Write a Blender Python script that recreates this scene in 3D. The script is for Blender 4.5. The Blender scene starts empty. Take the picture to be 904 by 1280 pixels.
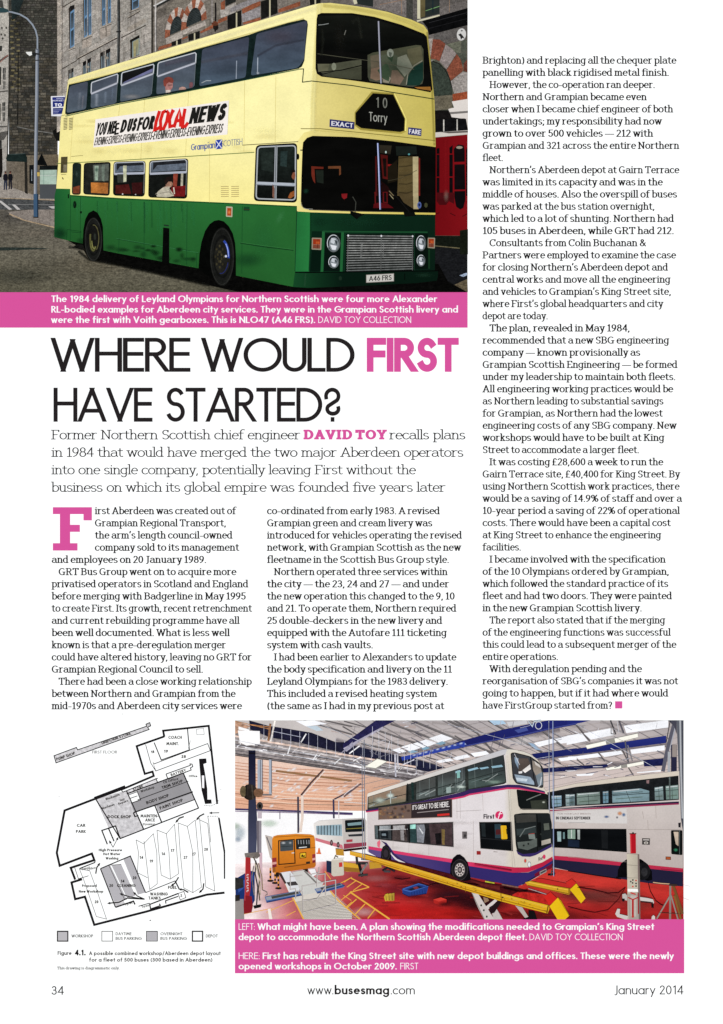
EXPO = 0.24
import bpy, math, random
from math import cos, sin, pi, radians
random.seed(7)
S = 0.21 / 904.0            # one page pixel in metres: the page is a real 210 mm magazine page
DZ = 0.5e-6                 # thickness of one printed layer
ZP = 0.004                  # height of the paper above the table
COL = bpy.context.scene.collection
K_PAPER = 0.80              # reflectance of bare paper

def lin(c):
    c = c / 255.0
    return c / 12.92 if c <= 0.04045 else ((c + 0.055) / 1.055) ** 2.4

def hexc(h):
    return (int(h[0:2], 16), int(h[2:4], 16), int(h[4:6], 16))

def C(c):
    return hexc(c) if isinstance(c, str) else c

def mixc(a, b, t):
    t = max(0.0, min(1.0, t))
    a = tuple(a) + ((1.0,) if len(a) == 3 else ()); b = tuple(b) + ((1.0,) if len(b) == 3 else ())
    return tuple(a[i] + (b[i] - a[i]) * t for i in range(4))

# ------------------------------------------------------------------ materials
MATS = {}
def ink(kind='flat'):
    """printed ink on paper: colour attribute, a little printed grain, alpha"""
    if kind in MATS: return MATS[kind]
    P = {  # name: list of (scale per pixel size, stretch x/y, amount)
        'flat': [],
        'photo': [(2.2, 1, .10)],
        'paint': [(2.0, 1, .05), (30, 1, .06)],
        'stone': [(1.4, 1, .42), (4.0, 1, .26), (22, 1, .2)],
        'asphalt': [(1.5, 1.6, .50), (3.2, 2.2, .40), (30, 3, .22)],
        'dark': [(2.0, 1, .25), (7, 1, .35)],
        'glass': [(2.4, 1, .10), (14, 2.5, .28)],
        'paper': [(1.2, 1, .006), (90, 1, .006)],
        'busy': [(2.0, 2.2, .35), (6, 1, .35)],
        'floor': [(2.0, 1, .10), (12, 3, .22), (45, 2, .20)],
        'cloth': [(1.4, 1, .15), (4, 1, .25)],
    }[kind]
    m = bpy.data.materials.new('print_' + kind); m.use_nodes = True
    nt = m.node_tree; nt.nodes.clear(); N = nt.nodes.new; Lk = nt.links.new
    out = N('ShaderNodeOutputMaterial'); bs = N('ShaderNodeBsdfPrincipled')
    bs.inputs['Roughness'].default_value = 0.55
    bs.inputs['Specular IOR Level'].default_value = 0.0
    at = N('ShaderNodeAttribute'); at.attribute_name = 'Col'
    col = at.outputs['Color']
    tc = N('ShaderNodeTexCoord')
    for (sz, st, amt) in P:
        mp = N('ShaderNodeMapping'); Lk(tc.outputs['Object'], mp.inputs['Vector'])
        k = 1.0 / (sz * S)
        mp.inputs['Scale'].default_value = (k / st, k, k)
        nz = N('ShaderNodeTexNoise'); nz.inputs['Scale'].default_value = 1.0
        nz.inputs['Detail'].default_value = 2.0
        Lk(mp.outputs['Vector'], nz.inputs['Vector'])
        mr = N('ShaderNodeMapRange')
        mr.inputs['From Min'].default_value = 0.25; mr.inputs['From Max'].default_value = 0.75
        mr.inputs['To Min'].default_value = 1 - amt; mr.inputs['To Max'].default_value = 1 + amt
        Lk(nz.outputs['Fac'], mr.inputs['Value'])
        vm = N('ShaderNodeVectorMath'); vm.operation = 'SCALE'
        Lk(col, vm.inputs[0]); Lk(mr.outputs['Result'], vm.inputs['Scale'])
        col = vm.outputs['Vector']
    Lk(col, bs.inputs['Base Color'])
    if kind == 'paper':
        Lk(bs.outputs[0], out.inputs['Surface'])
    else:
        tr = N('ShaderNodeBsdfTransparent'); mx = N('ShaderNodeMixShader')
        Lk(at.outputs['Alpha'], mx.inputs[0]); Lk(tr.outputs[0], mx.inputs[1]); Lk(bs.outputs[0], mx.inputs[2])
        Lk(mx.outputs[0], out.inputs['Surface'])
    MATS[kind] = m
    return m

# ------------------------------------------------------------------ scene bookkeeping
LV = [10]
def lv(n=1):
    LV[0] += n; return LV[0]
THINGS = []

class Part:
    def __init__(s, name, mat='photo', label=None, stuff=False):
        s.name = name; s.mat = mat; s.label = label; s.stuff = stuff
        s.v = []; s.f = []; s.c = []; s.kids = []
    def sub(s, name, mat=None, label=None):
        p = Part(name, mat or s.mat, label); s.kids.append(p); return p
    # raw face: pts in page pixels, cols one per point or a single colour
    def face(s, pts, cols, z=None):
        z = LV[0] if z is None else z
        n = len(s.v); k = len(pts)
        if k < 3: return
        for i, p in enumerate(pts):
            s.v.append((p[0], p[1], z))
            c = cols[i] if isinstance(cols, list) else cols
            a = c[3] if len(c) > 3 else 1.0
            s.c.append((lin(c[0]) * K_PAPER, lin(c[1]) * K_PAPER, lin(c[2]) * K_PAPER, a))
        # keep every face turned up (page y runs down)
        ar = 0.0
        for i in range(k):
            a, b = pts[i], pts[(i + 1) % k]; ar += a[0] * b[1] - b[0] * a[1]
        idx = list(range(n, n + k))
        if ar > 0: idx.reverse()
        if abs(ar) > 1e-6: s.f.append(idx)
    def poly(s, pts, col, clip=None, cell=None, up=1):
        """filled outline; col a colour or a function of the pixel position"""
        lv(up)
        pts = [tuple(p) for p in pts]
        if clip: pts = clip_rect(pts, *clip)
        if len(pts) < 3: return s
        if not callable(col):
            s.face(pts, C(col)); return s
        x0 = min(p[0] for p in pts); x1 = max(p[0] for p in pts)
        y0 = min(p[1] for p in pts); y1 = max(p[1] for p in pts)
        cell = cell or max(2.0, max(x1 - x0, y1 - y0) / 14.0)
        nx = max(1, int(math.ceil((x1 - x0) / cell))); ny = max(1, int(math.ceil((y1 - y0) / cell)))
        for i in range(nx):
            xa = x0 + (x1 - x0) * i / nx; xb = x0 + (x1 - x0) * (i + 1) / nx
            strip = clip_rect(pts, xa, -1e6, xb, 1e6)
            if len(strip) < 3: continue
            for j in range(ny):
                ya = y0 + (y1 - y0) * j / ny; yb = y0 + (y1 - y0) * (j + 1) / ny
                q = clip_rect(strip, -1e6, ya, 1e6, yb)
                if len(q) >= 3: s.face(q, [C(col(p[0], p[1])) for p in q])
        return s
    def line(s, pts, w, col, closed=False, clip=None, up=1, w2=None):
        lv(up)
        for q in ribbon(pts, w, w2, closed):
            if clip: q = clip_rect(q, *clip)
            if len(q) >= 3: s.face(q, C(col))
        return s
    def soft(s, pts, w, col, a=1.0, clip=None):
        """line with feathered edges"""
        lv(); c = C(col)[:3]
        ca = tuple(c) + (a,); cb = tuple(c) + (0.0,)
        P_ = offs(pts, w / 2); M_ = pts; N_ = offs(pts, -w / 2)
        for i in range(len(pts) - 1):
            s.face([P_[i], P_[i + 1], M_[i + 1], M_[i]], [cb, cb, ca, ca])
            s.face([M_[i], M_[i + 1], N_[i + 1], N_[i]], [ca, ca, cb, cb])
        return s
    def glow(s, cx, cy, rx, ry, col, a=1.0, rot=0, core=0.0, n=20, clip=None):
        """soft round patch"""
        lv(); c = C(col)[:3]; cr, sr = cos(rot), sin(rot)
        def P(r, t):
            x = rx * r * cos(t); y = ry * r * sin(t)
            q = (cx + x * cr - y * sr, cy + x * sr + y * cr)
            if clip: q = (min(max(q[0], clip[0]), clip[2]), min(max(q[1], clip[1]), clip[3]))
            return q
        rs = [core, core + (1 - core) * .35, core + (1 - core) * .7, 1.0]; al = [a, a * .72, a * .22, 0]
        for i in range(n):
            t0 = 2 * pi * i / n; t1 = 2 * pi * (i + 1) / n
            if core > 0: s.face([P(0, 0), P(core, t0), P(core, t1)], tuple(c) + (a,))
            for k in range(3):
                A_ = tuple(c) + (al[k],); B_ = tuple(c) + (al[k + 1],)
                if rs[k] == 0: s.face([P(0, 0), P(rs[1], t0), P(rs[1], t1)], [A_, B_, B_])
                else: s.face([P(rs[k], t0), P(rs[k + 1], t0), P(rs[k + 1], t1), P(rs[k], t1)], [A_, B_, B_, A_])
        return s
    def rr(s, q, r, col, **k):
        """quadrilateral with rounded corners; r in pixels"""
        return s.poly(roundq(q, r), col, **k)
    def rrline(s, q, r, w, col, **k):
        return s.line(roundq(q, r), w, col, closed=True, **k)
    def ell(s, cx, cy, rx, ry, col, rot=0, n=24, **k):
        return s.poly(ellipse(cx, cy, rx, ry, rot, n), col, **k)

def ellipse(cx, cy, rx, ry, rot=0, n=24, a0=0, a1=360):
    cr, sr = cos(rot), sin(rot); o = []
    full = abs(a1 - a0) >= 360
    for i in range(n if full else n + 1):
        t = radians(a0 + (a1 - a0) * i / n)
        x, y = rx * cos(t), ry * sin(t); o.append((cx + x * cr - y * sr, cy + x * sr + y * cr))
    return o

def clip_rect(pts, x0, y0, x1, y1):
    def cl(P, f, g):
        o = []
        for i in range(len(P)):
            a, b = P[i - 1], P[i]; fa, fb = f(a), f(b)
            if (fa >= 0) != (fb >= 0):
                t = fa / (fa - fb); o.append((a[0] + (b[0] - a[0]) * t, a[1] + (b[1] - a[1]) * t))
            if fb >= 0: o.append(b)
        return o
    for f in (lambda p: p[0] - x0, lambda p: x1 - p[0], lambda p: p[1] - y0, lambda p: y1 - p[1]):
        pts = cl(pts, f, None)
        if len(pts) < 3: return []
    return pts

def offs(pts, d, dy=None, closed=False):
    """offset a polyline by d with mitred joins; dy: pen height if it differs"""
    dy = d if dy is None else dy
    n = len(pts); o = []
    for i in range(n):
        a = pts[i - 1] if (i > 0 or closed) else None; b = pts[i]; c = pts[(i + 1) % n] if (i < n - 1 or closed) else None
        ns = []
        for p, q in ((a, b), (b, c)):
            if p is None or q is None: continue
            L_ = math.hypot(q[0] - p[0], q[1] - p[1])
            if L_ < 1e-9: continue
            ns.append((-(q[1] - p[1]) / L_, (q[0] - p[0]) / L_))
        if not ns: o.append(b); continue
        nx = sum(v[0] for v in ns) / len(ns); ny = sum(v[1] for v in ns) / len(ns)
        l2 = nx * nx + ny * ny
        k = 1.0 / max(l2, 0.22)
        o.append((b[0] + nx * k * d, b[1] + ny * k * dy))
    return o

def ribbon(pts, w, w2=None, closed=False):
    w2 = w if w2 is None else w2
    A_ = offs(pts, w / 2, w2 / 2, closed); B_ = offs(pts, -w / 2, -w2 / 2, closed)
    n = len(pts); o = []
    for i in range(n if closed else n - 1):
        j = (i + 1) % n
        o.append([A_[i], A_[j], B_[j], B_[i]])
    return o

def roundq(q, r, n=5):
    o = []; m = len(q)
    rs = r if isinstance(r, (list, tuple)) else [r] * m
    for i in range(m):
        a, b, c = q[i - 1], q[i], q[(i + 1) % m]; r_ = rs[i]
        la = math.hypot(a[0] - b[0], a[1] - b[1]); lc = math.hypot(c[0] - b[0], c[1] - b[1])
        ra = min(r_, la * .45) / max(la, 1e-9); rc = min(r_, lc * .45) / max(lc, 1e-9)
        p0 = (b[0] + (a[0] - b[0]) * ra, b[1] + (a[1] - b[1]) * ra); p1 = (b[0] + (c[0] - b[0]) * rc, b[1] + (c[1] - b[1]) * rc)
        if r_ <= 0: o.append(b); continue
        for k in range(n + 1):
            t = k / n
            o.append(((1 - t) ** 2 * p0[0] + 2 * t * (1 - t) * b[0] + t * t * p1[0], (1 - t) ** 2 * p0[1] + 2 * t * (1 - t) * b[1] + t * t * p1[1]))
    return o

class Homo:
    """unit square -> quadrilateral; corners at (0,0) (1,0) (1,1) (0,1)"""
    def __init__(s, p0, p1, p2, p3):
        (x0, y0), (x1, y1), (x2, y2), (x3, y3) = p0, p1, p2, p3
        dx1, dx2, dx3 = x1 - x2, x3 - x2, x0 - x1 + x2 - x3
        dy1, dy2, dy3 = y1 - y2, y3 - y2, y0 - y1 + y2 - y3
        det = dx1 * dy2 - dx2 * dy1
        g = (dx3 * dy2 - dx2 * dy3) / det; h = (dx1 * dy3 - dx3 * dy1) / det
        s.m = (x1 - x0 + g * x1, x3 - x0 + h * x3, x0, y1 - y0 + g * y1, y3 - y0 + h * y3, y0, g, h)
    def __call__(s, u, v):
        a, b, c, d, e, f, g, h = s.m; w = g * u + h * v + 1
        return ((a * u + b * v + c) / w, (d * u + e * v + f) / w)
    def q(s, u0, v0, u1, v1):
        return [s(u0, v0), s(u1, v0), s(u1, v1), s(u0, v1)]
    def pts(s, l):
        return [s(*p) for p in l]

class Thing:
    def __init__(s, name, label, cat, group=None, kind=None, mat='photo'):
        s.name, s.label, s.cat, s.group, s.kind = name, label, cat, group, kind
        s.parts = []; s.base = Part(name, mat); THINGS.append(s)
    def part(s, name, mat=None, label=None):
        p = Part(name, mat or s.base.mat, label); s.parts.append(p); return p

def allv(p):
    o = list(p.v)
    for k in p.kids: o += allv(k)
    return o

def build_part(p, ox, oy, parent):
    me = bpy.data.meshes.new(p.name)
    if not p.v:
        if not p.kids: return None
        raise RuntimeError('empty part with children ' + p.name)
    me.from_pydata([((x - ox) * S, (oy - y) * S, z * DZ) for (x, y, z) in p.v], [], p.f)
    at = me.color_attributes.new('Col', 'FLOAT_COLOR', 'POINT')
    at.data.foreach_set('color', [t for c in p.c for t in c])
    me.materials.append(ink(p.mat))
    o = bpy.data.objects.new(p.name, me); COL.objects.link(o)
    if parent: o.parent = parent
    if p.label: o['label'] = p.label
    if p.stuff: o['kind'] = 'stuff'
    for k in p.kids: build_part(k, ox, oy, o)
    return o

def build_all():
    for t in THINGS:
        vs = []
        for p in [t.base] + t.parts: vs += allv(p)
        if not vs: continue
        ox = (min(v[0] for v in vs) + max(v[0] for v in vs)) / 2; oy = max(v[1] for v in vs)
        loc = ((ox - 452) * S, (640 - oy) * S, ZP)
        if not t.parts:
            o = build_part(t.base, ox, oy, None)
        else:
            if t.base.v: t.parts.insert(0, t.base)
            o = bpy.data.objects.new(t.name, None); COL.objects.link(o); o.empty_display_size = 0.005
            for p in t.parts: build_part(p, ox, oy, o)
        o.location = loc
        if t.label: o['label'] = t.label
        if t.cat: o['category'] = t.cat
        if t.group: o['group'] = t.group
        if t.kind: o['kind'] = t.kind
# ------------------------------------------------------------------ lettering drawn with a broad pen
# glyph: (width, "strokes"); M move, L line, A cx,cy,rx,ry,a0,a1 arc, s x0,x1,y slab serif; cap height 1, x height .7
SERIF = {
'a': (.54, "A.25,.5,.2,.2,155,0 L.46,.12 L.54,.0;M.46,.42 L.24,.42 A.23,.21,.2,.21,90,270 L.28,0 L.46,.13"),
'b': (.54, "M.1,1.07 L.1,0;s0,.1,1.07;A.3,.35,.24,.35,148,-148"),
'c': (.48, "A.27,.35,.25,.35,42,318"),
'd': (.56, "M.44,1.07 L.44,0;s.34,.44,1.07;s.44,.55,0;A.26,.35,.25,.35,32,328"),
'e': (.5, "M.03,.38 L.49,.38 A.27,.38,.22,.32,0,180 A.27,.33,.24,.33,180,312"),
'f': (.36, "M.14,0 L.14,.85 A.33,.85,.19,.22,180,55;s0,.33,.7;s.03,.27,0"),
'g': (.55, "A.26,.36,.25,.34,32,328;M.44,.7 L.44,-.08 A.24,-.08,.2,.22,0,-155;s.44,.55,.7"),
'h': (.57, "M.1,1.07 L.1,0;s0,.1,1.07;s0,.2,0;A.29,.44,.18,.26,160,0 L.47,0;s.37,.57,0"),
'i': (.2, "M.1,.7 L.1,0;s0,.1,.7;s0,.2,0;M.1,.92 L.1,.96"),
'j': (.2, "M.12,.7 L.12,-.1 A-.02,-.1,.14,.2,0,-100;s.02,.12,.7;M.12,.92 L.12,.96"),
'k': (.54, "M.1,1.07 L.1,0;s0,.1,1.07;s0,.2,0;M.42,.7 L.12,.3;M.22,.42 L.46,0;s.32,.5,.7;s.37,.55,0"),
'l': (.2, "M.1,1.07 L.1,0;s0,.1,1.07;s0,.2,0"),
'm': (.87, "M.1,.7 L.1,0;s0,.1,.7;s0,.2,0;A.27,.44,.16,.26,160,0 L.43,0;s.35,.52,0;A.6,.44,.17,.26,160,0 L.77,0;s.69,.87,0"),
'n': (.57, "M.1,.7 L.1,0;s0,.1,.7;s0,.2,0;A.29,.44,.18,.26,160,0 L.47,0;s.37,.57,0"),
'o': (.54, "A.27,.35,.25,.35,90,450"),
'p': (.55, "M.1,.7 L.1,-.3;s0,.1,.7;s0,.22,-.3;A.3,.35,.24,.35,148,-148"),
'q': (.54, "M.44,.7 L.44,-.3;s.33,.55,-.3;A.26,.35,.25,.35,32,328"),
'r': (.42, "M.1,.7 L.1,0;s0,.1,.7;s0,.24,0;A.33,.4,.23,.3,175,68"),
's': (.43, "A.21,.525,.17,.175,35,270 A.21,.175,.19,.175,90,-148"),
't': (.36, "M.14,.9 L.14,.2 A.28,.2,.14,.2,180,305;s0,.33,.7"),
'u': (.57, "s0,.1,.7;M.1,.7 L.1,.24 A.28,.24,.18,.24,180,345;M.46,.7 L.46,0;s.36,.46,.7;s.46,.57,0"),
'v': (.52, "M.06,.7 L.26,0 L.46,.7;s-.02,.16,.7;s.36,.54,.7"),
'w': (.8, "M.06,.7 L.23,0 L.4,.7 L.57,0 L.74,.7;s-.02,.16,.7;s.64,.82,.7"),
'x': (.52, "M.06,.7 L.46,0;M.46,.7 L.06,0;s-.02,.16,.7;s.36,.53,.7;s-.02,.16,0;s.36,.54,0"),
'y': (.52, "M.06,.7 L.27,.02;M.47,.7 L.25,-.16 L.13,-.3 L.04,-.28;s-.02,.16,.7;s.38,.55,.7"),
'z': (.46, "M.04,.7 L.42,.7 L.04,0 L.44,0"),
'A': (.76, "M.07,0 L.38,1 L.69,0;M.18,.33 L.58,.33;s-.02,.19,0;s.57,.78,0"),
'B': (.66, "M.12,0 L.12,1;s0,.34,1;s0,.36,0;M.12,.53 L.34,.53;M.34,1 A.34,.765,.22,.235,90,-90;A.34,.265,.27,.265,90,-90"),
'C': (.7, "A.38,.5,.35,.5,45,315;M.64,.98 L.64,.76"),
'D': (.74, "M.12,0 L.12,1;s0,.34,1;s0,.34,0;A.34,.5,.35,.5,90,-90"),
'E': (.62, "M.12,0 L.12,1;s0,.56,1;s0,.58,0;s.12,.44,.53;M.56,1 L.56,.84;M.58,0 L.58,.18"),
'F': (.6, "M.12,0 L.12,1;s0,.56,1;s0,.26,0;s.12,.42,.5;M.56,1 L.56,.84"),
'G': (.76, "A.38,.5,.35,.5,48,300;M.62,.42 L.62,.02;s.48,.74,.44"),
'H': (.78, "M.12,0 L.12,1;M.64,0 L.64,1;M.12,.52 L.64,.52;s0,.25,1;s0,.25,0;s.52,.77,1;s.52,.77,0"),
'I': (.26, "M.13,0 L.13,1;s0,.26,1;s0,.26,0"),
'J': (.4, "M.26,1 L.26,.1 A.12,.1,.14,.22,0,-100;s.12,.4,1"),
'K': (.72, "M.12,0 L.12,1;s0,.25,1;s0,.25,0;M.58,1 L.14,.45;M.28,.6 L.62,0;s.48,.7,1;s.5,.74,0"),
'L': (.58, "M.12,0 L.12,1;s0,.26,1;s0,.54,0;M.54,0 L.54,.2"),
'M': (.9, "M.12,0 L.12,1 L.45,.12 L.78,1 L.78,0;s0,.12,1;s.78,.9,1;s0,.24,0;s.65,.9,0"),
'N': (.78, "M.12,0 L.12,1 L.64,.02 L.64,1;s0,.12,1;s0,.24,0;s.52,.77,1"),
'O': (.78, "A.39,.5,.36,.5,90,450"),
'P': (.64, "M.12,0 L.12,1;s0,.34,1;s0,.26,0;M.12,.46 L.34,.46;A.34,.73,.25,.27,90,-90"),
'R': (.7, "M.12,0 L.12,1;s0,.34,1;s0,.26,0;M.12,.5 L.34,.5;A.34,.75,.24,.25,90,-90;M.36,.5 L.6,0;s.55,.72,0"),
'S': (.56, "A.28,.75,.21,.25,30,270 A.28,.25,.24,.25,90,-150;M.48,.98 L.48,.8"),
'T': (.66, "M.33,0 L.33,1;s.02,.64,1;s.2,.46,0;M.02,1 L.02,.82;M.64,1 L.64,.82"),
'U': (.74, "M.12,1 L.12,.3 A.37,.3,.25,.3,180,360 L.62,1;s0,.25,1;s.5,.74,1"),
'V': (.72, "M.06,1 L.36,0 L.66,1;s-.02,.2,1;s.54,.74,1"),
'W': (1.0, "M.06,1 L.28,0 L.5,1 L.72,0 L.94,1;s-.02,.2,1;s.82,1.02,1"),
'Y': (.7, "M.06,1 L.35,.45 L.64,1;M.35,.48 L.35,0;s-.02,.2,1;s.52,.72,1;s.22,.48,0"),
'0': (.52, "A.26,.5,.22,.5,90,450"),
'1': (.4, "M.08,.86 L.22,1 L.22,0;s.06,.38,0"),
'2': (.5, "A.25,.74,.2,.26,160,-30 L.04,0 L.46,0"),
'3': (.5, "A.23,.75,.19,.25,150,-80;M.18,.52 L.25,.52 A.23,.26,.22,.26,75,-150"),
'4': (.54, "M.4,0 L.4,1 L.04,.3 L.52,.3"),
'5': (.5, "M.44,1 L.1,1 L.08,.56 A.23,.31,.22,.31,115,-150"),
'6': (.52, "A.27,.3,.21,.3,0,360;M.06,.34 L.1,.62 L.22,.86 L.42,1"),
'7': (.48, "M.04,1 L.44,1 L.16,0"),
'8': (.52, "A.26,.76,.18,.24,90,450;A.26,.27,.22,.27,90,450"),
'9': (.52, "A.25,.7,.21,.3,0,360;M.46,.66 L.42,.38 L.3,.14 L.1,0"),
'.': (.14, "M.07,0 L.07,.03"), ',': (.16, "M.09,.04 L.03,-.16"), ';': (.16, "M.09,.04 L.03,-.16;M.08,.52 L.08,.55"),
':': (.14, "M.07,.0 L.07,.03;M.07,.52 L.07,.55"), '-': (.34, "M.04,.32 L.3,.32"), '—': (.98, "M0,.34 L.98,.34"),
"'": (.12, "M.07,1.05 L.03,.84"), '’': (.12, "M.07,1.05 L.03,.84"), '?': (.42, "A.2,.76,.17,.24,160,-30 L.2,.42 L.2,.28;M.2,0 L.2,.03"),
'(': (.28, "A.4,.42,.34,.68,130,230"), ')': (.28, "A-.12,.42,.34,.68,50,-50"),
'%': (.84, "A.2,.76,.16,.24,90,450;A.64,.24,.16,.24,90,450;M.66,1 L.18,0"),
'£': (.52, "A.3,.76,.17,.24,20,180 L.13,.12 L.04,0 L.48,0;M.04,.48 L.36,.48"),
'&': (.76, "M.7,0 L.16,.76 A.3,.8,.14,.2,190,-20 L.12,.4 A.28,.24,.22,.24,150,300 L.66,.5"),
'/': (.4, "M.02,-.1 L.38,1.05"), ' ': (.2, ""),
}
SANS = {
'a': (.56, "A.28,.35,.28,.35,0,360;M.56,.7 L.56,0"), 'b': (.56, "M0,1.1 L0,0;A.28,.35,.28,.35,0,360"),
'c': (.44, "A.28,.35,.28,.35,50,310"), 'd': (.56, "M.56,1.1 L.56,0;A.28,.35,.28,.35,0,360"),
'e': (.54, "M.54,.39 A.27,.36,.27,.34,8,305;M.04,.39 L.52,.39"), 'f': (.3, "M.1,0 L.1,.9 A.24,.9,.14,.18,180,70;M0,.7 L.28,.7"),
'g': (.56, "A.28,.35,.28,.35,0,360;M.56,.7 L.56,-.08 A.28,-.08,.28,.24,0,-150"), 'h': (.48, "M0,1.1 L0,0;M0,.4 A.24,.45,.24,.25,180,0 L.48,0"),
'i': (.0, "M0,.7 L0,0;M0,.96 L0,1.0"), 'j': (.0, "M0,.7 L0,-.3;M0,.96 L0,1.0"), 'k': (.46, "M0,1.1 L0,0;M.42,.7 L.02,.36;M.08,.4 L.46,0"),
'l': (.0, "M0,1.1 L0,0"), 'm': (.82, "M0,.7 L0,0;M0,.42 A.2,.5,.2,.2,180,0 L.4,0;M.4,.42 A.61,.5,.21,.2,180,0 L.82,0"),
'n': (.46, "M0,.7 L0,0;M0,.42 A.23,.47,.23,.23,180,0 L.46,0"), 'o': (.6, "A.3,.35,.3,.35,0,360"),
'p': (.56, "M0,.7 L0,-.3;A.28,.35,.28,.35,0,360"), 'q': (.56, "M.56,.7 L.56,-.3;A.28,.35,.28,.35,0,360"),
'r': (.26, "M0,.7 L0,0;M0,.42 A.2,.48,.2,.22,180,70"), 's': (.34, "A.17,.53,.15,.17,35,270 A.17,.18,.17,.18,90,-150"),
't': (.28, "M.14,.95 L.14,0;M0,.7 L.28,.7"), 'u': (.46, "M0,.7 L0,.24 A.23,.24,.23,.24,180,360 L.46,.7;M.46,.3 L.46,0"),
'v': (.46, "M0,.7 L.23,0 L.46,.7"), 'w': (.74, "M0,.7 L.19,0 L.37,.7 L.55,0 L.74,.7"), 'x': (.44, "M0,.7 L.44,0;M.44,.7 L0,0"),
'y': (.46, "M0,.7 L.23,.06;M.46,.7 L.1,-.3"), 'z': (.4, "M0,.7 L.4,.7 L0,0 L.4,0"),
'A': (.72, "M0,0 L.36,1 L.72,0;M.14,.3 L.58,.3"), 'B': (.5, "M0,0 L0,1;M0,1 L.22,1 A.24,.77,.2,.23,90,-90 L.02,.54;M.22,.54 A.24,.27,.26,.27,90,-90 L0,0"),
'C': (.68, "A.46,.5,.46,.5,58,302"), 'D': (.66, "M0,0 L0,1;M0,1 L.16,1 A.18,.5,.48,.5,90,-90 L0,0"), 'E': (.44, "M.44,0 L0,0 L0,1 L.44,1;M0,.53 L.42,.53"),
'F': (.42, "M0,0 L0,1 L.42,1;M0,.53 L.4,.53"), 'G': (.8, "A.46,.5,.46,.5,50,360 L.5,.48"), 'H': (.6, "M0,0 L0,1;M.6,0 L.6,1;M0,.54 L.6,.54"),
'I': (.0, "M0,0 L0,1"), 'J': (.26, "M.26,1 L.26,.1 A.1,.1,.16,.2,0,-110"), 'K': (.54, "M0,0 L0,1;M.5,1 L.02,.52;M.06,.54 L.54,0"),
'L': (.38, "M0,1 L0,0 L.38,0"), 'M': (.86, "M0,0 L.13,1 L.43,.2 L.73,1 L.86,0"), 'N': (.66, "M0,0 L0,1 L.66,0 L.66,1"),
'O': (.94, "A.47,.5,.47,.5,90,450"), 'P': (.46, "M0,0 L0,1;M0,1 L.18,1 A.2,.74,.25,.26,90,-90 L0,.48"),
'R': (.5, "M0,0 L0,1;M0,1 L.2,1 A.22,.76,.22,.24,90,-90 L.02,.52;M.2,.5 L.5,0"), 'S': (.46, "A.24,.76,.2,.24,32,270 A.24,.26,.22,.26,90,-155"),
'T': (.48, "M.24,0 L.24,1;M0,1 L.48,1"), 'U': (.54, "M0,1 L0,.28 A.27,.28,.27,.28,180,360 L.54,1"), 'V': (.68, "M0,1 L.34,0 L.68,1"),
'W': (1.02, "M0,1 L.26,0 L.51,.96 L.76,0 L1.02,1"), 'X': (.58, "M0,0 L.58,1;M0,1 L.58,0"), 'Y': (.62, "M0,1 L.31,.46 L.62,1;M.31,.46 L.31,0"), 'Z': (.56, "M0,1 L.56,1 L0,0 L.56,0"),
'0': (.48, "A.24,.5,.24,.5,90,450"), '1': (.3, "M.06,.86 L.24,1 L.24,0"), '2': (.46, "A.22,.76,.2,.24,170,-35 L0,0 L.46,0"),
'3': (.44, "A.21,.76,.18,.24,160,-80;M.14,.54 L.22,.54 A.21,.27,.22,.27,75,-160"), '4': (.54, "M.42,0 L.42,1 L0,.26 L.54,.26"),
'5': (.46, "M.42,1 L.12,1 L.06,.56 A.2,.32,.24,.32,125,-150"), '6': (.5, "A.25,.3,.25,.3,90,450;M.04,.42 L.32,1"),
'7': (.46, "M0,1 L.46,1 L.12,0"), '8': (.48, "A.24,.77,.19,.23,90,450;A.24,.27,.24,.27,90,450"), '9': (.5, "A.25,.7,.25,.3,90,450;M.46,.58 L.18,0"),
'.': (.0, "M0,0 L0,.03"), ',': (.08, "M.08,.06 L0,-.16"), ':': (.0, "M0,0 L0,.03;M0,.5 L0,.53"), '-': (.24, "M0,.34 L.24,.34"),
"'": (.06, "M.06,1.06 L0,.84"), '’': (.06, "M.06,1.06 L0,.84"), '?': (.42, "A.21,.76,.21,.24,180,-10 L.21,.5 A.3,.4,.2,.16,130,330;M.25,0 L.25,.02"),
'(': (.18, "A.44,.42,.42,.68,130,230"), ')': (.18, "A-.24,.42,.42,.68,50,-50"), '/': (.34, "M0,-.1 L.34,1.05"), '&': (.6, "M.6,0 L.1,.76 A.24,.8,.14,.2,190,-20 L.06,.4 A.22,.24,.22,.24,150,300 L.58,.45"), ' ': (.14, ""),
'£': (.48, "A.28,.76,.17,.24,20,180 L.11,.12 L0,0 L.46,0;M0,.48 L.34,.48"),
}
# the curling question mark of the headline
SANS['~'] = (.46, "A.23,.79,.21,.21,190,-45 L.16,.5 A.25,.36,.19,.16,140,375;M.24,0 L.24,.02")

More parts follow.
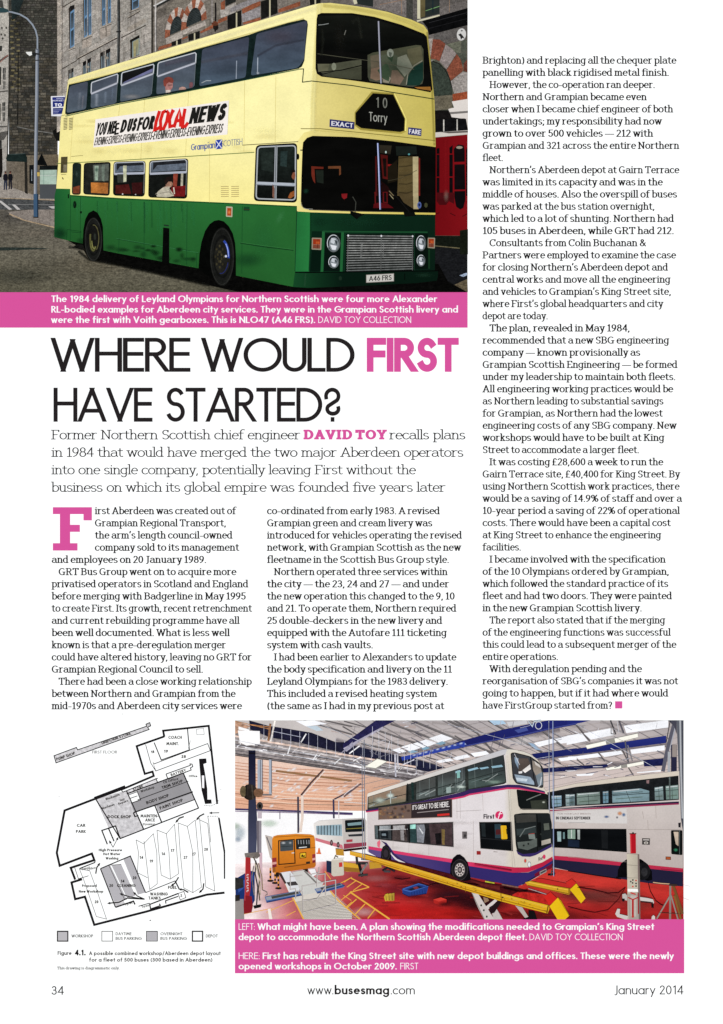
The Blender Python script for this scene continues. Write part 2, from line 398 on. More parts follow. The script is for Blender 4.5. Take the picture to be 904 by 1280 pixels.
_cache = {}
def glyph(font, ch, arcn):
    k = (id(font), ch, arcn)
    if k in _cache: return _cache[k]
    W_, src = font.get(ch, font['-']); out = []
    for st in src.split(';'):
        if not st: continue
        if st[0] == 's':
            a, b, y = [float(t) for t in st[1:].split(',')]; out.append([(a, y), (b, y)]); continue
        pts = []
        for tok in st.split():
            n = [float(t) for t in tok[1:].split(',')]
            if tok[0] in 'ML': pts.append((n[0], n[1]))
            else:
                cx, cy, rx, ry, a0, a1 = n; m = max(3, int(abs(a1 - a0) / 360 * arcn + .5))
                for i in range(m + 1):
                    t = radians(a0 + (a1 - a0) * i / m); pts.append((cx + rx * cos(t), cy + ry * sin(t)))
        o = [pts[0]]
        for p in pts[1:]:
            if math.hypot(p[0] - o[-1][0], p[1] - o[-1][1]) > .012: o.append(p)
        out.append(o)
    fin = []
    for o in out:            # break strokes at sharp corners
        cur = [o[0]]
        for i in range(1, len(o)):
            cur.append(o[i])
            if i < len(o) - 1:
                a, b, c = o[i - 1], o[i], o[i + 1]
                d1 = (b[0] - a[0], b[1] - a[1]); d2 = (c[0] - b[0], c[1] - b[1])
                cs = (d1[0] * d2[0] + d1[1] * d2[1]) / (math.hypot(*d1) * math.hypot(*d2) + 1e-9)
                if cs < -.25: fin.append(cur); cur = [o[i]]
        fin.append(cur)
    _cache[k] = (W_, fin); return _cache[k]

def text(part, font, s, x, y, size, x1=None, wt=.13, wh=None, col=(35, 31, 32), gap=.09, mp=None, arcn=14, slant=0, sp=None, clip=None, xs=1.0):
    """write s with its baseline at y from x (to x1); size = cap height in pixels"""
    wh = wt * .85 if wh is None else wh
    ser = font is SERIF
    adv = [glyph(font, ch, arcn)[0] + wt + gap if ch != ' ' else (sp or (.36 if ser else .36)) for ch in s]
    if ser: adv = [a - wt * .5 for a in adv]
    total = (sum(adv) - gap) * size
    kx = 1.0 if x1 is None else (x1 - x) / total
    z0 = LV[0] + 1; cx = 0.0; zm = z0; col = C(col)
    for gi, (ch, ad) in enumerate(zip(s, adv)):
        W_, strokes = glyph(font, ch, arcn); low = ch.islower() or ch in ',.;:-'
        top = .7 * (xs if ser else 1) if (ch.islower()) else 1.0
        for n, st in enumerate(strokes):
            pts = []
            for (u, v) in st:
                if ser and xs != 1 and (ch.islower() or ch == ';'):
                    v = v * xs if v <= .7 else .7 * xs + (v - .7) * (1.07 - .7 * xs) / .37
                if v < 0: v2 = v + wh / 2
                elif v <= top: v2 = wh / 2 + v * (top - wh) / top
                else: v2 = v - wh / 2
                pts.append((u * (1 if not ser else 1) + wt / 2, v2))
            cut = None
            closed = len(pts) > 3 and math.hypot(pts[0][0] - pts[-1][0], pts[0][1] - pts[-1][1]) < .03
            if closed: pts = pts[:-1]
            else:   # square caps; slanting strokes are cut level with the line
                slab = ser and len(pts) == 2 and abs(pts[0][1] - pts[1][1]) < 1e-6
                diag = len(pts) == 2 and abs(pts[0][0] - pts[1][0]) > .04 and abs(pts[0][1] - pts[1][1]) > .2
                ve = [p[1] for p in pts]
                for (i_, j_) in ((0, 1), (-1, -2)):
                    a, b = pts[i_], pts[j_]; L_ = math.hypot(a[0] - b[0], a[1] - b[1]) or 1
                    d = ((a[0] - b[0]) / L_, (a[1] - b[1]) / L_)
                    ax = (abs(d[0]) < .25) or (abs(d[1]) < .12)
                    k = abs(d[0]) * wt / 2 + abs(d[1]) * wh / 2
                    if not ax: k *= .6
                    if diag: k = wt * 1.3
                    if slab: k = .02 + wt * .32
                    pts[i_] = (a[0] + d[0] * k, a[1] + d[1] * k)
                if diag: cut = (min(ve) - wh / 2, max(ve) + wh / 2)
            z = z0 + n + (gi % 2) * 7; zm = max(zm, z)
            for q in ribbon(pts, wt, wh, closed):
                r = []
                if cut:
                    q = clip_rect(q, -9, cut[0], 9, cut[1])
                    if len(q) < 3: continue
                for (u, v) in q:
                    X = x + (cx + u + slant * v) * size * kx; Y = y - v * size
                    r.append(mp(X, Y) if mp else (X, Y))
                part.face(r, col, z)
        cx += ad
    LV[0] = zm
# ------------------------------------------------------------------ the page and its columns of type
INK = (38, 34, 35); PINK = (217, 85, 157); WHITE = (255, 255, 255)
page = Thing('magazine_page', 'white magazine page with bus article, pink captions and three columns of text', 'magazine page')
LV[0] = 0
pp = page.part('paper', 'paper'); pp.face([(-6, -6), (910, -6), (910, 1286), (-6, 1286)], (263, 266, 264), 0)

# the pink panels
LV[0] = 12
cap1 = page.part('caption_panel', 'flat', label='pink caption panel under the street bus photo')
cap1.poly([(-6, 365.3), (584.6, 365.3), (584.6, 409.6), (-6, 409.6)], PINK)
cap2 = page.part('caption_panel', 'flat', label='pink caption panel under the workshop photo')
cap2.poly([(293.8, 1149), (855.4, 1149), (855.4, 1216.6), (293.8, 1216.6)], PINK)
LV[0] = 20
ct = cap1.sub('caption_text')
BW, LW = .205, .1
def cap(part, s, x, y, x1, w=BW, size=8.2):
    LV[0] = 24; text(part, SANS, s, x, y, size, x1, wt=w, wh=w * (.62 if w > .15 else .9), col=WHITE, gap=.085 if w > .15 else .11, arcn=12)
cap(ct, 'The 1984 delivery of Leyland Olympians for Northern Scottish were four more Alexander', 64.3, 377.6, 546.5)
cap(ct, 'RL-bodied examples for Aberdeen city services. They were in the Grampian Scottish livery and', 64.3, 390.7, 572.6)
cap(ct, 'were the first with Voith gearboxes. This is NLO47 (A46 FRS).', 64, 403.7, 394)
cap(ct, 'DAVID TOY COLLECTION', 398, 403.7, 514, LW)
ct = cap2.sub('caption_text')
cap(ct, 'LEFT:', 298.5, 1162.3, 318.5, LW)
cap(ct, 'What might have been. A plan showing the modifications needed to Grampian’s King Street', 322, 1162.3, 818)
cap(ct, 'depot to accommodate the Northern Scottish Aberdeen depot fleet.', 298.3, 1175.2, 658.5)
cap(ct, 'DAVID TOY COLLECTION', 662, 1175.2, 778.4, LW)
cap(ct, 'HERE:', 298.5, 1198.8, 324.5, LW)
cap(ct, 'First has rebuilt the King Street site with new depot buildings and offices. These were the newly', 328.4, 1198.8, 842.4)
cap(ct, 'opened workshops in October 2009.', 298.3, 1211.7, 496)
cap(ct, 'FIRST', 500.5, 1211.7, 523, LW)

# headline
def H(part, s, x, y, x1, w=.128, col=INK, gap=.02, size=42.6):
    LV[0] = 4; text(part, SANS, s, x, y, size, x1, wt=w, wh=w * .93, col=col, gap=gap, arcn=56)
hd = page.part('headline', 'flat')
H(hd, 'WHERE', 64, 464.8, 238.2); H(hd, 'WOULD', 252, 464.8, 443.4)
hf = hd.sub('pink_word', 'flat', label='bold pink word FIRST of the headline'); H(hf, 'FIRST', 458.6, 464.8, 573.6, .225, PINK, .02)
H(hd, 'HAVE', 67, 527.2, 190.8); H(hd, 'STARTED', 207, 527.2, 403, gap=.02); H(hd, '~', 404.5, 527.2, 426.4)

# standfirst
st = page.part('standfirst', 'flat')
def F_(s, x, y, x1):
    LV[0] = 4; text(st, SERIF, s, x, y, 12.0, x1, wt=.1, wh=.08, col=(34, 30, 31), gap=.0, arcn=22)
F_('Former Northern Scottish chief engineer', 64, 549.3, 375); F_('recalls plans', 486.5, 549.3, 581.5)
F_('in 1984 that would have merged the two major Aberdeen operators', 64.3, 571.2, 579)
F_('into one single company, potentially leaving First without the', 64.3, 593, 519.5)
F_('business on which its global empire was founded five years later', 64, 614.9, 556.5)
sd = st.sub('author_name', label='author name in heavy pink slab capitals'); LV[0] = 4
text(sd, SERIF, 'DAVID TOY', 379, 549.3, 12.2, 482, wt=.29, wh=.19, col=PINK, gap=.14, arcn=20)

# drop capital
dc = page.part('drop_capital', 'flat', label='large pink slab letter F opening the article'); LV[0] = 4
for q in ([66.2, 634, 115, 642.6], [75, 642.6, 87.8, 679], [66.2, 679, 97, 688.2], [87.8, 656, 100, 664.8], [104.5, 642.6, 115, 650.5]):
    dc.poly([(q[0], q[1]), (q[2], q[1]), (q[2], q[3]), (q[0], q[3])], PINK, up=0)

T1 = """irst Aberdeen was created out of|118.4|294.6
Grampian Regional Transport,|118.4|282.4
the arm’s length council-owned|118.4|290.2
company sold to its management|118.4|298.6
and employees on 20 January 1989.|64.4|257.6
*GRT Bus Group went on to acquire more|73|295
privatised operators in Scotland and England|64.4|310
before merging with Badgerline in May 1995|64.4|307
to create First. Its growth, recent retrenchment|64.4|314.6
and current rebuilding programme have all|64.4|299
been well documented. What is less well|64.4|286.8
known is that a pre-deregulation merger|64.4|282
could have altered history, leaving no GRT for|64.4|314.2
Grampian Regional Council to sell.|64.4|253.6
*There had been a close working relationship|73|314.2
between Northern and Grampian from the|64.4|294
mid-1970s and Aberdeen city services were|64.4|302"""
T2 = """co-ordinated from early 1983. A revised|333.6|549.4
Grampian green and cream livery was|333.6|540
introduced for vehicles operating the revised|333.6|577
network, with Grampian Scottish as the new|333.6|576
fleetname in the Scottish Bus Group style.|333.6|561
*Northern operated three services within|342.2|559
the city — the 23, 24 and 27 — and under|333.6|561
the new operation this changed to the 9, 10|333.6|568
and 21. To operate them, Northern required|333.6|570
25 double-deckers in the new livery and|333.6|552.4
equipped with the Autofare 111 ticketing|333.6|558
system with cash vaults.|333.6|466
*I had been earlier to Alexanders to update|342.2|570
the body specification and livery on the 11|333.6|564.6
Leyland Olympians for the 1983 delivery.|333.6|559.6
This included a revised heating system|333.6|546
(the same as I had in my previous post at|333.6|555"""
T3 = """Brighton) and replacing all the chequer plate|603|845
panelling with black rigidised metal finish.|603|836
*However, the co-operation ran deeper.|611.6|818.4
Northern and Grampian became even|603|808
closer when I became chief engineer of both|603|841
undertakings; my responsibility had now|603|827
grown to over 500 vehicles — 212 with|603|816
Grampian and 321 across the entire Northern|603|848.6
fleet.|603|628.6
*Northern’s Aberdeen depot at Gairn Terrace|611.6|848.6
was limited in its capacity and was in the|603|828
middle of houses. Also the overspill of buses|603|846
was parked at the bus station overnight,|603|818
which led to a lot of shunting. Northern had|603|842
105 buses in Aberdeen, while GRT had 212.|603|842
*Consultants from Colin Buchanan &|611.6|807.6
Partners were employed to examine the case|603|844.6
for closing Northern’s Aberdeen depot and|603|834.6
central works and move all the engineering|603|837.6
and vehicles to Grampian’s King Street site,|603|838.6
where First’s global headquarters and city|603|828.6
depot are today.|603|684.6
*The plan, revealed in May 1984,|611.6|787
recommended that a new SBG engineering|603|836
company — known provisionally as|603|800
Grampian Scottish Engineering — be formed|603|846.4
under my leadership to maintain both fleets.|603|844
All engineering working practices would be|603|841
as Northern leading to substantial savings|603|829
for Grampian, as Northern had the lowest|603|828
engineering costs of any SBG company. New|603|845.4
workshops would have to be built at King|603|830
Street to accommodate a larger fleet.|603|798.6
*It was costing £28,600 a week to run the|611.6|828.6
Gairn Terrace site, £40,400 for King Street. By|603|849.6
using Northern Scottish work practices, there|603|849
would be a saving of 14.9% of staff and over a|603|852
10-year period a saving of 22% of operational|603|849.4
costs. There would have been a capital cost|603|838
at King Street to enhance the engineering|603|826
facilities.|603|651
*I became involved with the specification|611.6|831.6
of the 10 Olympians ordered by Grampian,|603|836
which followed the standard practice of its|603|835
fleet and had two doors. They were painted|603|839.6
in the new Grampian Scottish livery.|603|802
*The report also stated that if the merging|611.6|831
of the engineering functions was successful|603|838
this could lead to a subsequent merger of the|603|845
entire operations.|603|697.4
*With deregulation pending and the|611.6|802
reorganisation of SBG’s companies it was not|603|847.4
going to happen, but if it had where would|603|835
have FirstGroup started from?|603|765"""
def column(src, y0, pitch, label):
    colp = page.part('text_column', 'flat', label=label); cur = colp
    for i, ln in enumerate(src.split('\n')):
        s, a, b = ln.split('|')
        if s[0] == '*':
            cur = colp.sub('paragraph'); s = s[1:]
        LV[0] = 4
        text(cur, SERIF, s, float(a), y0 + i * pitch, 9.1, float(b), wt=.172, wh=.105, col=(26, 22, 23), gap=.04, arcn=14, xs=1.06, sp=.32)
    return colp
column(T1, 642.9, 15.235, 'left text column beside the pink drop capital')
column(T2, 642.9, 15.235, 'middle text column starting co-ordinated from early 1983')
c3 = column(T3, 79.8, 15.212, 'tall right text column on the white side margin')
em = page.part('end_mark', 'flat', label='small pink square ending the article'); LV[0] = 4
em.poly([(769, 876.6), (778, 876.6), (778, 885.6), (769, 885.6)], PINK)
pn = page.part('page_number', 'flat'); LV[0] = 4
text(pn, SANS, '34', 64.6, 1243.4, 10.8, 80, wt=.12, wh=.105, col=INK, arcn=24)
wb = page.part('web_address', 'flat'); LV[0] = 4
text(wb, SANS, 'www.', 384.4, 1243, 10.9, 416.8, wt=.12, wh=.105, col=INK, arcn=20)
text(wb, SANS, 'busesmag', 418.4, 1243, 10.9, 486.6, wt=.225, wh=.17, col=INK, arcn=20)
text(wb, SANS, '.com', 488.6, 1243, 10.9, 518.6, wt=.12, wh=.105, col=INK, arcn=20)
dt = page.part('issue_date', 'flat'); LV[0] = 4
text(dt, SANS, 'January 2014', 767.6, 1243, 11.2, 854.4, wt=.115, wh=.1, col=INK, arcn=24)
# ================================================================== the street photograph
R1 = (-6, -6, 584.5, 365.3)  # the street picture carries its light and shade in the ink colours
KT = 904 / 150.0
def T(c, r, *xy):
    ox = (0, 145, 290, 435)[c]; oy = (0, 120, 240)[r]
    return [(ox + xy[i] / KT, oy + xy[i + 1] / KT) for i in range(0, len(xy), 2)]
def jit(c, a, rnd=random):
    k = 1 + rnd.uniform(-a, a); return tuple(max(0, min(255, t * k)) for t in c[:3])
def vgrad(y0, c0, y1, c1):
    c0, c1 = C(c0), C(c1); return lambda x, y: mixc(c0, c1, (y - y0) / (y1 - y0))
def hgrad(x0, c0, x1, c1):
    c0, c1 = C(c0), C(c1); return lambda x, y: mixc(c0, c1, (x - x0) / (x1 - x0))
LV[0] = 2
VP = (-150.0, 217.0)
def FY(a, x): return VP[1] + a * (x - VP[0]) / 350.0      # receding wall line that is a above the horizon at x = 200
def ashlar(part, x0, x1, a0, a1, da, bw, cols, jm=.12, clip=R1, gap=.35, flat=False):
    lv(); row = 0; a = a0
    while a < a1 - 1e-6:
        b = min(a + da, a1); x = x0 - (bw * .5 if row % 2 else 0)
        while x < x1:
            sc_ = 1.0 if flat else (x - VP[0]) / 350.0
            w = bw * sc_ * random.uniform(.65, 1.35); xa, xb = max(x, x0), min(x + w, x1)
            if xb - xa > .6:
                Y = (lambda q, X: q) if flat else FY
                q = [(xa, Y(a, xa) + gap / 2), (xb - gap, Y(a, xb) + gap / 2), (xb - gap, Y(b, xb) - gap / 2), (xa, Y(b, xa) - gap / 2)]
                if clip: q = clip_rect(q, *clip)
                if len(q) > 2: part.face(q, jit(random.choice(cols), jm))
            x += w
        a = b; row += 1

# ---- the ground
road = Thing('road', 'grey worn asphalt road in front of the green and cream bus', None, kind='structure', mat='asphalt')
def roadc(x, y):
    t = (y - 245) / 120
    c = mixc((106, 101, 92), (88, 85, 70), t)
    if x > 250: c = mixc(c, (26, 27, 24), min(1, (x - 250) / 90.0))  # bus shadow on the right painted into the road colour
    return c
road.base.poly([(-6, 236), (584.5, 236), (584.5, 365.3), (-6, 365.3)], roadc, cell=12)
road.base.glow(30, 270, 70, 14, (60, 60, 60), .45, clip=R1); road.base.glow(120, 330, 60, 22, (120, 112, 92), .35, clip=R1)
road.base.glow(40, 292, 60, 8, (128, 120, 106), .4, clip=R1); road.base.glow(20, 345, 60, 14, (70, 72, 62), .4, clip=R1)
road.base.poly([(-6, 309), (22, 309.2), (56, 310), (62, 311), (40, 312), (-6, 313.5)], (42, 50, 46))  # lamp post shadow painted across the road
pv = Thing('pavement', 'pale paved footway running along the far side of the street', None, kind='structure', mat='stone')
pv.base.poly([(-6, 226), (30, 234), (70, 240), (70, 250.5), (40, 249), (-6, 247)], (150, 143, 134), cell=6)
pv.base.poly(T(0, 2, 60, 150, 260, 130, 415, 130, 415, 265, 340, 240, 200, 215, 100, 190), (132, 124, 116))
pv.base.line(T(0, 2, 70, 165, 180, 212, 330, 248, 415, 268), 1.4, (166, 146, 118))
pv.base.line([(-6, 247.4), (40, 249), (70, 250.4)], .9, (168, 148, 120))
far = Thing('side_road', 'dark side road crossing beyond the lamp post', None, kind='structure', mat='asphalt')
far.base.poly([(-6, 247.8), (69, 250.8), (69, 262), (22, 262), (-6, 262)], (76, 78, 78))
mk = Thing('road_markings', 'white painted lines across the side road', None, kind='structure', mat='paint')
for q in (T(0, 2, -20, 62, 10, 66, 92, 130, 70, 135), T(0, 2, 88, 92, 112, 92, 155, 132, 130, 134), T(0, 2, 365, 108, 415, 106, 415, 126, 390, 124)):
    mk.base.poly(q, (186, 184, 180))
mk.base.line(T(0, 2, 60, 93, 415, 96), .7, (128, 128, 126))
pr = Thing('footway', 'dark cobbled footway before the red door', None, kind='structure', mat='asphalt')
pr.base.poly([(540, 305), (584.5, 305), (584.5, 365.3), (500, 365.3), (535, 345)], (24, 25, 27))
pr.base.poly(T(3, 2, 430, 690, 560, 676, 640, 682, 600, 700, 440, 700), (88, 78, 58)); pr.base.poly(T(3, 2, 700, 753, 800, 700, 900, 655, 904, 753), (98, 88, 68))
pr.base.poly(T(3, 2, 838, 628, 895, 608, 900, 625, 870, 640), (150, 165, 185))

# ---- far left building with carved stone front
b1 = Thing('stone_townhouse', 'pale carved stone building front at the far left edge of the street', 'building', mat='stone')
w1 = b1.part('wall'); w1.poly([(-6, -6), (12.6, -6), (11.6, 120), (8, 232), (-6, 232)], vgrad(0, (176, 172, 162), 220, (160, 156, 148)), cell=8)
w1.poly(T(0, 0, -30, 0, 20, 0, 30, 60, -30, 50), (70, 70, 66)); w1.poly(T(0, 0, 55, 0, 85, 0, 75, 120, 62, 120), (118, 116, 108))
for (x, y) in ((15, 210), (48, 210), (38, 265), (22, 290), (10, 260)): w1.ell(*T(0, 0, x, y)[0], 1.0, 1.6, (52, 50, 46), n=8)
for q in (T(0, 0, -30, 470, 60, 410, 66, 425, -30, 490), T(0, 1, -30, 225, 55, 225, 55, 235, -30, 240), T(0, 1, -30, 280, 60, 262, 60, 285, 30, 330, -30, 340), T(0, 0, -30, 690, 60, 680, 60, 690, -30, 700)):
    w1.poly(q, (84, 82, 78))
w1.line(T(0, 0, -30, 480, 0, 470, 40, 430, 62, 415), .8, (150, 90, 78))
for q in (T(0, 0, -30, 345, 18, 345, 15, 385, -30, 390), T(0, 0, -30, 500, 10, 505, 8, 640, -30, 640), T(0, 0, 22, 512, 44, 510, 42, 600, 24, 600), T(0, 0, 26, 612, 42, 612, 40, 670, 26, 672), T(0, 1, 18, 50, 42, 45, 40, 110, 20, 112), T(0, 1, 20, 125, 40, 122, 38, 190, 22, 192), T(0, 1, -30, 60, 5, 58, 5, 185, -30, 190), T(0, 1, -30, 330, 14, 335, 14, 395, -30, 395)):
    wd = b1.part('window', 'dark'); wd.poly(q, (48, 50, 48)); cx = sum(p[0] for p in q) / 4; cy = sum(p[1] for p in q) / 4
    if cx > 1: wd.line([(cx, q[0][1]), (cx, q[2][1])], .6, (150, 146, 138)); wd.line([(q[0][0], cy), (q[1][0], cy)], .5, (140, 136, 128))
b1.part('doorway', 'dark').poly(T(0, 1, -30, 396, 18, 396, 20, 560, 12, 612, -30, 620), (26, 24, 22))
w1.line([(12.2, -6), (11.2, 120), (8.6, 225)], 1.4, (34, 33, 30))

# ---- dark granite gable wall
b2 = Thing('gable_building', 'dark squared-rubble gable wall behind the lamp post', 'building', mat='stone')
w2 = b2.part('wall'); w2.poly([(12, -6), (73, -6), (72, 212), (11, 212)], (48, 46, 41))
def gcol(x, y): return (62, 60, 52)
for (x0, x1, y0, y1, da, bw, cols) in ((12, 73, -4, 72, 2.9, 5.2, [(66, 66, 60), (74, 73, 66), (60, 61, 55), (70, 68, 64), (84, 82, 74)]),
                                       (12, 73, 72, 193, 3.35, 6.2, [(68, 64, 54), (80, 76, 66), (60, 59, 53), (92, 88, 78), (74, 70, 63), (56, 56, 52)])):
    ashlar(w2, x0, x1, y0, y1, da, bw, cols, .14, R1, .75, flat=True)
w2.poly([(14, -6), (32, -6), (22, 20), (15, 26)], (38, 48, 48))
for i in range(26): w2.poly((lambda x, y: [(x, y), (x + 4.2, y), (x + 4.2, y + 2), (x, y + 2)])(12.6 + (i % 2) * 5.4 + random.uniform(0, 3), 24 + i * 3.5), jit((112, 104, 74), .15), up=0)  # lit yellowish blocks painted along the left edge
w2.glow(24, 30, 14, 40, (20, 22, 20), .35)
b2.part('drainpipe', 'dark', label='dark pipe climbing the gable wall').line(T(0, 0, 138, 390, 136, 753) + T(0, 1, 134, 215), 1.3, (26, 26, 24))
b2.part('pipe_run', 'dark').line(T(0, 1, 130, 232, 270, 262, 405, 282), 1.1, (110, 110, 106))
lw = b2.part('boundary_wall', 'stone', label='plain rendered low wall at the foot of the gable'); lw.poly([(8, 195), (73, 193), (73, 244), (40, 243), (8, 232)], hgrad(8, (112, 104, 92), 72, (102, 92, 74)), cell=8)
lw.poly(T(0, 1, 185, 470, 205, 465, 210, 740, 188, 730), (40, 38, 34)); lw.poly(T(0, 1, 222, 520, 255, 518, 255, 665, 222, 658), (22, 24, 26)); lw.line(T(0, 1, 240, 555, 240, 640), .8, (150, 160, 165)); lw.line(T(0, 1, 135, 640, 135, 700), .5, (62, 56, 48))
cn = b2.part('canopy', 'dark', label='dark flat canopy over the low wall'); cn.poly(T(0, 1, 45, 470, 62, 438, 190, 432, 205, 462, 203, 498, 55, 492), (26, 38, 36)); cn.line(T(0, 1, 62, 440, 190, 434), .7, (70, 82, 80))
cn.poly(T(0, 1, 270, 520, 315, 432, 358, 524), (14, 16, 16)); b2.part('awning', 'dark').poly(T(0, 1, 400, 262, 440, 232, 455, 228, 450, 340, 425, 338, 400, 285), (22, 22, 20))
kb = Thing('bus_shelter', 'small kiosk with pale green window and grey panel behind the rear of the bus', 'kiosk', mat='paint')
kb.part('roof', 'dark').poly(T(0, 1, 300, 525, 440, 522, 440, 556, 298, 558), (20, 24, 24))
kb.part('window', 'glass').poly(T(0, 1, 302, 558, 428, 556, 426, 665, 302, 665), (166, 188, 172)); kb.parts[-1].line(T(0, 1, 302, 600, 426, 598), .6, (196, 206, 196)); kb.parts[-1].line(T(0, 1, 330, 558, 330, 664), .6, (120, 150, 136))
kb.part('panel', 'paint').poly(T(0, 1, 300, 666, 424, 666, 420, 775, 302, 772), (76, 80, 82))

# ---- pale granite building
b3 = Thing('granite_building', 'tall pale granite building with tall blue sash windows above the bus', 'building', mat='stone')
w3 = b3.part('wall'); g3 = [(156, 152, 143), (164, 159, 150), (151, 147, 139), (170, 164, 155), (146, 141, 134)]
w3.poly([(71, -6), (194, -6), (194, 90), (75, 165), (73.5, 130)], (128, 118, 106))
ashlar(w3, 72, 193, -420, -88, 9.5, 15, g3, .04, (71, -6, 193, 160), .3)
for i in range(30):                                                    # quoins
    y = -4 + i * 7.1
    if y < 160: w3.poly([(71.2, y), (77.4 - (i % 2) * 1.2, y - 3), (77.4 - (i % 2) * 1.2, y + 3.6), (71.2, y + 6.6)], jit((168, 160, 148), .06), clip=R1)
w3.line([(71.4, -6), (71.6, 130)], .6, (90, 84, 76)); w3.line([(78, -6), (77.6, 130)], .7, (84, 77, 68))
w3.line(T(0, 0, 470, 520, 580, 455), 1.0, (60, 54, 48)); w3.line(T(0, 0, 580, 448, 885, 285), 1.3, (44, 38, 34)); w3.line(T(0, 0, 580, 440, 885, 278), .8, (186, 176, 162))
w3.line(T(0, 0, 470, 55, 600, -20), 1.1, (58, 52, 46)); w3.line(T(1, 0, 40, 285, 225, 190), 1.2, (52, 46, 40)); w3.line(T(1, 0, 90, 225, 225, 150), 5.5, (156, 148, 136)); w3.poly(T(0, 0, 620, 300, 690, 270, 690, 340, 620, 372), (170, 160, 148)); w3.poly(T(0, 0, 755, 215, 835, 185, 835, 262, 755, 298), (168, 158, 146))
w3.line(T(0, 0, 655, 285, 655, 350), .7, (110, 100, 88)); w3.line(T(0, 0, 800, 195, 800, 272), .9, (92, 84, 74))
def bluewin(th, q, lab=None, fr=(104, 142, 176), gl=(52, 60, 66), split=True, jamb=1.4):
    p = th.part('window', 'dark', label=lab); p.poly(q, (54, 50, 46))
    x0 = (q[0][0] + q[3][0]) / 2; x1 = (q[1][0] + q[2][0]) / 2; a = x0 + (x1 - x0) * .22
    f = p.sub('frame', 'paint'); s_ = (q[1][1] - q[0][1]) / (q[1][0] - q[0][0])
    def Y(t, x): return q[0][1] + (q[3][1] - q[0][1]) * t + s_ * (x - x0)
    f.poly([(a, Y(.12, a)), (x1, Y(.1, x1)), (x1, Y(1, x1)), (a, Y(1, a))], fr, clip=R1)
    p2 = p.sub('pane', 'glass'); n_ = 2 if split else 1
    for k in range(n_):
        t0 = .14 + .86 * k / n_ + .02; t1 = .14 + .86 * (k + 1) / n_ - .03
        p2.poly([(a + .9, Y(t0, a)), (x1 - .8, Y(t0, x1)), (x1 - .8, Y(t1, x1)), (a + .9, Y(t1, a))], vgrad(Y(t0, x0), gl, Y(t1, x0), mixc(gl, (120, 150, 175), .45)[:3]), clip=R1)
    p.line([(x0 - 1.5, Y(1.02, x0) + .8), (x1 + .8, Y(1.02, x1) + .8)], 1.2, (164, 156, 144)); p.line([(x0 - 1.5, Y(1.02, x0) + 1.8), (x1 + .8, Y(1.02, x1) + 1.8)], .8, (66, 60, 54))
bluewin(b3, T(0, 0, 518, 60, 562, 35, 560, 345, 524, 368)); b3.parts[-1].poly(T(0, 0, 515, 75, 530, 45, 560, 38, 562, 62, 530, 85), (26, 24, 24))
bluewin(b3, T(0, 0, 628, -60, 660, -78, 658, 270, 630, 288)); bluewin(b3, T(0, 0, 663, -70, 690, -84, 688, 256, 664, 270))
bluewin(b3, T(0, 0, 766, -80, 796, -95, 794, 182, 768, 198)); bluewin(b3, T(0, 0, 812, -80, 838, -95, 836, 165, 812, 180))
for q in (T(0, 0, 515, 530, 555, 510, 553, 600, 515, 610), T(0, 0, 624, 470, 650, 455, 650, 560, 624, 570), T(0, 0, 658, 450, 686, 434, 684, 560, 658, 570), T(0, 0, 755, 400, 790, 382, 788, 520, 755, 530), T(0, 0, 798, 378, 832, 360, 830, 500, 800, 510)):
    bluewin(b3, q, fr=(120, 136, 140), gl=(64, 66, 66), split=False); b3.parts[-1].poly([(q[0][0], q[0][1]), (q[1][0], q[1][1]), (q[1][0], q[1][1] + 5), (q[0][0], q[0][1] + 5)], (22, 20, 20))
w3.ell(*T(0, 0, 660, 505)[0], 2.6, 1.6, (150, 142, 128), n=10); w3.ell(*T(0, 0, 803, 437)[0], 2.8, 1.8, (150, 142, 128), n=10)
bluewin(b3, T(1, 0, 108, -60, 175, -90, 172, 52, 110, 82)); bluewin(b3, T(1, 0, 108, 300, 178, 268, 175, 420, 110, 440), fr=(132, 150, 150), gl=(150, 144, 110), split=False)
b3.parts[-1].poly(T(1, 0, 104, 305, 178, 262, 178, 285, 150, 300, 108, 322), (24, 22, 20)); b3.parts[-1].sub('curtain', 'cloth').poly(T(1, 0, 135, 330, 150, 325, 150, 425, 135, 430), (158, 150, 108))
w3.line(T(1, 0, 88, 132, 183, 74), 1.6, (158, 150, 138)); w3.line(T(1, 0, 88, 140, 183, 84), .9, (40, 36, 32))
dp = b3.part('drainpipe', 'dark', label='thick dark drainpipe on the granite front')
dp.line(T(1, 0, 20, -30, 22, 240, 18, 480), 3.6, (40, 42, 42)); dp.line(T(1, 0, 14, -30, 16, 240, 12, 480), .8, (112, 114, 112)); dp.line(T(1, 0, 2, 240, 38, 238), 1.6, (30, 30, 30))
w3.line(T(1, 0, 272, -20, 272, 400), 1.6, (36, 34, 30))

for i in range(34):
    x = random.uniform(80, 190); y = random.uniform(0, 90); w3.soft([(x, y), (x + random.uniform(-1, 1), y + random.uniform(6, 26))], random.uniform(2, 6), random.choice([(92, 86, 78), (176, 170, 160), (104, 98, 90)]), .28, clip=R1)
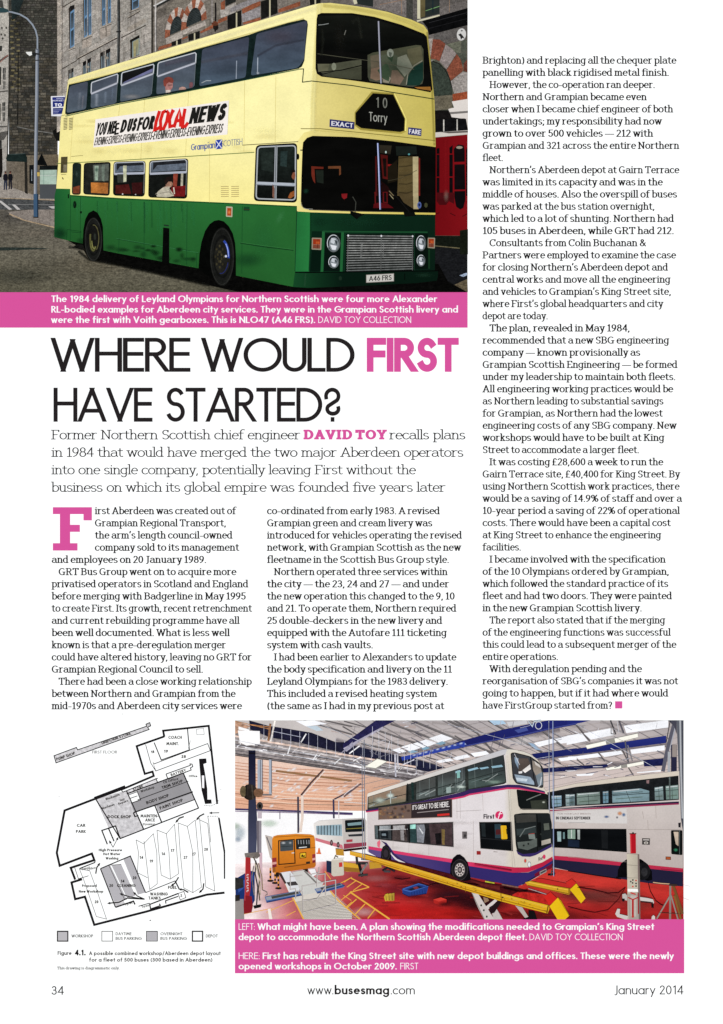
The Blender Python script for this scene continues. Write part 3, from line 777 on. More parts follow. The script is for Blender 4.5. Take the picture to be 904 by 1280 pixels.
# ---- banded arch building
b4 = Thing('banded_stone_building', 'granite building with red and white striped arches behind the bus', 'building', mat='stone')
w4 = b4.part('wall'); g4 = [(112, 106, 96), (120, 114, 104), (104, 98, 90), (126, 119, 110)]
w4.poly([(191, -6), (584.5, -6), (584.5, 300), (380, 300), (191, 100)], (84, 78, 70))
ashlar(w4, 192, 420, -300, -90, 10.5, 22, g4, .05, (191.5, -6, 420, 90), .3)
ashlar(w4, 420, 584, -240, -80, 10.5, 26, [(96, 92, 88), (106, 101, 97), (86, 83, 80)], .05, (420, -6, 584.5, 60), .35)
ashlar(w4, 530, 584, -80, -12, 7.2, 11, [(84, 88, 76), (96, 98, 84), (74, 78, 68)], .10, (530, 30, 584.5, 140), .5)
def striped(th, cx, cy, rx0, ry0, rx1, ry1, a0, a1, n, sk, lab=None):
    p = th.part('striped_arch', 'stone', label=lab)
    for i in range(n):
        q = []
        for (rx, ry, ts) in ((rx0, ry0, (i, i + 1)), (rx1, ry1, (i + 1, i))):
            for t in ts:
                an = radians(a0 + (a1 - a0) * t / n); x = cx + rx * cos(an); q.append((x, cy - ry * sin(an) - (x - cx) * sk))
        p.poly(q, jit((178, 168, 158) if i % 2 else (138, 84, 62), .08), clip=R1, up=(1 if i == 0 else 0))
    return p
for (cx, cy, rx, ry) in ((220.5, 40.5, 8.0, 20), (242.5, 30, 9.6, 20)):
    k_ = .46
    p = striped(b4, cx, cy, rx, ry, rx + 6.5, ry + 11, 182, -2, 9, k_)
    v = b4.part('vent_panel', 'dark', label='dark louvred arch infill')
    o = [(cx + rx * cos(radians(t)), cy - ry * sin(radians(t)) - rx * cos(radians(t)) * k_) for t in range(0, 181, 12)]
    v.poly(o, (38, 44, 44))
    for i in range(8): v.line([(cx - rx * .8, cy - 1 - i * 2.1 + rx * .8 * k_), (cx + rx * .8, cy - 1 - i * 2.1 - rx * .8 * k_)], .4, (66, 72, 72), up=(1 if i == 0 else 0))
w4.poly(T(1, 0, 375, 290, 500, 232, 505, 270, 500, 285, 380, 335), (166, 158, 148)); w4.poly(T(1, 0, 505, 230, 672, 158, 680, 190, 505, 265), (170, 162, 152)); w4.poly(T(1, 0, 785, 75, 904, 20, 904, 95, 790, 135), (166, 160, 152))
rb = (138, 82, 58)
for q in (T(1, 0, 315, 380, 325, 352, 420, 325, 418, 350, 350, 370), T(1, 0, 632, 240, 720, 190, 770, 165, 770, 195, 640, 252), T(1, 0, 770, 150, 838, 122, 838, 150, 770, 178), T(1, 0, 790, 20, 822, 0, 822, 70, 792, 75), T(1, 0, 498, 290, 540, 270, 540, 285, 500, 300),
          T(2, 0, 75, 70, 215, 0, 215, 42, 80, 105), T(2, 0, 350, 70, 515, 10, 515, 45, 350, 98), T(2, 0, 85, 170, 215, 130, 218, 155, 85, 185), T(2, 0, 100, 20, 200, -30, 205, -10, 100, 40)):
    w4.poly(q, rb, clip=R1)
for q in (T(2, 0, -10, 60, 75, 20, 215, -30, 300, -50, 220, 5, -10, 95), T(2, 0, 72, 108, 212, 50, 214, 125, 80, 170)):
    w4.poly(q, (140, 136, 136), clip=R1)
for q in (T(1, 0, 420, 318, 492, 290, 494, 330, 420, 348), T(1, 0, 545, 262, 632, 232, 632, 288, 548, 310), T(1, 0, 840, 118, 904, 92, 904, 205, 842, 222), T(2, 0, -10, 108, 72, 75, 72, 195, -10, 220), T(2, 0, 218, 12, 342, -30, 345, 100, 220, 148), T(2, 0, 580, -30, 668, -30, 668, 25, 590, 40)):
    p = b4.part('window', 'dark'); p.poly(q, (26, 26, 24), clip=R1)
    xm = q[0][0] * .45 + q[1][0] * .55; p.sub('frame', 'paint').line([(xm, q[0][1] - 2), (xm, q[3][1] - 1)], 1.8, (188, 182, 152), clip=R1)
w4.poly(T(1, 0, 822, -20, 904, -20, 904, 12, 826, 48), (40, 42, 40)); b4.part('pipe', 'dark').line(T(1, 0, 750, 20, 752, 100, 748, 240), 2.2, (30, 28, 26)); w4.ell(*T(1, 0, 752, 205)[0], 3.4, 4, (28, 26, 24)); w4.ell(*T(1, 0, 745, 178)[0], 4, 3, (96, 56, 40)); w4.line(T(1, 0, 725, 0, 725, 170), 2.4, (140, 134, 128))
gt = b4.part('gutter', 'dark'); gt.line(T(1, 0, 285, 60, 420, -15), 3.6, (42, 42, 40)); gt.line(T(1, 0, 285, 46, 400, -14), 1.6, (200, 200, 196)); gt.line(T(1, 0, 300, -10, 298, 90, 300, 390), 2.0, (186, 182, 176)); gt.line(T(1, 0, 306, 90, 307, 390), .9, (70, 66, 62))
# upper windows right of the bus roof
for q, lb in ((T(3, 0, 40, -20, 190, -20, 190, 52, 60, 30), None), (T(3, 0, 535, -20, 690, -20, 690, 105, 535, 142), 'cream framed window above the dark fascia')):
    p = b4.part('window', 'glass', label=lb); p.poly(q, (40, 46, 44), clip=R1); f = p.sub('frame', 'paint')
    f.line([(q[0][0], -6), q[3]], 4.2, (206, 202, 172), clip=R1)
    if lb:
        f.line(T(3, 0, 520, 160, 692, 116), 2.0, (206, 202, 172)); p.poly(T(3, 0, 545, -20, 582, -20, 582, 125, 545, 135), (92, 84, 56)); p.line(T(3, 0, 585, 82, 690, 48), .9, (110, 150, 96)); p.line(T(3, 0, 640, -20, 640, 95), 1.4, (26, 40, 44))
w4.poly(T(2, 0, 668, -20, 904, -20, 904, 28, 670, 22), (104, 98, 92), clip=R1); w4.poly(T(3, 0, 192, -20, 440, -20, 440, 130, 300, 85, 192, 50), (116, 110, 106), clip=R1); w4.line(T(3, 0, 240, 35, 440, -5), .7, (150, 120, 96)); w4.line(T(3, 0, 405, -20, 405, 110), .7, (150, 120, 96)); w4.line(T(3, 0, 765, -20, 765, 92), .7, (146, 122, 100))
w4.poly(T(3, 0, 440, -20, 490, -20, 490, 150, 440, 130), (62, 62, 58), clip=R1)
fs = b4.part('fascia', 'dark', label='deep black fascia board over the striped arch'); fs.poly(T(3, 0, 560, 160, 700, 118, 895, 62, 902, 62, 902, 190, 610, 265, 598, 210), (12, 12, 13)); fs.line(T(3, 0, 610, 172, 900, 95), .6, (44, 44, 46)); fs.line(T(3, 0, 610, 215, 900, 140), .5, (34, 34, 36))
# the big arch
ar = b4.part('striped_arch', 'stone', label='large arch of red and grey blocks right of the bus')
inn = T(3, 0, 600, 455, 640, 455, 690, 480, 735, 530, 765, 590, 782, 660, 790, 740, 640, 745, 600, 745)
ar.poly(inn, (52, 60, 52)); ar.poly(T(3, 0, 600, 730, 790, 715, 786, 753) + T(3, 1, 786, 100, 600, 110), (104, 98, 82))
for q, c in ((T(3, 0, 600, 292, 640, 290, 628, 400, 618, 440, 600, 440), (150, 142, 134)), (T(3, 0, 640, 296, 690, 298, 735, 330, 690, 462, 660, 448, 622, 442), (124, 70, 54)),
             (T(3, 0, 737, 334, 780, 365, 818, 405, 742, 522, 715, 490, 690, 464), (142, 132, 128)), (T(3, 0, 820, 408, 850, 450, 868, 520, 862, 540, 775, 608, 760, 565, 744, 526), (126, 72, 54)),
             (T(3, 0, 864, 540, 904, 548, 904, 690, 800, 705, 786, 660, 776, 612), (152, 146, 140)), (T(3, 0, 872, 480, 904, 440, 904, 545, 870, 536), (104, 58, 46)), (T(3, 0, 788, 710, 904, 688, 904, 753, 792, 753) + [], (146, 74, 48)), (T(3, 1, 788, 0, 904, 0, 904, 30, 790, 42), (146, 74, 48))):
    ar.poly(q, c, clip=R1)
ar.line(T(3, 0, 640, 462, 690, 480, 735, 530, 765, 590, 784, 660), 1.2, (30, 30, 28)); ar.line(T(3, 0, 560, 520, 600, 470, 640, 455), 1, (140, 138, 130))
# white canopy and red shopfront
pc = b4.part('canopy', 'paint', label='white moulded canopy over the red door'); pc.poly(T(3, 1, 782, 42, 904, 22, 904, 168, 786, 172, 774, 138, 760, 122, 757, 98, 800, 88), (222, 216, 208)); pc.poly(T(3, 1, 762, 122, 904, 112, 904, 128, 774, 138), (120, 116, 112)); pc.poly(T(3, 1, 880, 168, 904, 166, 904, 262, 890, 225), (214, 208, 200))
w4.poly(T(3, 1, 655, 110, 760, 108, 780, 160, 890, 175, 904, 250, 904, 262, 655, 275), (22, 20, 20))
fl = b4.part('fanlight', 'dark'); fl.poly(T(3, 1, 665, 175, 890, 172, 890, 258, 665, 270), (18, 18, 20)); fl.line(T(3, 1, 722, 178, 722, 268), 1.5, (190, 188, 180)); fl.line(T(3, 1, 823, 176, 823, 262), 1.5, (190, 188, 180))
pc.poly(T(3, 1, 655, 275, 904, 258, 904, 290, 658, 312), (206, 200, 190)); pc.poly(T(3, 1, 700, 272, 904, 262, 904, 275, 760, 282), (90, 84, 80))
rd = Thing('red_door', 'red shop door with arched glass panes right of the bus', 'door', mat='paint')
d0 = rd.part('door_leaf'); d0.poly(T(3, 1, 660, 314, 904, 292, 904, 753) + T(3, 2, 904, 330, 655, 328), hgrad(544, (108, 12, 18), 584, (126, 18, 24)), clip=R1, cell=10)
for q in (T(3, 1, 668, 395, 690, 392, 690, 436, 668, 436), T(3, 1, 668, 442, 690, 442, 690, 608, 668, 608), T(3, 1, 668, 616, 690, 616, 690, 753, 668, 753), T(3, 1, 764, 390, 790, 370, 786, 434, 766, 434), T(3, 1, 764, 442, 790, 442, 790, 606, 764, 606), T(3, 1, 764, 616, 790, 616, 790, 753, 764, 753),
          T(3, 1, 798, 400, 830, 365, 872, 372, 880, 410, 880, 495, 800, 498), T(3, 1, 802, 516, 880, 514, 884, 705, 802, 705), T(3, 1, 890, 400, 904, 390, 904, 753, 890, 753)):
    rd.part('pane', 'glass').poly(q, (16, 12, 14), clip=R1)
rd.part('pane', 'glass').poly(T(3, 1, 802, 718, 884, 716, 884, 753) + T(3, 2, 884, 60, 870, 120, 845, 132, 815, 110, 802, 40), (14, 11, 13)); rd.part('pane', 'glass').poly(T(3, 2, 668, 5, 800, 5, 800, 90, 760, 70, 740, 98, 690, 98, 668, 70), (70, 14, 18))
d0.line(T(3, 2, 660, 168, 690, 155), .8, (60, 8, 12)); d0.line(T(3, 2, 770, 160, 810, 180), .9, (50, 8, 12)); d0.line(T(3, 2, 862, 185, 897, 165), .9, (50, 8, 12)); d0.ell(*T(3, 1, 840, 388)[0], 4, 1.8, (150, 140, 122), n=12)
d0.soft(T(3, 1, 735, 330, 735, 753), 7, (140, 22, 28), .6); d0.glow(*T(3, 2, 740, 30)[0], 4, 9, (150, 130, 118), .35)
kk = b4.part('doorstep', 'stone'); kk.poly(T(3, 2, 650, 330, 845, 332, 845, 432, 650, 408), (20, 24, 18)); kk.line(T(3, 2, 655, 406, 842, 424), 1.2, (96, 90, 66)); kk.poly(T(3, 2, 843, 290, 904, 280, 904, 470, 845, 470), (20, 24, 16))
rw = Thing('wall_roundel', 'white round plaque with black bird high on the stone wall', 'plaque', mat='paint')
rw.part('disc').ell(576.9, 43.2, 5.8, 7.7, (206, 206, 202), rot=.12); rw.part('emblem').poly(T(3, 0, 830, 262, 850, 252, 866, 270, 880, 292, 862, 286, 852, 300, 845, 275), (40, 40, 40)); rw.parts[-1].ell(*T(3, 0, 858, 232)[0], 1.2, 1, (96, 96, 94), n=8)

# ---- street lamp
lp = Thing('street_lamp', 'tall curved grey street lamp with small white box on its pole', 'street lamp', mat='paint')
po = lp.part('pole'); xs = T(0, 0, 282, 370, 279, 753) + T(0, 1, 272, 380, 268, 753) + T(0, 2, 270, 190)
po.line(xs, 4.2, (132, 140, 150)); po.line([(x - 1.2, y) for x, y in xs], .9, (168, 174, 182)); po.line([(x + 1.5, y) for x, y in xs], 1.1, (84, 92, 104))
po.line(T(0, 2, 269, 15, 270, 190), 5.2, (62, 88, 114)); po.line(T(0, 2, 285, 15, 286, 190), 1.4, (32, 44, 60)); po.line(T(0, 2, 252, 190, 290, 192), 1.2, (24, 26, 26))
arm = lp.part('arm'); arm.line(T(0, 0, 30, 82, 90, 92, 150, 108, 205, 140, 245, 185, 270, 230, 283, 285, 283, 372), 2.0, (142, 152, 162)); arm.line(T(0, 0, 272, 372, 292, 372), 1.2, (90, 96, 104))
lp.part('lamp_head', 'paint').poly(T(0, 0, -40, 60, 20, 58, 60, 72, 70, 88, 40, 96, -40, 100), (46, 70, 74)); lp.part('clamp', 'dark').line(T(0, 0, 270, 405, 300, 410), 2.0, (40, 42, 44)); lp.parts[-1].line(T(0, 0, 268, 455, 300, 455), 1.4, (60, 62, 66))
bx = lp.part('floodlight', 'paint', label='small white floodlight clamped to the pole'); bx.poly(T(0, 0, 195, 392, 240, 390, 248, 412, 225, 422, 205, 408), (230, 232, 226)); bx.poly(T(0, 0, 240, 398, 275, 400, 272, 425, 245, 420), (34, 36, 36))
lp.part('notice', 'paint').poly(T(0, 1, 280, 575, 300, 575, 300, 605, 282, 605), (196, 170, 92))

# ---- blue street sign
sg = Thing('street_sign', 'blue and white notice board reading TO beside the upper rear of the bus', 'sign', mat='paint')
bd = sg.part('board'); bd.poly(T(0, 0, 385, 725, 492, 722, 480, 753) + T(0, 1, 482, 155, 388, 152, 384, 10), (226, 228, 230))
bd.poly(T(0, 1, 398, 10, 484, 8, 480, 80, 398, 84), (32, 44, 116)); bd.poly(T(0, 1, 400, 92, 480, 90, 470, 135, 400, 140), (34, 46, 112)); bd.poly(T(0, 0, 395, 735, 490, 732, 488, 753, 395, 753), (40, 48, 120))
tx = sg.part('lettering'); text(tx, SANS, 'TO', 68.6, 133.3, 4.1, 77.6, wt=.3, wh=.25, col=(240, 242, 250)); text(tx, SANS, 'NOW BUILT', 66.2, 126.8, 1.8, 79.6, wt=.2, col=(220, 224, 240)); text(tx, SANS, 'OFFICES', 70.5, 124.2, 1.5, 79.5, wt=.2, col=(200, 206, 230))
for i, (a, b) in enumerate(((67, 77), (67, 74), (67, 73))): tx.line([(a, 137.6 + i * 1.9), (b, 137.4 + i * 1.9)], .5, (170, 176, 214), up=0)

# ---- pedestrians
def walker(x, y0, y1, coat, legs, hair, lab):
    t = Thing('person', lab, 'person', 'people walking on the far pavement', mat='cloth'); h = y1 - y0
    b = t.part('body'); b.poly([(x - .8, y0 + h * .13), (x + .9, y0 + h * .13), (x + 2.5, y0 + h * .2), (x + 3.1, y0 + h * .36), (x + 2.5, y0 + h * .5), (x + 2.0, y0 + h * .52), (x + 2.2, y0 + h * .75), (x + 2.2, y1), (x + .6, y1), (x + .3, y0 + h * .62), (x - .2, y0 + h * .62), (x - .7, y1), (x - 2.2, y1), (x - 1.9, y0 + h * .72), (x - 1.7, y0 + h * .5), (x - 2.8, y0 + h * .42), (x - 2.6, y0 + h * .22)], vgrad(y0 + h * .5, coat, y0 + h * .53, legs), cell=1.2)
    b.ell(x, y0 + h * .075, 1.15, 1.75, (150, 110, 92), n=10)
    t.part('hair').poly(ellipse(x, y0 + h * .05, 1.3, 1.2, 0, 10), hair)
walker(6.9, 214, 237.4, (24, 24, 30), (44, 50, 66), (60, 44, 36), 'person in dark jacket and blue trousers, left of the walking pair')
walker(13.0, 214, 236.6, (22, 22, 26), (34, 34, 42), (70, 40, 34), 'person in dark clothes, right of the walking pair')

# ================================================================== the green and cream bus
CR = (250, 241, 165)
bus = Thing('double_decker_bus', 'green and cream double decker bus with newspaper advert along its side', 'bus', mat='paint')
road.base.poly([(84, 300), (104, 312), (112, 325), (145, 331), (200, 343), (262, 357), (300, 365.3), (584.5, 365.3), (560, 352), (548, 330), (360, 330), (200, 300)], (9, 9, 8), clip=R1)  # cast shadow of the bus painted flat on the road
road.base.soft([(98, 314), (112, 325), (145, 331), (200, 343), (262, 357)], 5, (24, 24, 20), .8); road.base.soft([(86, 309), (105, 311), (118, 318)], 5, (40, 38, 32), .7); road.base.poly(T(0, 2, 540, 425, 580, 395, 632, 400, 632, 440, 560, 420), (20, 20, 18))  # feathered edges of the painted bus shadow
body = bus.part('body')
side = [(68, 296.4), (68.4, 245), (70.5, 236), (73, 203), (76.3, 148), (83, 120), (85.3, 101), (87.2, 98.4), (150.2, 78.8), (295.2, 34.8), (386, 7.6), (397.9, 4.6), (404, 3.8), (398, 60), (393, 130), (392, 165), (378, 175), (372, 257.4), (371.3, 262), (368.8, 339.6), (366.3, 358.6), (295, 344.5), (294, 320), (248, 335.4), (145, 316.3), (129.4, 313), (104.5, 304.7), (84.6, 300.6)]
def sidec(x, y):
    c = mixc((246, 236, 160), (254, 246, 176), (x - 80) / 200.0)
    if y > 150: c = mixc(c, (248, 236, 150), (y - 150) / 120.0)
    return c
body.poly(side, sidec, cell=10)
body.soft([(84.5, 103), (150, 84.5), (295, 41.5), (398, 9.5)], 8, (255, 248, 200), .5)
body.soft([(86, 106), (150, 90), (295, 47), (380, 23)], 2.4, (206, 190, 110), .5)
# front, cream upper; grazing light painted as a darker cream
fr = [(399, 4.4), (412.8, 3.7), (435, 6.3), (460, 10), (484.8, 15), (514.6, 24.9), (529.6, 31.5), (534.6, 38.2), (535.6, 49.8), (541.2, 106), (543.2, 125), (544.8, 186), (440, 175), (390, 172), (391, 165), (392, 130), (395, 60)]
def frc(x, y):
    c = mixc((226, 212, 132), (196, 182, 92), (x - 396) / 148.0)
    if y < 40: c = mixc((236, 224, 140), (206, 192, 100), (x - 400) / 130.0)
    return c
body.poly(fr, frc, cell=9)
body.soft([(400, 5), (396, 60), (392, 130), (391.5, 166)], 9, (248, 238, 160), .9); body.soft([(404, 7), (440, 10.5), (484, 19), (514, 29), (530, 38)], 6, (222, 208, 118), .7)
body.soft([(534, 40), (540, 106), (543, 182)], 4, (150, 138, 62), .5)
# green lower half
gr = [(68, 296.4), (68.4, 245), (70.5, 235.8), (88, 236.2), (88, 243.6), (150, 247.6), (295.2, 254), (371.5, 257.6), (371.3, 262), (369.5, 339.6), (366.3, 358.6), (295, 344.5), (294, 320), (248, 335.4), (145, 316.3), (129.4, 313), (104.5, 304.7), (84.6, 300.6)]
gp = bus.part('lower_panels', label='green lower side panels streaked with dirt'); 
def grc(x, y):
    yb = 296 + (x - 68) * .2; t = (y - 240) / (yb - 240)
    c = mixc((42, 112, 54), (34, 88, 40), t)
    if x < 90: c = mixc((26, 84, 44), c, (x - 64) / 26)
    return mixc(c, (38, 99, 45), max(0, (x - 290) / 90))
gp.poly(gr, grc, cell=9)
for i in range(46):
    x = random.uniform(92, 246); y = 250 + (x - 90) * .03; h = random.uniform(8, 42); gp.soft([(x, y), (x + .6, y + h)], random.uniform(1.5, 4), random.choice([(52, 138, 78), (22, 76, 40), (60, 140, 84)]), random.uniform(.08, .28))
for i in range(26):
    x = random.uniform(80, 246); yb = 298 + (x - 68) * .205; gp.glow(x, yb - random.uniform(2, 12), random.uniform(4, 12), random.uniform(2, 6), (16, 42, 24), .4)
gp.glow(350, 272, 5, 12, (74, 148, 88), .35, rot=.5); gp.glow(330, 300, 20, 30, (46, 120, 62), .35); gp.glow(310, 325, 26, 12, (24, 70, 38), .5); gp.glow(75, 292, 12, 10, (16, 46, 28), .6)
gp.soft([(145, 298.5), (180.7, 304.8), (234, 313), (248, 316.4)], .9, (10, 38, 20), .9); gp.line([(145, 298), (248, 316)], .4, (60, 130, 78))
for (xa, ya, yb) in ((180.7, 252, 322), (234, 254, 331), (246.2, 316, 334), (88.5, 246, 300), (101, 246, 300), (149, 298, 316), (84, 287, 300), (303, 258, 342)): gp.line([(xa, ya), (xa - .6, yb)], .5, (18, 66, 34))
gp.line([(84, 287), (102, 289.5)], .5, (14, 50, 28)); gp.line([(89, 290), (102, 291)], .5, (14, 50, 28)); gp.soft([(300.5, 304), (330, 308.6), (367, 313)], 1.5, (14, 54, 28), .9); gp.line([(301, 303.2), (367, 312)], .4, (58, 122, 66))
gp.glow(224, 312, 6, 4, (10, 20, 12), .8); gp.glow(192, 308, 5, 2.5, (10, 24, 12), .7)
gp.line([(371.3, 262), (369, 339)], 1.0, (12, 46, 26))
gp.soft([(88, 244.8), (150, 248.8), (295, 255), (371, 258.4)], 1.6, (22, 74, 40), .8)
pil = bus.part('front_pillar', 'paint'); pil.poly([(371, 178), (380, 166), (392, 163), (394, 172), (386, 264), (371.4, 264)], hgrad(371, (246, 234, 152), 392, (228, 214, 132)), cell=6)
for (xa, ya, xb, yb) in ((181, 124, 176, 200), (236, 111, 232, 196), (262, 176, 262, 253), (306, 101, 305, 190), (345, 95, 344, 178), (150, 131, 147, 156)): body.line([(xa, ya), (xb, yb)], .45, (214, 200, 124), up=0)
for i in range(30): body.glow(random.uniform(100, 350), random.uniform(150, 190), random.uniform(8, 26), random.uniform(2, 7), random.choice([(226, 208, 128), (255, 250, 190), (214, 196, 118)]), .16)
# the dark stripes and mouldings
tr = bus.part('trim_line', label='thin dark green lining line along the cream panels')
tr.line([(71.3, 204.6), (150, 200.6), (235.4, 195.6), (295.2, 191.9), (318, 190.6)], .9, (84, 112, 56)); tr.line([(373, 86.6), (379.6, 86.3), (378.2, 102.9), (389.6, 101.4), (440, 107), (490, 115.5), (542.9, 124)], 1.15, (28, 52, 30)); tr.line([(82, 145.4), (150, 130), (195, 121.8), (295, 102.4), (373, 87)], 1.1, (46, 92, 60))
tr.line([(303, 181.6), (335, 179.6), (373, 177.2)], .8, (60, 50, 28)); tr.line([(89, 195.8), (104, 194.4)], .6, (140, 130, 80)); tr.line([(376, 161), (400, 161), (440, 164.8), (490, 170), (544, 175.9)], .9, (122, 112, 50)); tr.soft([(392, 163), (440, 167), (544, 178)], 1.6, (236, 222, 130), .6)
tr.line([(75.8, 145.2), (82, 143.8)], .5, (70, 80, 40)); tr.line([(92, 140), (88, 200)], .4, (222, 208, 130)); tr.line([(375.5, 187.8), (378.5, 187.8)], 1.4, (30, 30, 24))
# upper deck side glazing
gz = bus.part('upper_window_band', 'dark', label='dark rubber surround of the upper deck side windows')
gz.poly([(86.3, 106), (111.2, 100.4), (149.3, 90.2), (193, 77.4), (244.6, 62), (290, 49.6), (311.6, 43.6), (323.2, 39.4), (360, 28.8), (379.6, 24.2), (384, 26.2), (385, 31), (382, 60), (380.6, 76), (377.5, 83.4), (373, 86), (290, 103.4), (194.8, 121), (150.2, 129), (84, 143.9), (81.6, 142), (82.6, 128)], (20, 34, 32))
UW = [([(87, 107.9), (110.3, 101.6), (107.9, 136.4), (83.2, 141.4)], 0), ([(114.6, 102.9), (147.8, 91.8), (145.2, 129.6), (113.4, 135.4)], 1), ([(152.5, 90.6), (192.9, 79.6), (189.5, 119.3), (150.2, 127.6)], 2),
      ([(197.8, 78.2), (245.5, 64.9), (242.8, 109.4), (195.4, 118.3)], 3), ([(253, 61.6), (311.8, 46), (307.2, 97), (249.2, 108)], 0), ([(320.8, 42.6), (384.2, 25.8), (380.2, 75), (372.4, 85), (313.6, 94.8)], 0)]
for i, (q, k) in enumerate(UW):
    p = bus.part('window', 'glass', label=('upper deck window propped open at the top' if k == 2 else None))
    top = min(a[1] for a in q); bot = max(a[1] for a in q)
    ca, cb = ((70, 76, 88), (84, 96, 106)) if i < 4 else ((62, 66, 80), (70, 86, 100))
    p.rr(q, 3.4, vgrad(top, ca, bot, cb), cell=7)
    H4 = Homo(q[0], q[1], q[2], q[-1])
    if i == 5: p.glow(350, 46, 30, 14, (84, 80, 92), .5); p.line([(322, 92.5), (322.4, 72)], 1.1, (160, 170, 180)); p.glow(322.5, 91.5, 2.6, 2, (190, 198, 205), .8); p.soft([(322, 70), (345, 57), (380, 50)], 4, (60, 64, 76), .6)
    if i == 4: p.line([(295.4, 98.6), (296, 76)], 1.1, (150, 160, 172)); p.soft([(252, 104), (258, 101), (264, 101)], 1.6, (190, 198, 200), .7); p.soft(H4.pts([(0, .35), (1, .4)]), 6, (80, 82, 92), .5)
    if i in (1, 2, 3):
        if k == 2: p.poly(H4.pts([(.03, .03), (.97, .03), (.97, .2), (.12, .34), (.03, .36)]), (22, 22, 24)); p.poly(H4.pts([(.1, .34), (.97, .14), (.97, .24), (.06, .40)]), (104, 106, 140))
        b = p.sub('frame', 'paint'); b.line(H4.pts([(.0, .42), (.0, .06), (.03, .015), (.97, .015), (1, .06), (1, .32)]), 1.3, (196, 202, 206)); b.soft(H4.pts([(.0, .44), (1, .31)]), 3.4, (190, 194, 202), 1); b.line(H4.pts([(.02, .44), (.98, .32)]), 1.5, (186, 190, 200)); b.line(H4.pts([(1.0, .3), (1.0, .95)]), .5, (110, 120, 124))
    if i == 1: p.soft(H4.pts([(.25, .5), (.25, .95)]), 6, (168, 178, 190), .5); p.soft(H4.pts([(.6, .5), (.6, .9)]), 5, (130, 144, 160), .5); p.soft(H4.pts([(.85, .45), (.85, .9)]), 4, (110, 124, 140), .5)
    if i == 0: p.soft(H4.pts([(.62, .35), (.62, .95)]), 5, (128, 138, 150), .5); p.soft(H4.pts([(.8, .5), (.8, .95)]), 3, (150, 150, 160), .4)
    if i == 2: p.glow(165, 121, 14, 4, (160, 158, 156), .5)
    if i == 3: p.soft(H4.pts([(.2, .1), (.9, .15)]), 8, (98, 96, 110), .5)
# lower deck side windows
def lowin(q, r, lab=None, c=(24, 26, 24), name='window'):
    p = bus.part(name, 'dark', label=lab); p.rr(q, r, (18, 20, 18)); cx = sum(a[0] for a in q) / 4; cy = sum(a[1] for a in q) / 4
    q2 = [(cx + (a[0] - cx) * .93, cy + (a[1] - cy) * .95) for a in q]; p.rr(q2, r * .85, c); return p, Homo(*q2)
p, h = lowin([(91, 203.8), (101.8, 203.8), (101, 243.8), (90, 243.4)], 3.5, 'narrow rear emergency door window', (26, 38, 34)); p.poly(h.pts([(.1, .78), (.9, .72), (.9, .98), (.1, .98)]), (120, 62, 40)); p.glow(*h(.5, .35), 2, 6, (60, 76, 70), .6)
p, h = lowin([(105, 203.9), (138.6, 202.4), (137.2, 245), (104.2, 243)], 4, None, (34, 36, 32)); p.poly(h.pts([(.28, .62), (.97, .62), (.97, .96), (.3, .96)]), hgrad(113, (196, 124, 56), 138, (158, 98, 50))); p.poly(h.pts([(.35, .05), (.97, .03), (.97, .55), (.4, .58)]), (84, 90, 82)); p.poly(h.pts([(.42, .08), (.58, .08), (.56, .55), (.44, .55)]), (140, 158, 140)); p.poly(h.pts([(.7, .06), (.82, .06), (.82, .58), (.72, .55)]), (104, 116, 104)); p.glow(*h(.5, .2), 3, 4, (60, 90, 78), .7)
for q, kk2 in (([(142, 202.2), (182.4, 201.1), (181, 246), (141.4, 244.6)], 0), ([(186.6, 200.8), (235.6, 198), (234, 248.6), (185.4, 247)], 1)):
    p, h = lowin(q, 4.5, 'window with seated person behind it' if kk2 else None, (20, 22, 20)); p.poly(h.pts([(.02, .02), (.98, .02), (.98, .27), (.02, .3)]), (96, 106, 118)); p.poly(h.pts([(.08, .03), (.97, .02), (.97, .1), (.2, .12), (.08, .26)]), (34, 36, 40))
    b = p.sub('frame', 'paint'); b.line(h.pts([(.0, .36), (.0, .05), (.05, .01), (.95, .0), (1, .05), (1, .34)]), 1.2, (184, 188, 190)); b.line(h.pts([(0, .35), (1, .33)]), 2.8, (172, 178, 190)); b.line(h.pts([(1, .34), (1, .92)]), .7, (120, 124, 122))
    if not kk2: p.poly(h.pts([(.1, .36), (.45, .36), (.42, .62), (.12, .62)]), (56, 60, 54)); p.poly(h.pts([(.3, .1), (.42, .1), (.42, .58), (.32, .6)]), (186, 188, 158)); p.poly(h.pts([(.05, .7), (.5, .66), (.6, .96), (.05, .96)]), (74, 26, 24)); p.poly(h.pts([(.6, .62), (.95, .6), (.95, .96), (.64, .96)]), (52, 20, 20)); p.ell(*h(.3, .97), .9, .9, (200, 200, 200), n=8); p.ell(*h(.74, .97), .9, .9, (200, 200, 200), n=8)
    else: p.poly(h.pts([(.66, .36), (.78, .36), (.76, .72), (.66, .7)]), (132, 60, 46)); p.poly(h.pts([(.86, .36), (.92, .36), (.92, .72), (.86, .72)]), (170, 166, 146)); p.poly(h.pts([(.62, .72), (.98, .68), (.98, .97), (.6, .97)]), (110, 26, 28))
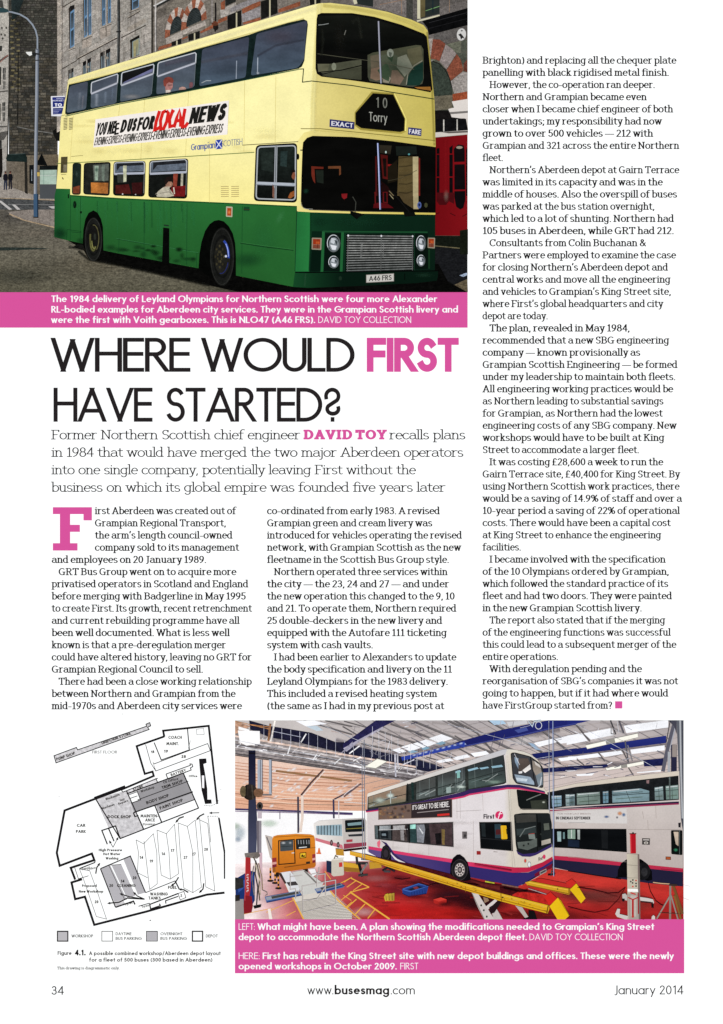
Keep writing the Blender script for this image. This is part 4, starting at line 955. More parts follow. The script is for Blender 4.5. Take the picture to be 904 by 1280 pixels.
# cab side window
cw = bus.part('cab_window', 'dark', label='sliding cab window in a silver frame'); cq = [(319.9, 181.6), (371.6, 178.8), (371.4, 253.6), (317.4, 251.4)]; cw.rr(cq, 5.5, (12, 14, 12))
h = Homo((322.4, 184), (369.6, 182), (369.2, 250.2), (320.2, 248.4)); cw.rr([h(0, 0), h(1, 0), h(1, 1), h(0, 1)], 4.5, vgrad(182, (30, 38, 34), 250, (14, 16, 15))); cw.poly(h.pts([(.1, .12), (.44, .1), (.44, .5), (.12, .45)]), (34, 42, 38)); cw.poly(h.pts([(.62, .1), (.8, .1), (.78, .4), (.62, .38)]), (40, 54, 52))
f = cw.sub('frame', 'paint'); f.rrline([h(0, 0), h(1, 0), h(1, 1), h(0, 1)], 4.5, 1.7, (170, 176, 178)); f.line(h.pts([(.5, 0), (.5, 1)]), 3.4, (158, 164, 168)); f.line(h.pts([(.5, 0), (.5, 1)]), .8, (66, 72, 74)); f.line(h.pts([(0, .71), (1, .73)]), 4.2, (176, 184, 192)); f.line(h.pts([(0, .735), (1, .755)]), .8, (110, 118, 126))
cw.ell(372.6, 196, 1.7, 4, (12, 12, 12), n=12)
# windscreens
us = bus.part('upper_windscreen', 'glass', label='wide upper deck windscreen reflecting a striped arch')
uo = [(396, 24), (397.2, 18.4), (402, 16.4), (440.2, 16.6), (468.2, 21.2), (501.4, 31), (530, 42.4), (533.6, 46), (540.6, 112), (538, 115.6), (518, 111.6), (435, 100), (402, 96), (396.4, 92.6), (394.5, 86), (395, 50)]
us.poly(uo, (12, 12, 11))
us.poly([(398, 20), (440, 19), (468, 24), (500, 34), (528, 45), (531, 62), (474, 66), (460, 68), (398, 62)], vgrad(18, (22, 24, 20), 66, (9, 10, 9)), cell=8)
ui = [(459.5, 69), (466, 66), (520, 56.5), (526.5, 57), (529.4, 62), (529.8, 98), (528, 105), (516, 109), (462, 101.5), (459.8, 96)]
us.poly(ui, vgrad(58, (72, 74, 56), 108, (66, 68, 56)), cell=5)
for q, c in (([(463, 70), (474, 68), (476, 84), (464, 86)], (92, 84, 68)), ([(476, 70), (489, 66), (497, 70), (502, 82), (490, 88), (478, 84)], (72, 78, 62)), ([(464, 86), (476, 84), (484, 98), (470, 101), (463, 98)], (120, 100, 82)), ([(478, 86), (489, 98), (486, 104), (479, 103)], (128, 122, 106)),
             ([(497, 72), (508, 68), (516, 84), (506, 96), (496, 84)], (124, 126, 110)), ([(490, 88), (497, 88), (505, 98), (500, 106), (488, 104)], (110, 92, 78)), ([(509, 62), (526, 58), (529, 76), (517, 84), (510, 72)], (88, 86, 64)), ([(516, 85), (529, 77), (529, 100), (524, 107), (508, 107), (510, 96)], (24, 50, 42)), ([(472, 88), (484, 78), (488, 90), (486, 102), (478, 98)], (58, 74, 54)), ([(484, 72), (492, 70), (490, 78)], (46, 60, 44))):
    us.poly(q, c)
us.line([(508, 106), (510, 92), (518, 82), (528, 76)], 1.2, (128, 128, 112)); us.ell(488, 66.5, 4.2, 5.2, (132, 138, 124)); us.poly([(486, 65), (490, 66), (489, 72), (486.5, 70)], (80, 86, 76)); us.glow(500, 84, 26, 20, (28, 60, 44), .3)
us.poly([(398, 82), (420, 79), (440, 76), (452, 75), (452, 84), (424, 88), (404, 92), (398, 90)], (78, 80, 64)); us.poly([(397, 80), (412, 80), (410, 89), (398, 90)], (92, 92, 72)); us.poly([(402, 94), (424, 88), (452, 84), (452, 100), (440, 99), (410, 96)], (64, 66, 52)); us.ell(417.5, 83.4, 3, 4.6, (132, 136, 116)); us.line([(398, 90.6), (426, 88), (452, 82)], 1.3, (18, 18, 14))
us.line([(397, 67.4), (435, 72.5), (473, 77.5), (518, 87)], .8, (72, 72, 58)); us.poly([(518, 109), (538, 108.6), (539, 113.6), (522, 111)], (150, 102, 44))
us.soft([(398, 31.5), (404, 31), (411, 29.6)], 1.3, (170, 176, 170), .9); us.soft([(430.5, 44), (432.5, 38)], 1.4, (160, 160, 150), .8); us.soft([(403, 36), (404, 52), (402, 70)], 5, (34, 36, 30), .6); us.soft([(440, 28), (448, 22), (452, 48)], 6, (36, 38, 32), .6); us.glow(425, 45, 10, 25, (30, 30, 26), .5)
b = us.sub('centre_bar', 'paint'); b.line([(473.2, 26.6), (474.4, 60), (476.4, 104.4)], 1.7, (158, 160, 172)); b.line([(474.2, 26.6), (475.4, 60), (477.4, 104.4)], .5, (70, 72, 86))
ls = bus.part('lower_windscreen', 'glass', label='deep dark lower windscreen with red shopfront reflections')
lo = [(378.2, 186), (379, 178), (384, 172.4), (391, 170), (440, 171.4), (490, 176.6), (544.8, 184), (544.6, 266), (440, 263.6), (384, 261.8), (378.4, 259), (376.2, 252), (377, 220)]
ls.poly(lo, (9, 9, 8))
for q, c in ((T(2, 1, 598, 530, 690, 535, 690, 550, 622, 550, 628, 660, 612, 640, 600, 600), (104, 40, 28)), (T(2, 1, 725, 530, 820, 528, 822, 590, 808, 600, 808, 548, 725, 548), (100, 60, 36)), (T(2, 1, 630, 560, 690, 560, 690, 660, 640, 650), (28, 34, 28)), (T(2, 2, 825, 15, 870, 12, 866, 45, 845, 56, 828, 40), (120, 26, 30)),
             (T(3, 1, 245, 440, 300, 450, 300, 630, 262, 622), (78, 20, 18)), (T(3, 1, 262, 470, 288, 472, 290, 610, 272, 606), (20, 14, 12)), (T(3, 1, 205, 455, 218, 455, 222, 753, 208, 753), (70, 20, 20)), (T(3, 1, 250, 640, 300, 680, 340, 753, 250, 753), (30, 12, 12)), (T(3, 2, 195, 90, 235, 80, 300, 90, 345, 122, 190, 122), (84, 16, 20)), (T(3, 2, 200, 0, 210, 0, 212, 90, 202, 90), (90, 22, 22)), (T(3, 2, 262, 0, 298, 0, 300, 88, 262, 80), (90, 20, 22)), (T(3, 2, 272, 5, 290, 5, 292, 78, 272, 74), (18, 12, 12)), (T(3, 1, 300, 515, 345, 515, 340, 532, 300, 530), (120, 26, 24)),
             (T(3, 1, 382, 455, 490, 455, 492, 753, 372, 753), (84, 72, 44)), (T(3, 2, 368, 0, 492, 0, 494, 128, 420, 80), (78, 66, 42)), (T(3, 1, 488, 458, 530, 458, 530, 753, 490, 753), (176, 164, 124)), (T(3, 2, 490, 0, 530, 0, 532, 130, 494, 130), (170, 158, 120)), (T(3, 1, 530, 465, 544, 470, 544, 753, 530, 753), (104, 30, 24)), (T(3, 1, 360, 380, 515, 380, 520, 440, 365, 450), (24, 30, 26)), (T(3, 1, 235, 370, 330, 375, 320, 440, 240, 430), (40, 36, 28)), (T(3, 1, 300, 540, 372, 480, 372, 640, 300, 660), (26, 22, 14))):
    ls.poly(q, c)
for i in range(9): ls.soft(T(3, 1, 385, 470 + i * 32, 440, 462 + i * 34, 488, 455 + i * 33), 2.2, (104, 88, 54) if i % 2 else (60, 52, 32), .6)
ls.ell(*T(3, 1, 286, 424)[0], 1.1, 1.6, (180, 206, 196), n=8); ls.ell(*T(3, 1, 460, 440)[0], 1.4, 1.2, (90, 160, 160), n=8); ls.ell(*T(3, 2, 588, 100)[0], 2.2, 3, (64, 66, 42), n=10); ls.ell(*T(3, 2, 538, 100)[0], 2.6, 4.2, (78, 96, 150)); ls.ell(*T(3, 2, 538, 98)[0], 1.3, 2, (30, 40, 84), n=10)
ls.glow(*T(2, 1, 558, 718)[0], 4.4, 4, (24, 52, 40), .9); ls.line(T(2, 2, 520, 85, 530, 118, 560, 128, 610, 130), .7, (150, 150, 140)); ls.line(T(3, 1, 300, 640, 400, 620, 520, 560), .5, (60, 58, 44)); ls.line(T(3, 1, 310, 715, 345, 753), 1, (120, 110, 80))
b = ls.sub('centre_bar', 'paint'); b.line([(472.3, 179), (473.8, 215), (475.4, 262)], 1.9, (120, 136, 188)); b.line([(472.1, 179), (473.4, 215), (474.9, 262)], .8, (196, 206, 236))
cs = bus.part('waist_strip', 'paint', label='cream strip under the windscreen'); cs.poly([(372, 258.5), (376.2, 256.5), (380, 261.6), (386, 262.8), (440, 264.6), (544.4, 266.2), (544.2, 268.6), (440, 267), (384, 265.4), (372.4, 264.6)], hgrad(372, (240, 226, 142), 544, (206, 190, 90)), cell=8)
# lower front
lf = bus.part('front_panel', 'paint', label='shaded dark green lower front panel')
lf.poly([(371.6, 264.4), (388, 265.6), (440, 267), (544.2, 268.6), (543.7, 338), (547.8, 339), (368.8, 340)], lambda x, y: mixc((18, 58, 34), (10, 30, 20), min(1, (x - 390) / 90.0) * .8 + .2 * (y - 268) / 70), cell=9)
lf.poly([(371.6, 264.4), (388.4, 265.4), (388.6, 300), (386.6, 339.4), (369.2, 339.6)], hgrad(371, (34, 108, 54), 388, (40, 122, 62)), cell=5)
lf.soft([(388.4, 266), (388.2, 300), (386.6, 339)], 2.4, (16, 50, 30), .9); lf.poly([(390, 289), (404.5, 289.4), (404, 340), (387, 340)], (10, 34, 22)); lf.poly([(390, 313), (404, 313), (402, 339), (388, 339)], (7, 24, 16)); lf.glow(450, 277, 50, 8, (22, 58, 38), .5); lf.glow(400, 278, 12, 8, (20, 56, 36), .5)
for (a, b_) in (((404.6, 289.4), (402.6, 340)), ((428.6, 289.8), (426.6, 340))): lf.line([a, b_], 3.6, (34, 96, 52)); lf.line([(a[0] + 2, a[1]), (b_[0] + 2, b_[1])], .7, (10, 36, 22))
lf.line([(403.6, 289.2), (430, 289.8), (470, 290), (534.6, 290.4)], 1.6, (28, 76, 44)); lf.poly([(407, 291.5), (426.4, 291.5), (425, 339), (405, 339)], (8, 20, 15)); lf.poly([(518, 292), (535, 292.5), (535, 336), (518, 337)], (8, 20, 14)); lf.line([(536.5, 312), (536.5, 336)], 2, (22, 54, 30)); lf.line([(518, 292), (518, 338)], 1, (20, 50, 32))
gl_ = bus.part('grille', 'dark', label='radiator grille of thin bright bars'); hg = Homo((433.6, 293.6), (516.6, 294.6), (516.4, 338), (432.6, 340.6)); gl_.poly(hg.q(-.01, -.02, 1.01, 1.02), (8, 10, 9))
for i in range(15):
    v = (i + .3) / 15; gl_.line([hg(.005, v), hg(1, v)], 1.15, mixc((150, 152, 148), (98, 102, 100), abs(i - 5) / 10)[:3], up=(1 if i == 0 else 0)); gl_.line([hg(.01, v + .022), hg(1, v + .022)], .5, (56, 58, 56), up=0)
for u in (.02, .5, .99): gl_.line([hg(u, 0), hg(u, 1)], 1.0, (88, 90, 88)); gl_.ell(*hg(u, .02), 1.2, 1.3, (216, 218, 220), n=10)
for u in (.21, .225, .54): gl_.line([hg(u, .2), hg(u - .01, .62)], .7, (110, 112, 110))
def lamp(x, y, rx, ry, nm='headlight'):
    p = bus.part(nm, 'paint'); p.ell(x, y, rx, ry, (96, 104, 104)); p.ell(x, y, rx * .86, ry * .86, (28, 34, 36)); p.ell(x + rx * .06, y + ry * .1, rx * .74, ry * .76, (126, 134, 138)); p.poly([(x - rx * .3, y - ry * .6), (x + rx * .35, y - ry * .5), (x + rx * .1, y + .1 * ry), (x - rx * .45, y - .1 * ry)], (196, 202, 206)); p.poly([(x - rx * .5, y + ry * .15), (x + rx * .5, y + ry * .3), (x + rx * .3, y + ry * .75), (x - rx * .2, y + ry * .7)], (224, 228, 232)); p.poly([(x + rx * .1, y - ry * .4), (x + rx * .6, y - ry * .2), (x + rx * .5, y + ry * .25)], (58, 66, 70)); p.line(ellipse(x, y, rx * .92, ry * .92, 0, 20, 150, 300), .8, (206, 212, 214))
lamp(417, 304.2, 8.4, 11.2); lamp(417.2, 327.6, 6.7, 8.0); lamp(526.4, 304, 6.2, 10); lamp(526.4, 325.8, 5.4, 7.4)
for q in ([(390, 297.2), (402.4, 297.6), (401.8, 312.6), (389.6, 312)], [(534.8, 297.2), (544, 297.4), (543.6, 310.8), (534.6, 310)]):
    p = bus.part('indicator', 'paint'); p.rr(q, 1, (146, 138, 118)); h = Homo(*q); p.poly(h.q(.12, .1, .86, .56), (150, 52, 26)); p.poly(h.q(.12, .58, .86, .9), (122, 66, 50)); p.glow(*h(.6, .4), 3, 3, (240, 120, 60), .8); p.line([h(.62, .1), h(.6, .9)], .6, (84, 30, 18))
p = bus.part('side_indicator', 'paint', label='orange lamp above the front wheel'); q = [(282.8, 258), (291, 258.6), (290.6, 271.6), (282.6, 271)]; p.rr(q, 1, (180, 176, 150)); h = Homo(*q); p.poly(h.q(.18, .14, .82, .88), (176, 66, 28)); p.glow(*h(.5, .55), 2.4, 3.4, (250, 150, 80), .9)
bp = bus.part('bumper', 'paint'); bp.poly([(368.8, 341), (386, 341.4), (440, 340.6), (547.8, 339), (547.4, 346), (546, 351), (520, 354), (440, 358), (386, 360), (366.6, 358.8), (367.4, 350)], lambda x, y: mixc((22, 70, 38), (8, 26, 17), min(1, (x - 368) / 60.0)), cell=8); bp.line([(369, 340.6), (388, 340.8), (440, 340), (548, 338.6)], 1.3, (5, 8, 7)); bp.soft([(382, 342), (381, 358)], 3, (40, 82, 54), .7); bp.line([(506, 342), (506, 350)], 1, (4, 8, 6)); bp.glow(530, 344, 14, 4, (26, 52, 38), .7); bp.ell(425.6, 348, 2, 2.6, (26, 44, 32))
np_ = bus.part('number_plate', 'paint', label='white plate reading A46 FRS'); hq = Homo((458, 343.8), (492.4, 342), (492.4, 351.6), (458, 353.4)); np_.poly(hq.q(0, 0, 1, 1), (196, 194, 186)); np_.line([hq(0, 0), hq(1, 0), hq(1, 1), hq(0, 1)], .6, (120, 118, 110), closed=True)
text(np_.sub('lettering'), SANS, 'A46 FRS', .1, .82, .66, .92, wt=.2, wh=.13, col=(26, 26, 26), mp=lambda x, y: hq(x, y))
# wipers
wp = bus.part('wiper', 'dark', label='long wiper on the driver side of the centre bar'); wp.line([(489, 239), (500, 251), (512.5, 266)], 1.1, (20, 20, 20)); wp.line([(487, 243), (492, 249)], .9, (136, 130, 100)); wp.poly([(504, 264), (518, 265), (520, 270), (506, 271)], (12, 14, 12))
wp = bus.part('wiper', 'dark'); wp.line([(441, 246), (445, 253), (444, 266)], 1.0, (60, 62, 56)); wp.poly([(438, 264), (456, 268), (450, 271), (446, 274.6), (438, 268)], (10, 12, 11))
# destination box and plates
db = bus.part('destination_box', 'glass', label='black destination blind reading 10 Torry'); do = [(466.4, 117.2), (491.4, 118.8), (505.6, 148.6), (505, 163.4), (500, 164.8), (452, 160), (445, 155.6), (445, 141.6)]
db.poly([(464.6, 114.6), (493, 116.6), (508.4, 148.2), (507.6, 164.6), (502, 167.6), (451, 162.8), (443.4, 157), (443.4, 140.6)], (160, 146, 66)); db.line([(493, 117), (507.6, 148.6), (507, 164)], 1.6, (240, 228, 130)); db.poly(do, (10, 10, 9)); db.line(do, .9, (30, 28, 18), closed=True)
hd2 = Homo((444, 118), (506, 122), (506, 166), (444, 160)); tx = db.sub('blind_lettering')
text(tx, SANS, '10', .43, .345, .3, .66, wt=.16, wh=.1, col=(118, 120, 110), mp=lambda x, y: hd2(x, y), gap=.5); pass
text(tx, SANS, 'Torry', .29, .76, .27, .66, wt=.15, wh=.1, col=(156, 158, 148), mp=lambda x, y: hd2(x, y)); pass
for nm, s_, q in (('fare_plate', 'EXACT', [(412.5, 149.4), (443, 153), (442.6, 161.6), (412.1, 158.6)]), ('fare_plate', 'FARE', [(510.6, 159.6), (526.9, 161.4), (526.4, 170.2), (510.2, 168.2)])):
    p = bus.part(nm, 'paint', label='blue plate reading ' + s_); p.poly(q, (34, 38, 96)); h_ = Homo(*q); text(p.sub('lettering'), SANS, s_, .06, .82, .64, .95, wt=.27, wh=.17, col=(222, 222, 226), mp=lambda x, y, h_=h_: h_(x, y)); p.line(q, .5, (90, 92, 120), closed=True)
# vents and small fittings
vt = bus.part('vent', 'paint', label='pale louvres high on the rear side')
for x in (79.8, 86.6):
    vt.poly([(x, 147.6), (x + 4.6, 146.6), (x + 4.0, 162), (x - .6, 163)], (226, 216, 148))
    for i in range(8): vt.line([(x, 148.8 + i * 1.9), (x + 4.4, 148 + i * 1.9)], .6, (168, 158, 110), up=0)
vt = bus.part('vent', 'paint', label='horizontal slots below the advert')
for i in range(6):
    for x in (276.4, 289.2): vt.line([(x, 233.4 + i * 2.5), (x + 9.6, 233.1 + i * 2.5)], .8, (176, 160, 104), up=0)
vp = bus.part('rear_grille', 'dark'); vp.poly([(76.6, 196.4), (84.6, 196), (84, 216), (76, 216.4)], (74, 68, 44)); vp.poly([(79.6, 206), (84, 206), (83.6, 215), (79.4, 215)], (120, 114, 92)); vp.line([(76.6, 218.4), (83, 218)], .5, (80, 70, 40)); vp.line([(78, 222), (79.4, 224.4)], 1, (60, 54, 34))
hn = bus.part('door_handle', 'dark'); hn.ell(93.6, 256, 2.2, 4.6, (14, 44, 24), n=14); hn.line([(93, 252), (94.6, 256), (93.4, 260)], 1.2, (10, 12, 10)); hn.ell(101.4, 265.6, 1.2, 1.7, (12, 20, 14), n=8); hn.line([(85.8, 243), (85.8, 248)], 1.4, (12, 30, 18))
fc = bus.part('fuel_flap', 'dark', label='black vertical strip on the green side'); fc.poly([(204.2, 284.6), (211.8, 285.6), (211.6, 329.8), (202.8, 327.6), (203.4, 312)], (8, 9, 8)); fc.line([(205, 281.6), (211, 282.4)], 1.6, (34, 50, 40)); gp.poly([(305, 258.6), (312, 259), (311.6, 264), (304.6, 263.6)], (24, 70, 40)); gp.line([(304.6, 261.6), (312.4, 262.2)], .8, (60, 42, 30))
# wheels
def wheel(cx, cy, rx, ry, arch, rimc, lab, hub):
    a = bus.part('wheel_arch', 'dark'); a.poly(arch, (6, 7, 6))
    w = bus.part('wheel', 'dark', label=lab); ty = w; ty.ell(cx, cy, rx, ry, (26, 27, 25), n=36); ty.line(ellipse(cx, cy, rx * .93, ry * .95, 0, 34), .7, (44, 45, 42), closed=True); ty.ell(cx + rx * .02, cy, rx * .76, ry * .74, (17, 18, 17), n=30)
    r = w.sub('rim', 'dark'); r.ell(cx + rx * .02, cy, rx * .66, ry * .62, (30, 30, 26), n=30); return w, r
w, r = wheel(277.8, 321, 15.2, 36.6, [(248.4, 335.4), (249.4, 318), (252, 303), (256.5, 289), (262, 280.6), (268, 276.2), (273.5, 275.2), (280, 277), (286, 283), (291, 292), (294, 304), (295, 320), (295, 345), (276, 352), (258, 344)], None, 'front wheel of the green and cream bus', 1)
r.line(ellipse(276.6, 321, 9.4, 21, 0, 20, -70, 5), 2.8, (44, 66, 150)); r.line(ellipse(276.2, 321, 9.6, 21, 0, 14, -50, 0), 1.0, (150, 168, 226)); r.ell(282.6, 320.4, 1.5, 1.6, (214, 220, 236), n=8); r.line(ellipse(276.6, 321, 9.2, 21, 0, 16, 20, 100), 1.2, (34, 40, 86))  # blue reflection arc painted on the rim
for i in range(16): an = i * 2 * pi / 8 + (i // 8) * .4; rr_ = 6.6 if i < 8 else 3.2; r.ell(274.8 + rr_ * cos(an) * .8, 321 + rr_ * sin(an) * 2.0, 1.2, 1.8, jit((62, 58, 40), .3), n=7)
w, r = wheel(117, 299.4, 11, 27.4, [(103.8, 305), (104.4, 288), (107, 274), (111, 266.4), (117, 263.2), (122, 266), (126.4, 274), (128.8, 284), (129.4, 313), (118, 320), (106, 312)], None, 'rear wheel of the green and cream bus', 0)
r.ell(117.4, 298, 7.2, 17.4, (22, 22, 20)); r.line(ellipse(117.4, 298, 6.4, 16.6, 0, 16, -100, 60), 1.2, (86, 84, 54)); r.line(ellipse(116.8, 298, 3.8, 15.5, 0, 14, 40, 200), 2.0, (92, 92, 52)); r.line(ellipse(118, 299, 3, 12, 0, 14, 60, 170), 1.2, (128, 128, 74)); r.ell(119, 296, 1.6, 4, (40, 44, 38))  # olive highlight arcs painted on the rim
# advert
ad = bus.part('advert', 'paint', label='white newspaper advert with black and red slogan')
hA = Homo((119.6, 149.4), (286.4, 125.8), (284.4, 168.4), (116.8, 184.6))
ad.poly(hA.q(0, 0, 1, 1), (246, 240, 232))
tx = ad.sub('lettering')
def adt(s, x, y, size, x1, wt, col, sl=.12, gap=.08): text(tx, SANS, s, x, y, size, x1, wt=wt, wh=wt * .55 / 1.0, col=col, mp=lambda X, Y: hA(X, Y), slant=0, gap=gap)
K_ = (30, 30, 28)
def adtxt(s, u0, u1, vb, vh, wt, col, sl=.045, gap=.05, whk=.42):
    # u along, v down; letter height vh of the board; slant applied in the board's own plane
    text(tx, SANS, s, u0, 0, 1.0, u1, wt=wt, wh=wt * whk, col=col, gap=gap, mp=lambda X, Y: hA(X + (-Y) * sl * vh, vb + Y * vh), arcn=14)
adtxt('YOU', .006, .098, .60, .45, .5, K_); adtxt('NE', .112, .174, .59, .44, .5, K_); adtxt('D', .222, .268, .59, .44, .48, K_); adtxt('US', .276, .348, .59, .44, .5, K_); adtxt('FOR', .358, .486, .59, .44, .5, K_)
for v in (.27, .44, .61): tx.line([hA(.184, v), hA(.215, v - .01)], 2.3, (30, 30, 28), up=0)
tx.line([hA(.189, .25), hA(.183, .64)], 2.4, (30, 30, 28))
red = (214, 38, 34); rl = tx
for pts in ([(.508, .04), (.482, .36), (.474, .6), (.5, .58), (.53, .52)], [(.57, .06), (.54, .1), (.522, .34), (.53, .6), (.556, .6), (.58, .4), (.59, .14), (.57, .06)], [(.644, .14), (.628, .1), (.606, .34), (.612, .56), (.648, .54)], [(.65, .6), (.668, .34), (.69, .08), (.704, .34), (.708, .6)], [(.662, .42), (.704, .4)], [(.738, .08), (.728, .36), (.724, .62), (.75, .6), (.772, .5)]):
    rl.line([hA(.502 + (u - .474) * .8, v * 1.06 - .02) for u, v in pts], 4.0, red)
adtxt('NEWS', .742, .975, .565, .5, .46, K_)
adtxt('EVENING EXPRESS•EVENING EXPRESS•EVENING EXPRESS•EVENING EXPRESS'.replace('•', '-'), .006, .965, .93, .27, .3, K_, gap=.04)
fn = bus.part('fleet_name', 'paint', label='blue Grampian Scottish fleet name with saltire'); hF = Homo((239, 179), (303, 171), (303, 184), (239, 190))
text(fn, SANS, 'Grampian', .0, .85, .72, .51, wt=.17, wh=.11, col=(52, 84, 168), mp=lambda x, y: hF(x, y)); text(fn, SANS, 'SCOTTISH', .63, .78, .62, 1.0, wt=.1, wh=.08, col=(96, 116, 160), mp=lambda x, y: hF(x, y)); fn.poly(hF.q(.52, .02, .645, .98), (40, 62, 158)); fn.line([hF(.525, .06), hF(.64, .94)], 1.1, (226, 230, 240)); fn.line([hF(.64, .06), hF(.525, .94)], 1.1, (226, 230, 240))

# ---- people in the bus
pn1 = Thing('person', 'red-haired passenger looking out of the upper deck window', 'person', 'people riding in the green and cream bus', mat='cloth')
q = pn1.part('body'); q.poly(T(1, 0, 376, 690, 372, 660, 368, 625, 380, 595, 410, 592, 428, 615, 430, 645, 424, 668, 412, 680, 412, 692, 400, 700, 378, 698), (166, 118, 112)); q.poly(T(1, 0, 376, 680, 412, 680, 414, 694, 376, 702), (206, 196, 184)); q.line(T(1, 0, 394, 644, 424, 642), 1.0, (96, 62, 60)); q.line(T(1, 0, 404, 668, 420, 666), .7, (150, 84, 84)); q.poly(T(1, 0, 424, 645, 432, 658, 422, 662), (180, 132, 122))
pn1.part('hair').poly(T(1, 0, 362, 650, 358, 610, 370, 588, 398, 580, 425, 588, 436, 612, 428, 628, 400, 622, 384, 632, 376, 655), (124, 62, 52))
pn1b = Thing('person', 'passenger whose pale forehead shows low in the upper deck window', 'person', 'people riding in the green and cream bus', mat='cloth')
pn1b.base.poly(T(1, 0, 474, 680, 478, 662, 500, 655, 522, 658, 530, 672, 520, 676), (176, 140, 128))
pn1c = Thing('person', 'dim reddish figure at the right edge of the upper deck window', 'person', 'people riding in the green and cream bus', mat='cloth')
pn1c.base.poly(T(1, 0, 554, 664, 552, 636, 562, 620, 578, 622, 582, 640, 576, 660), (112, 74, 78))
pn2 = Thing('person', 'dark-haired passenger in pale jacket seated in the lower deck', 'person', 'people riding in the green and cream bus', mat='cloth')
q = pn2.part('body'); q.poly(T(1, 1, 300, 745, 320, 718, 356, 690, 376, 680, 376, 650, 385, 640, 415, 640, 430, 660, 426, 680, 405, 690, 404, 700, 425, 725, 440, 753) + T(1, 2, 440, 30, 380, 42, 310, 36, 300, 10), lambda x, y: (186, 180, 160) if y > 234.4 else (150, 112, 92), cell=3); q.glow(*T(1, 1, 410, 668)[0], 2.4, 4, (196, 150, 124), .8); q.line(T(1, 1, 398, 700, 420, 740), .8, (120, 116, 104)); q.line(T(1, 2, 330, 12, 400, 0, 430, 22), 1, (140, 134, 120)); q.line(T(1, 1, 436, 690, 442, 740), 1.5, (214, 208, 190))
pn2.part('hair').poly(T(1, 1, 368, 660, 366, 636, 380, 615, 410, 605, 428, 618, 432, 640, 420, 646, 396, 646, 380, 668), (30, 22, 20))
pn3 = Thing('person', 'bus driver at the cab window, face and hands catching the light', 'person', 'people riding in the green and cream bus', mat='cloth')
q = pn3.part('body'); q.poly(T(2, 1, 452, 580, 462, 568, 474, 575, 478, 600, 474, 625, 462, 632, 450, 612), (128, 76, 54)); q.poly([(360, 247), (363, 241), (367.8, 238.6), (368.4, 245), (363, 248.4)], (150, 86, 44)); q.poly([(341, 230), (343.4, 236), (343, 249), (340.6, 246)], (120, 84, 70)); q.glow(366, 230, 1.8, 1.6, (170, 184, 190), .7)
pn3.part('hair').poly(T(2, 1, 446, 590, 452, 560, 474, 556, 478, 574, 460, 578, 452, 600), (26, 18, 16))
# ================================================================== the workshop photograph
R2 = (294.0, 900.5, 854.6, 1149.3)  # the workshop picture also has light and reflections printed as colour
def W(c, r, *xy):
    ox = (290, 430, 570, 710)[c]; oy = (898, 1026)[r]
    return [(ox + xy[i] / KT, oy + xy[i + 1] / KT) for i in range(0, len(xy), 2)]
def Z(*xy): return [(290 + xy[i] / 3.117, 1020 + xy[i + 1] / 3.117) for i in range(0, len(xy), 2)]
def ZU(*xy): return [(290 + xy[i] / 3.117, 895 + xy[i + 1] / 3.117) for i in range(0, len(xy), 2)]
def ZR(*xy): return [(570 + xy[i] / 3.117, 895 + xy[i + 1] / 3.117) for i in range(0, len(xy), 2)]
LV[0] = 2
fl = Thing('floor', 'glossy red workshop floor', None, kind='structure', mat='floor')
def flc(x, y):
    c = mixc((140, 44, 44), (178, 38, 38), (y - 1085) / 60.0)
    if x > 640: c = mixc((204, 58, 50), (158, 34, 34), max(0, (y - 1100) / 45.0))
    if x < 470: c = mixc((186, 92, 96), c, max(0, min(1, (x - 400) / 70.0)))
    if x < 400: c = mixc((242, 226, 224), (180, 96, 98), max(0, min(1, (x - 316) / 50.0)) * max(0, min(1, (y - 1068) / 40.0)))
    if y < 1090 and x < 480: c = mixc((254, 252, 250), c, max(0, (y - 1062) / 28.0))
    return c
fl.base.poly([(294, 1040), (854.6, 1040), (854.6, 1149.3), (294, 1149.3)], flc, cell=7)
F0 = fl.base  # glossy floor reflections painted as soft colour patches
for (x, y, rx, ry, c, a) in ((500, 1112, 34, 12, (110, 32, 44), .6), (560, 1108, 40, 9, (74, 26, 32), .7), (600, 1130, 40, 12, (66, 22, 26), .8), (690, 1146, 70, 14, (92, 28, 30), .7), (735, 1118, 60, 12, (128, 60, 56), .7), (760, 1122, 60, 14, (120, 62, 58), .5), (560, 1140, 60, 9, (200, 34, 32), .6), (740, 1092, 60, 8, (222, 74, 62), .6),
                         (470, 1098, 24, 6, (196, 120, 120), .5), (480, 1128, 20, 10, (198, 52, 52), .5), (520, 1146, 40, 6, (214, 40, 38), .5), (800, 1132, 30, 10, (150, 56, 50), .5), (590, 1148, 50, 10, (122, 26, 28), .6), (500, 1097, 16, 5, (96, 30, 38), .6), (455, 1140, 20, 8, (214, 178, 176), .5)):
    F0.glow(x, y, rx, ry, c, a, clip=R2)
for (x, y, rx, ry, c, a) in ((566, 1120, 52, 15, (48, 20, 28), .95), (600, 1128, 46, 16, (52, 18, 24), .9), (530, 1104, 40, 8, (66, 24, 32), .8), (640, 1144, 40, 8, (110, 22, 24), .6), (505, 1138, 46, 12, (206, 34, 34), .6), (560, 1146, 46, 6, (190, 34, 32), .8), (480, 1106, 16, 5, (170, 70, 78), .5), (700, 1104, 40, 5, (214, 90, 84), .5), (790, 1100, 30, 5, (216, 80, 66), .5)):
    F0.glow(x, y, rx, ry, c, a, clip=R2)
for i in range(60):
    x = random.uniform(440, 850); y = random.uniform(1098, 1147); F0.soft([(x, y), (x + random.uniform(6, 30), y + random.uniform(-2, 5))], random.uniform(.6, 3), random.choice([(90, 24, 28), (210, 70, 66), (60, 20, 24), (180, 40, 38)]), .35, clip=R2)
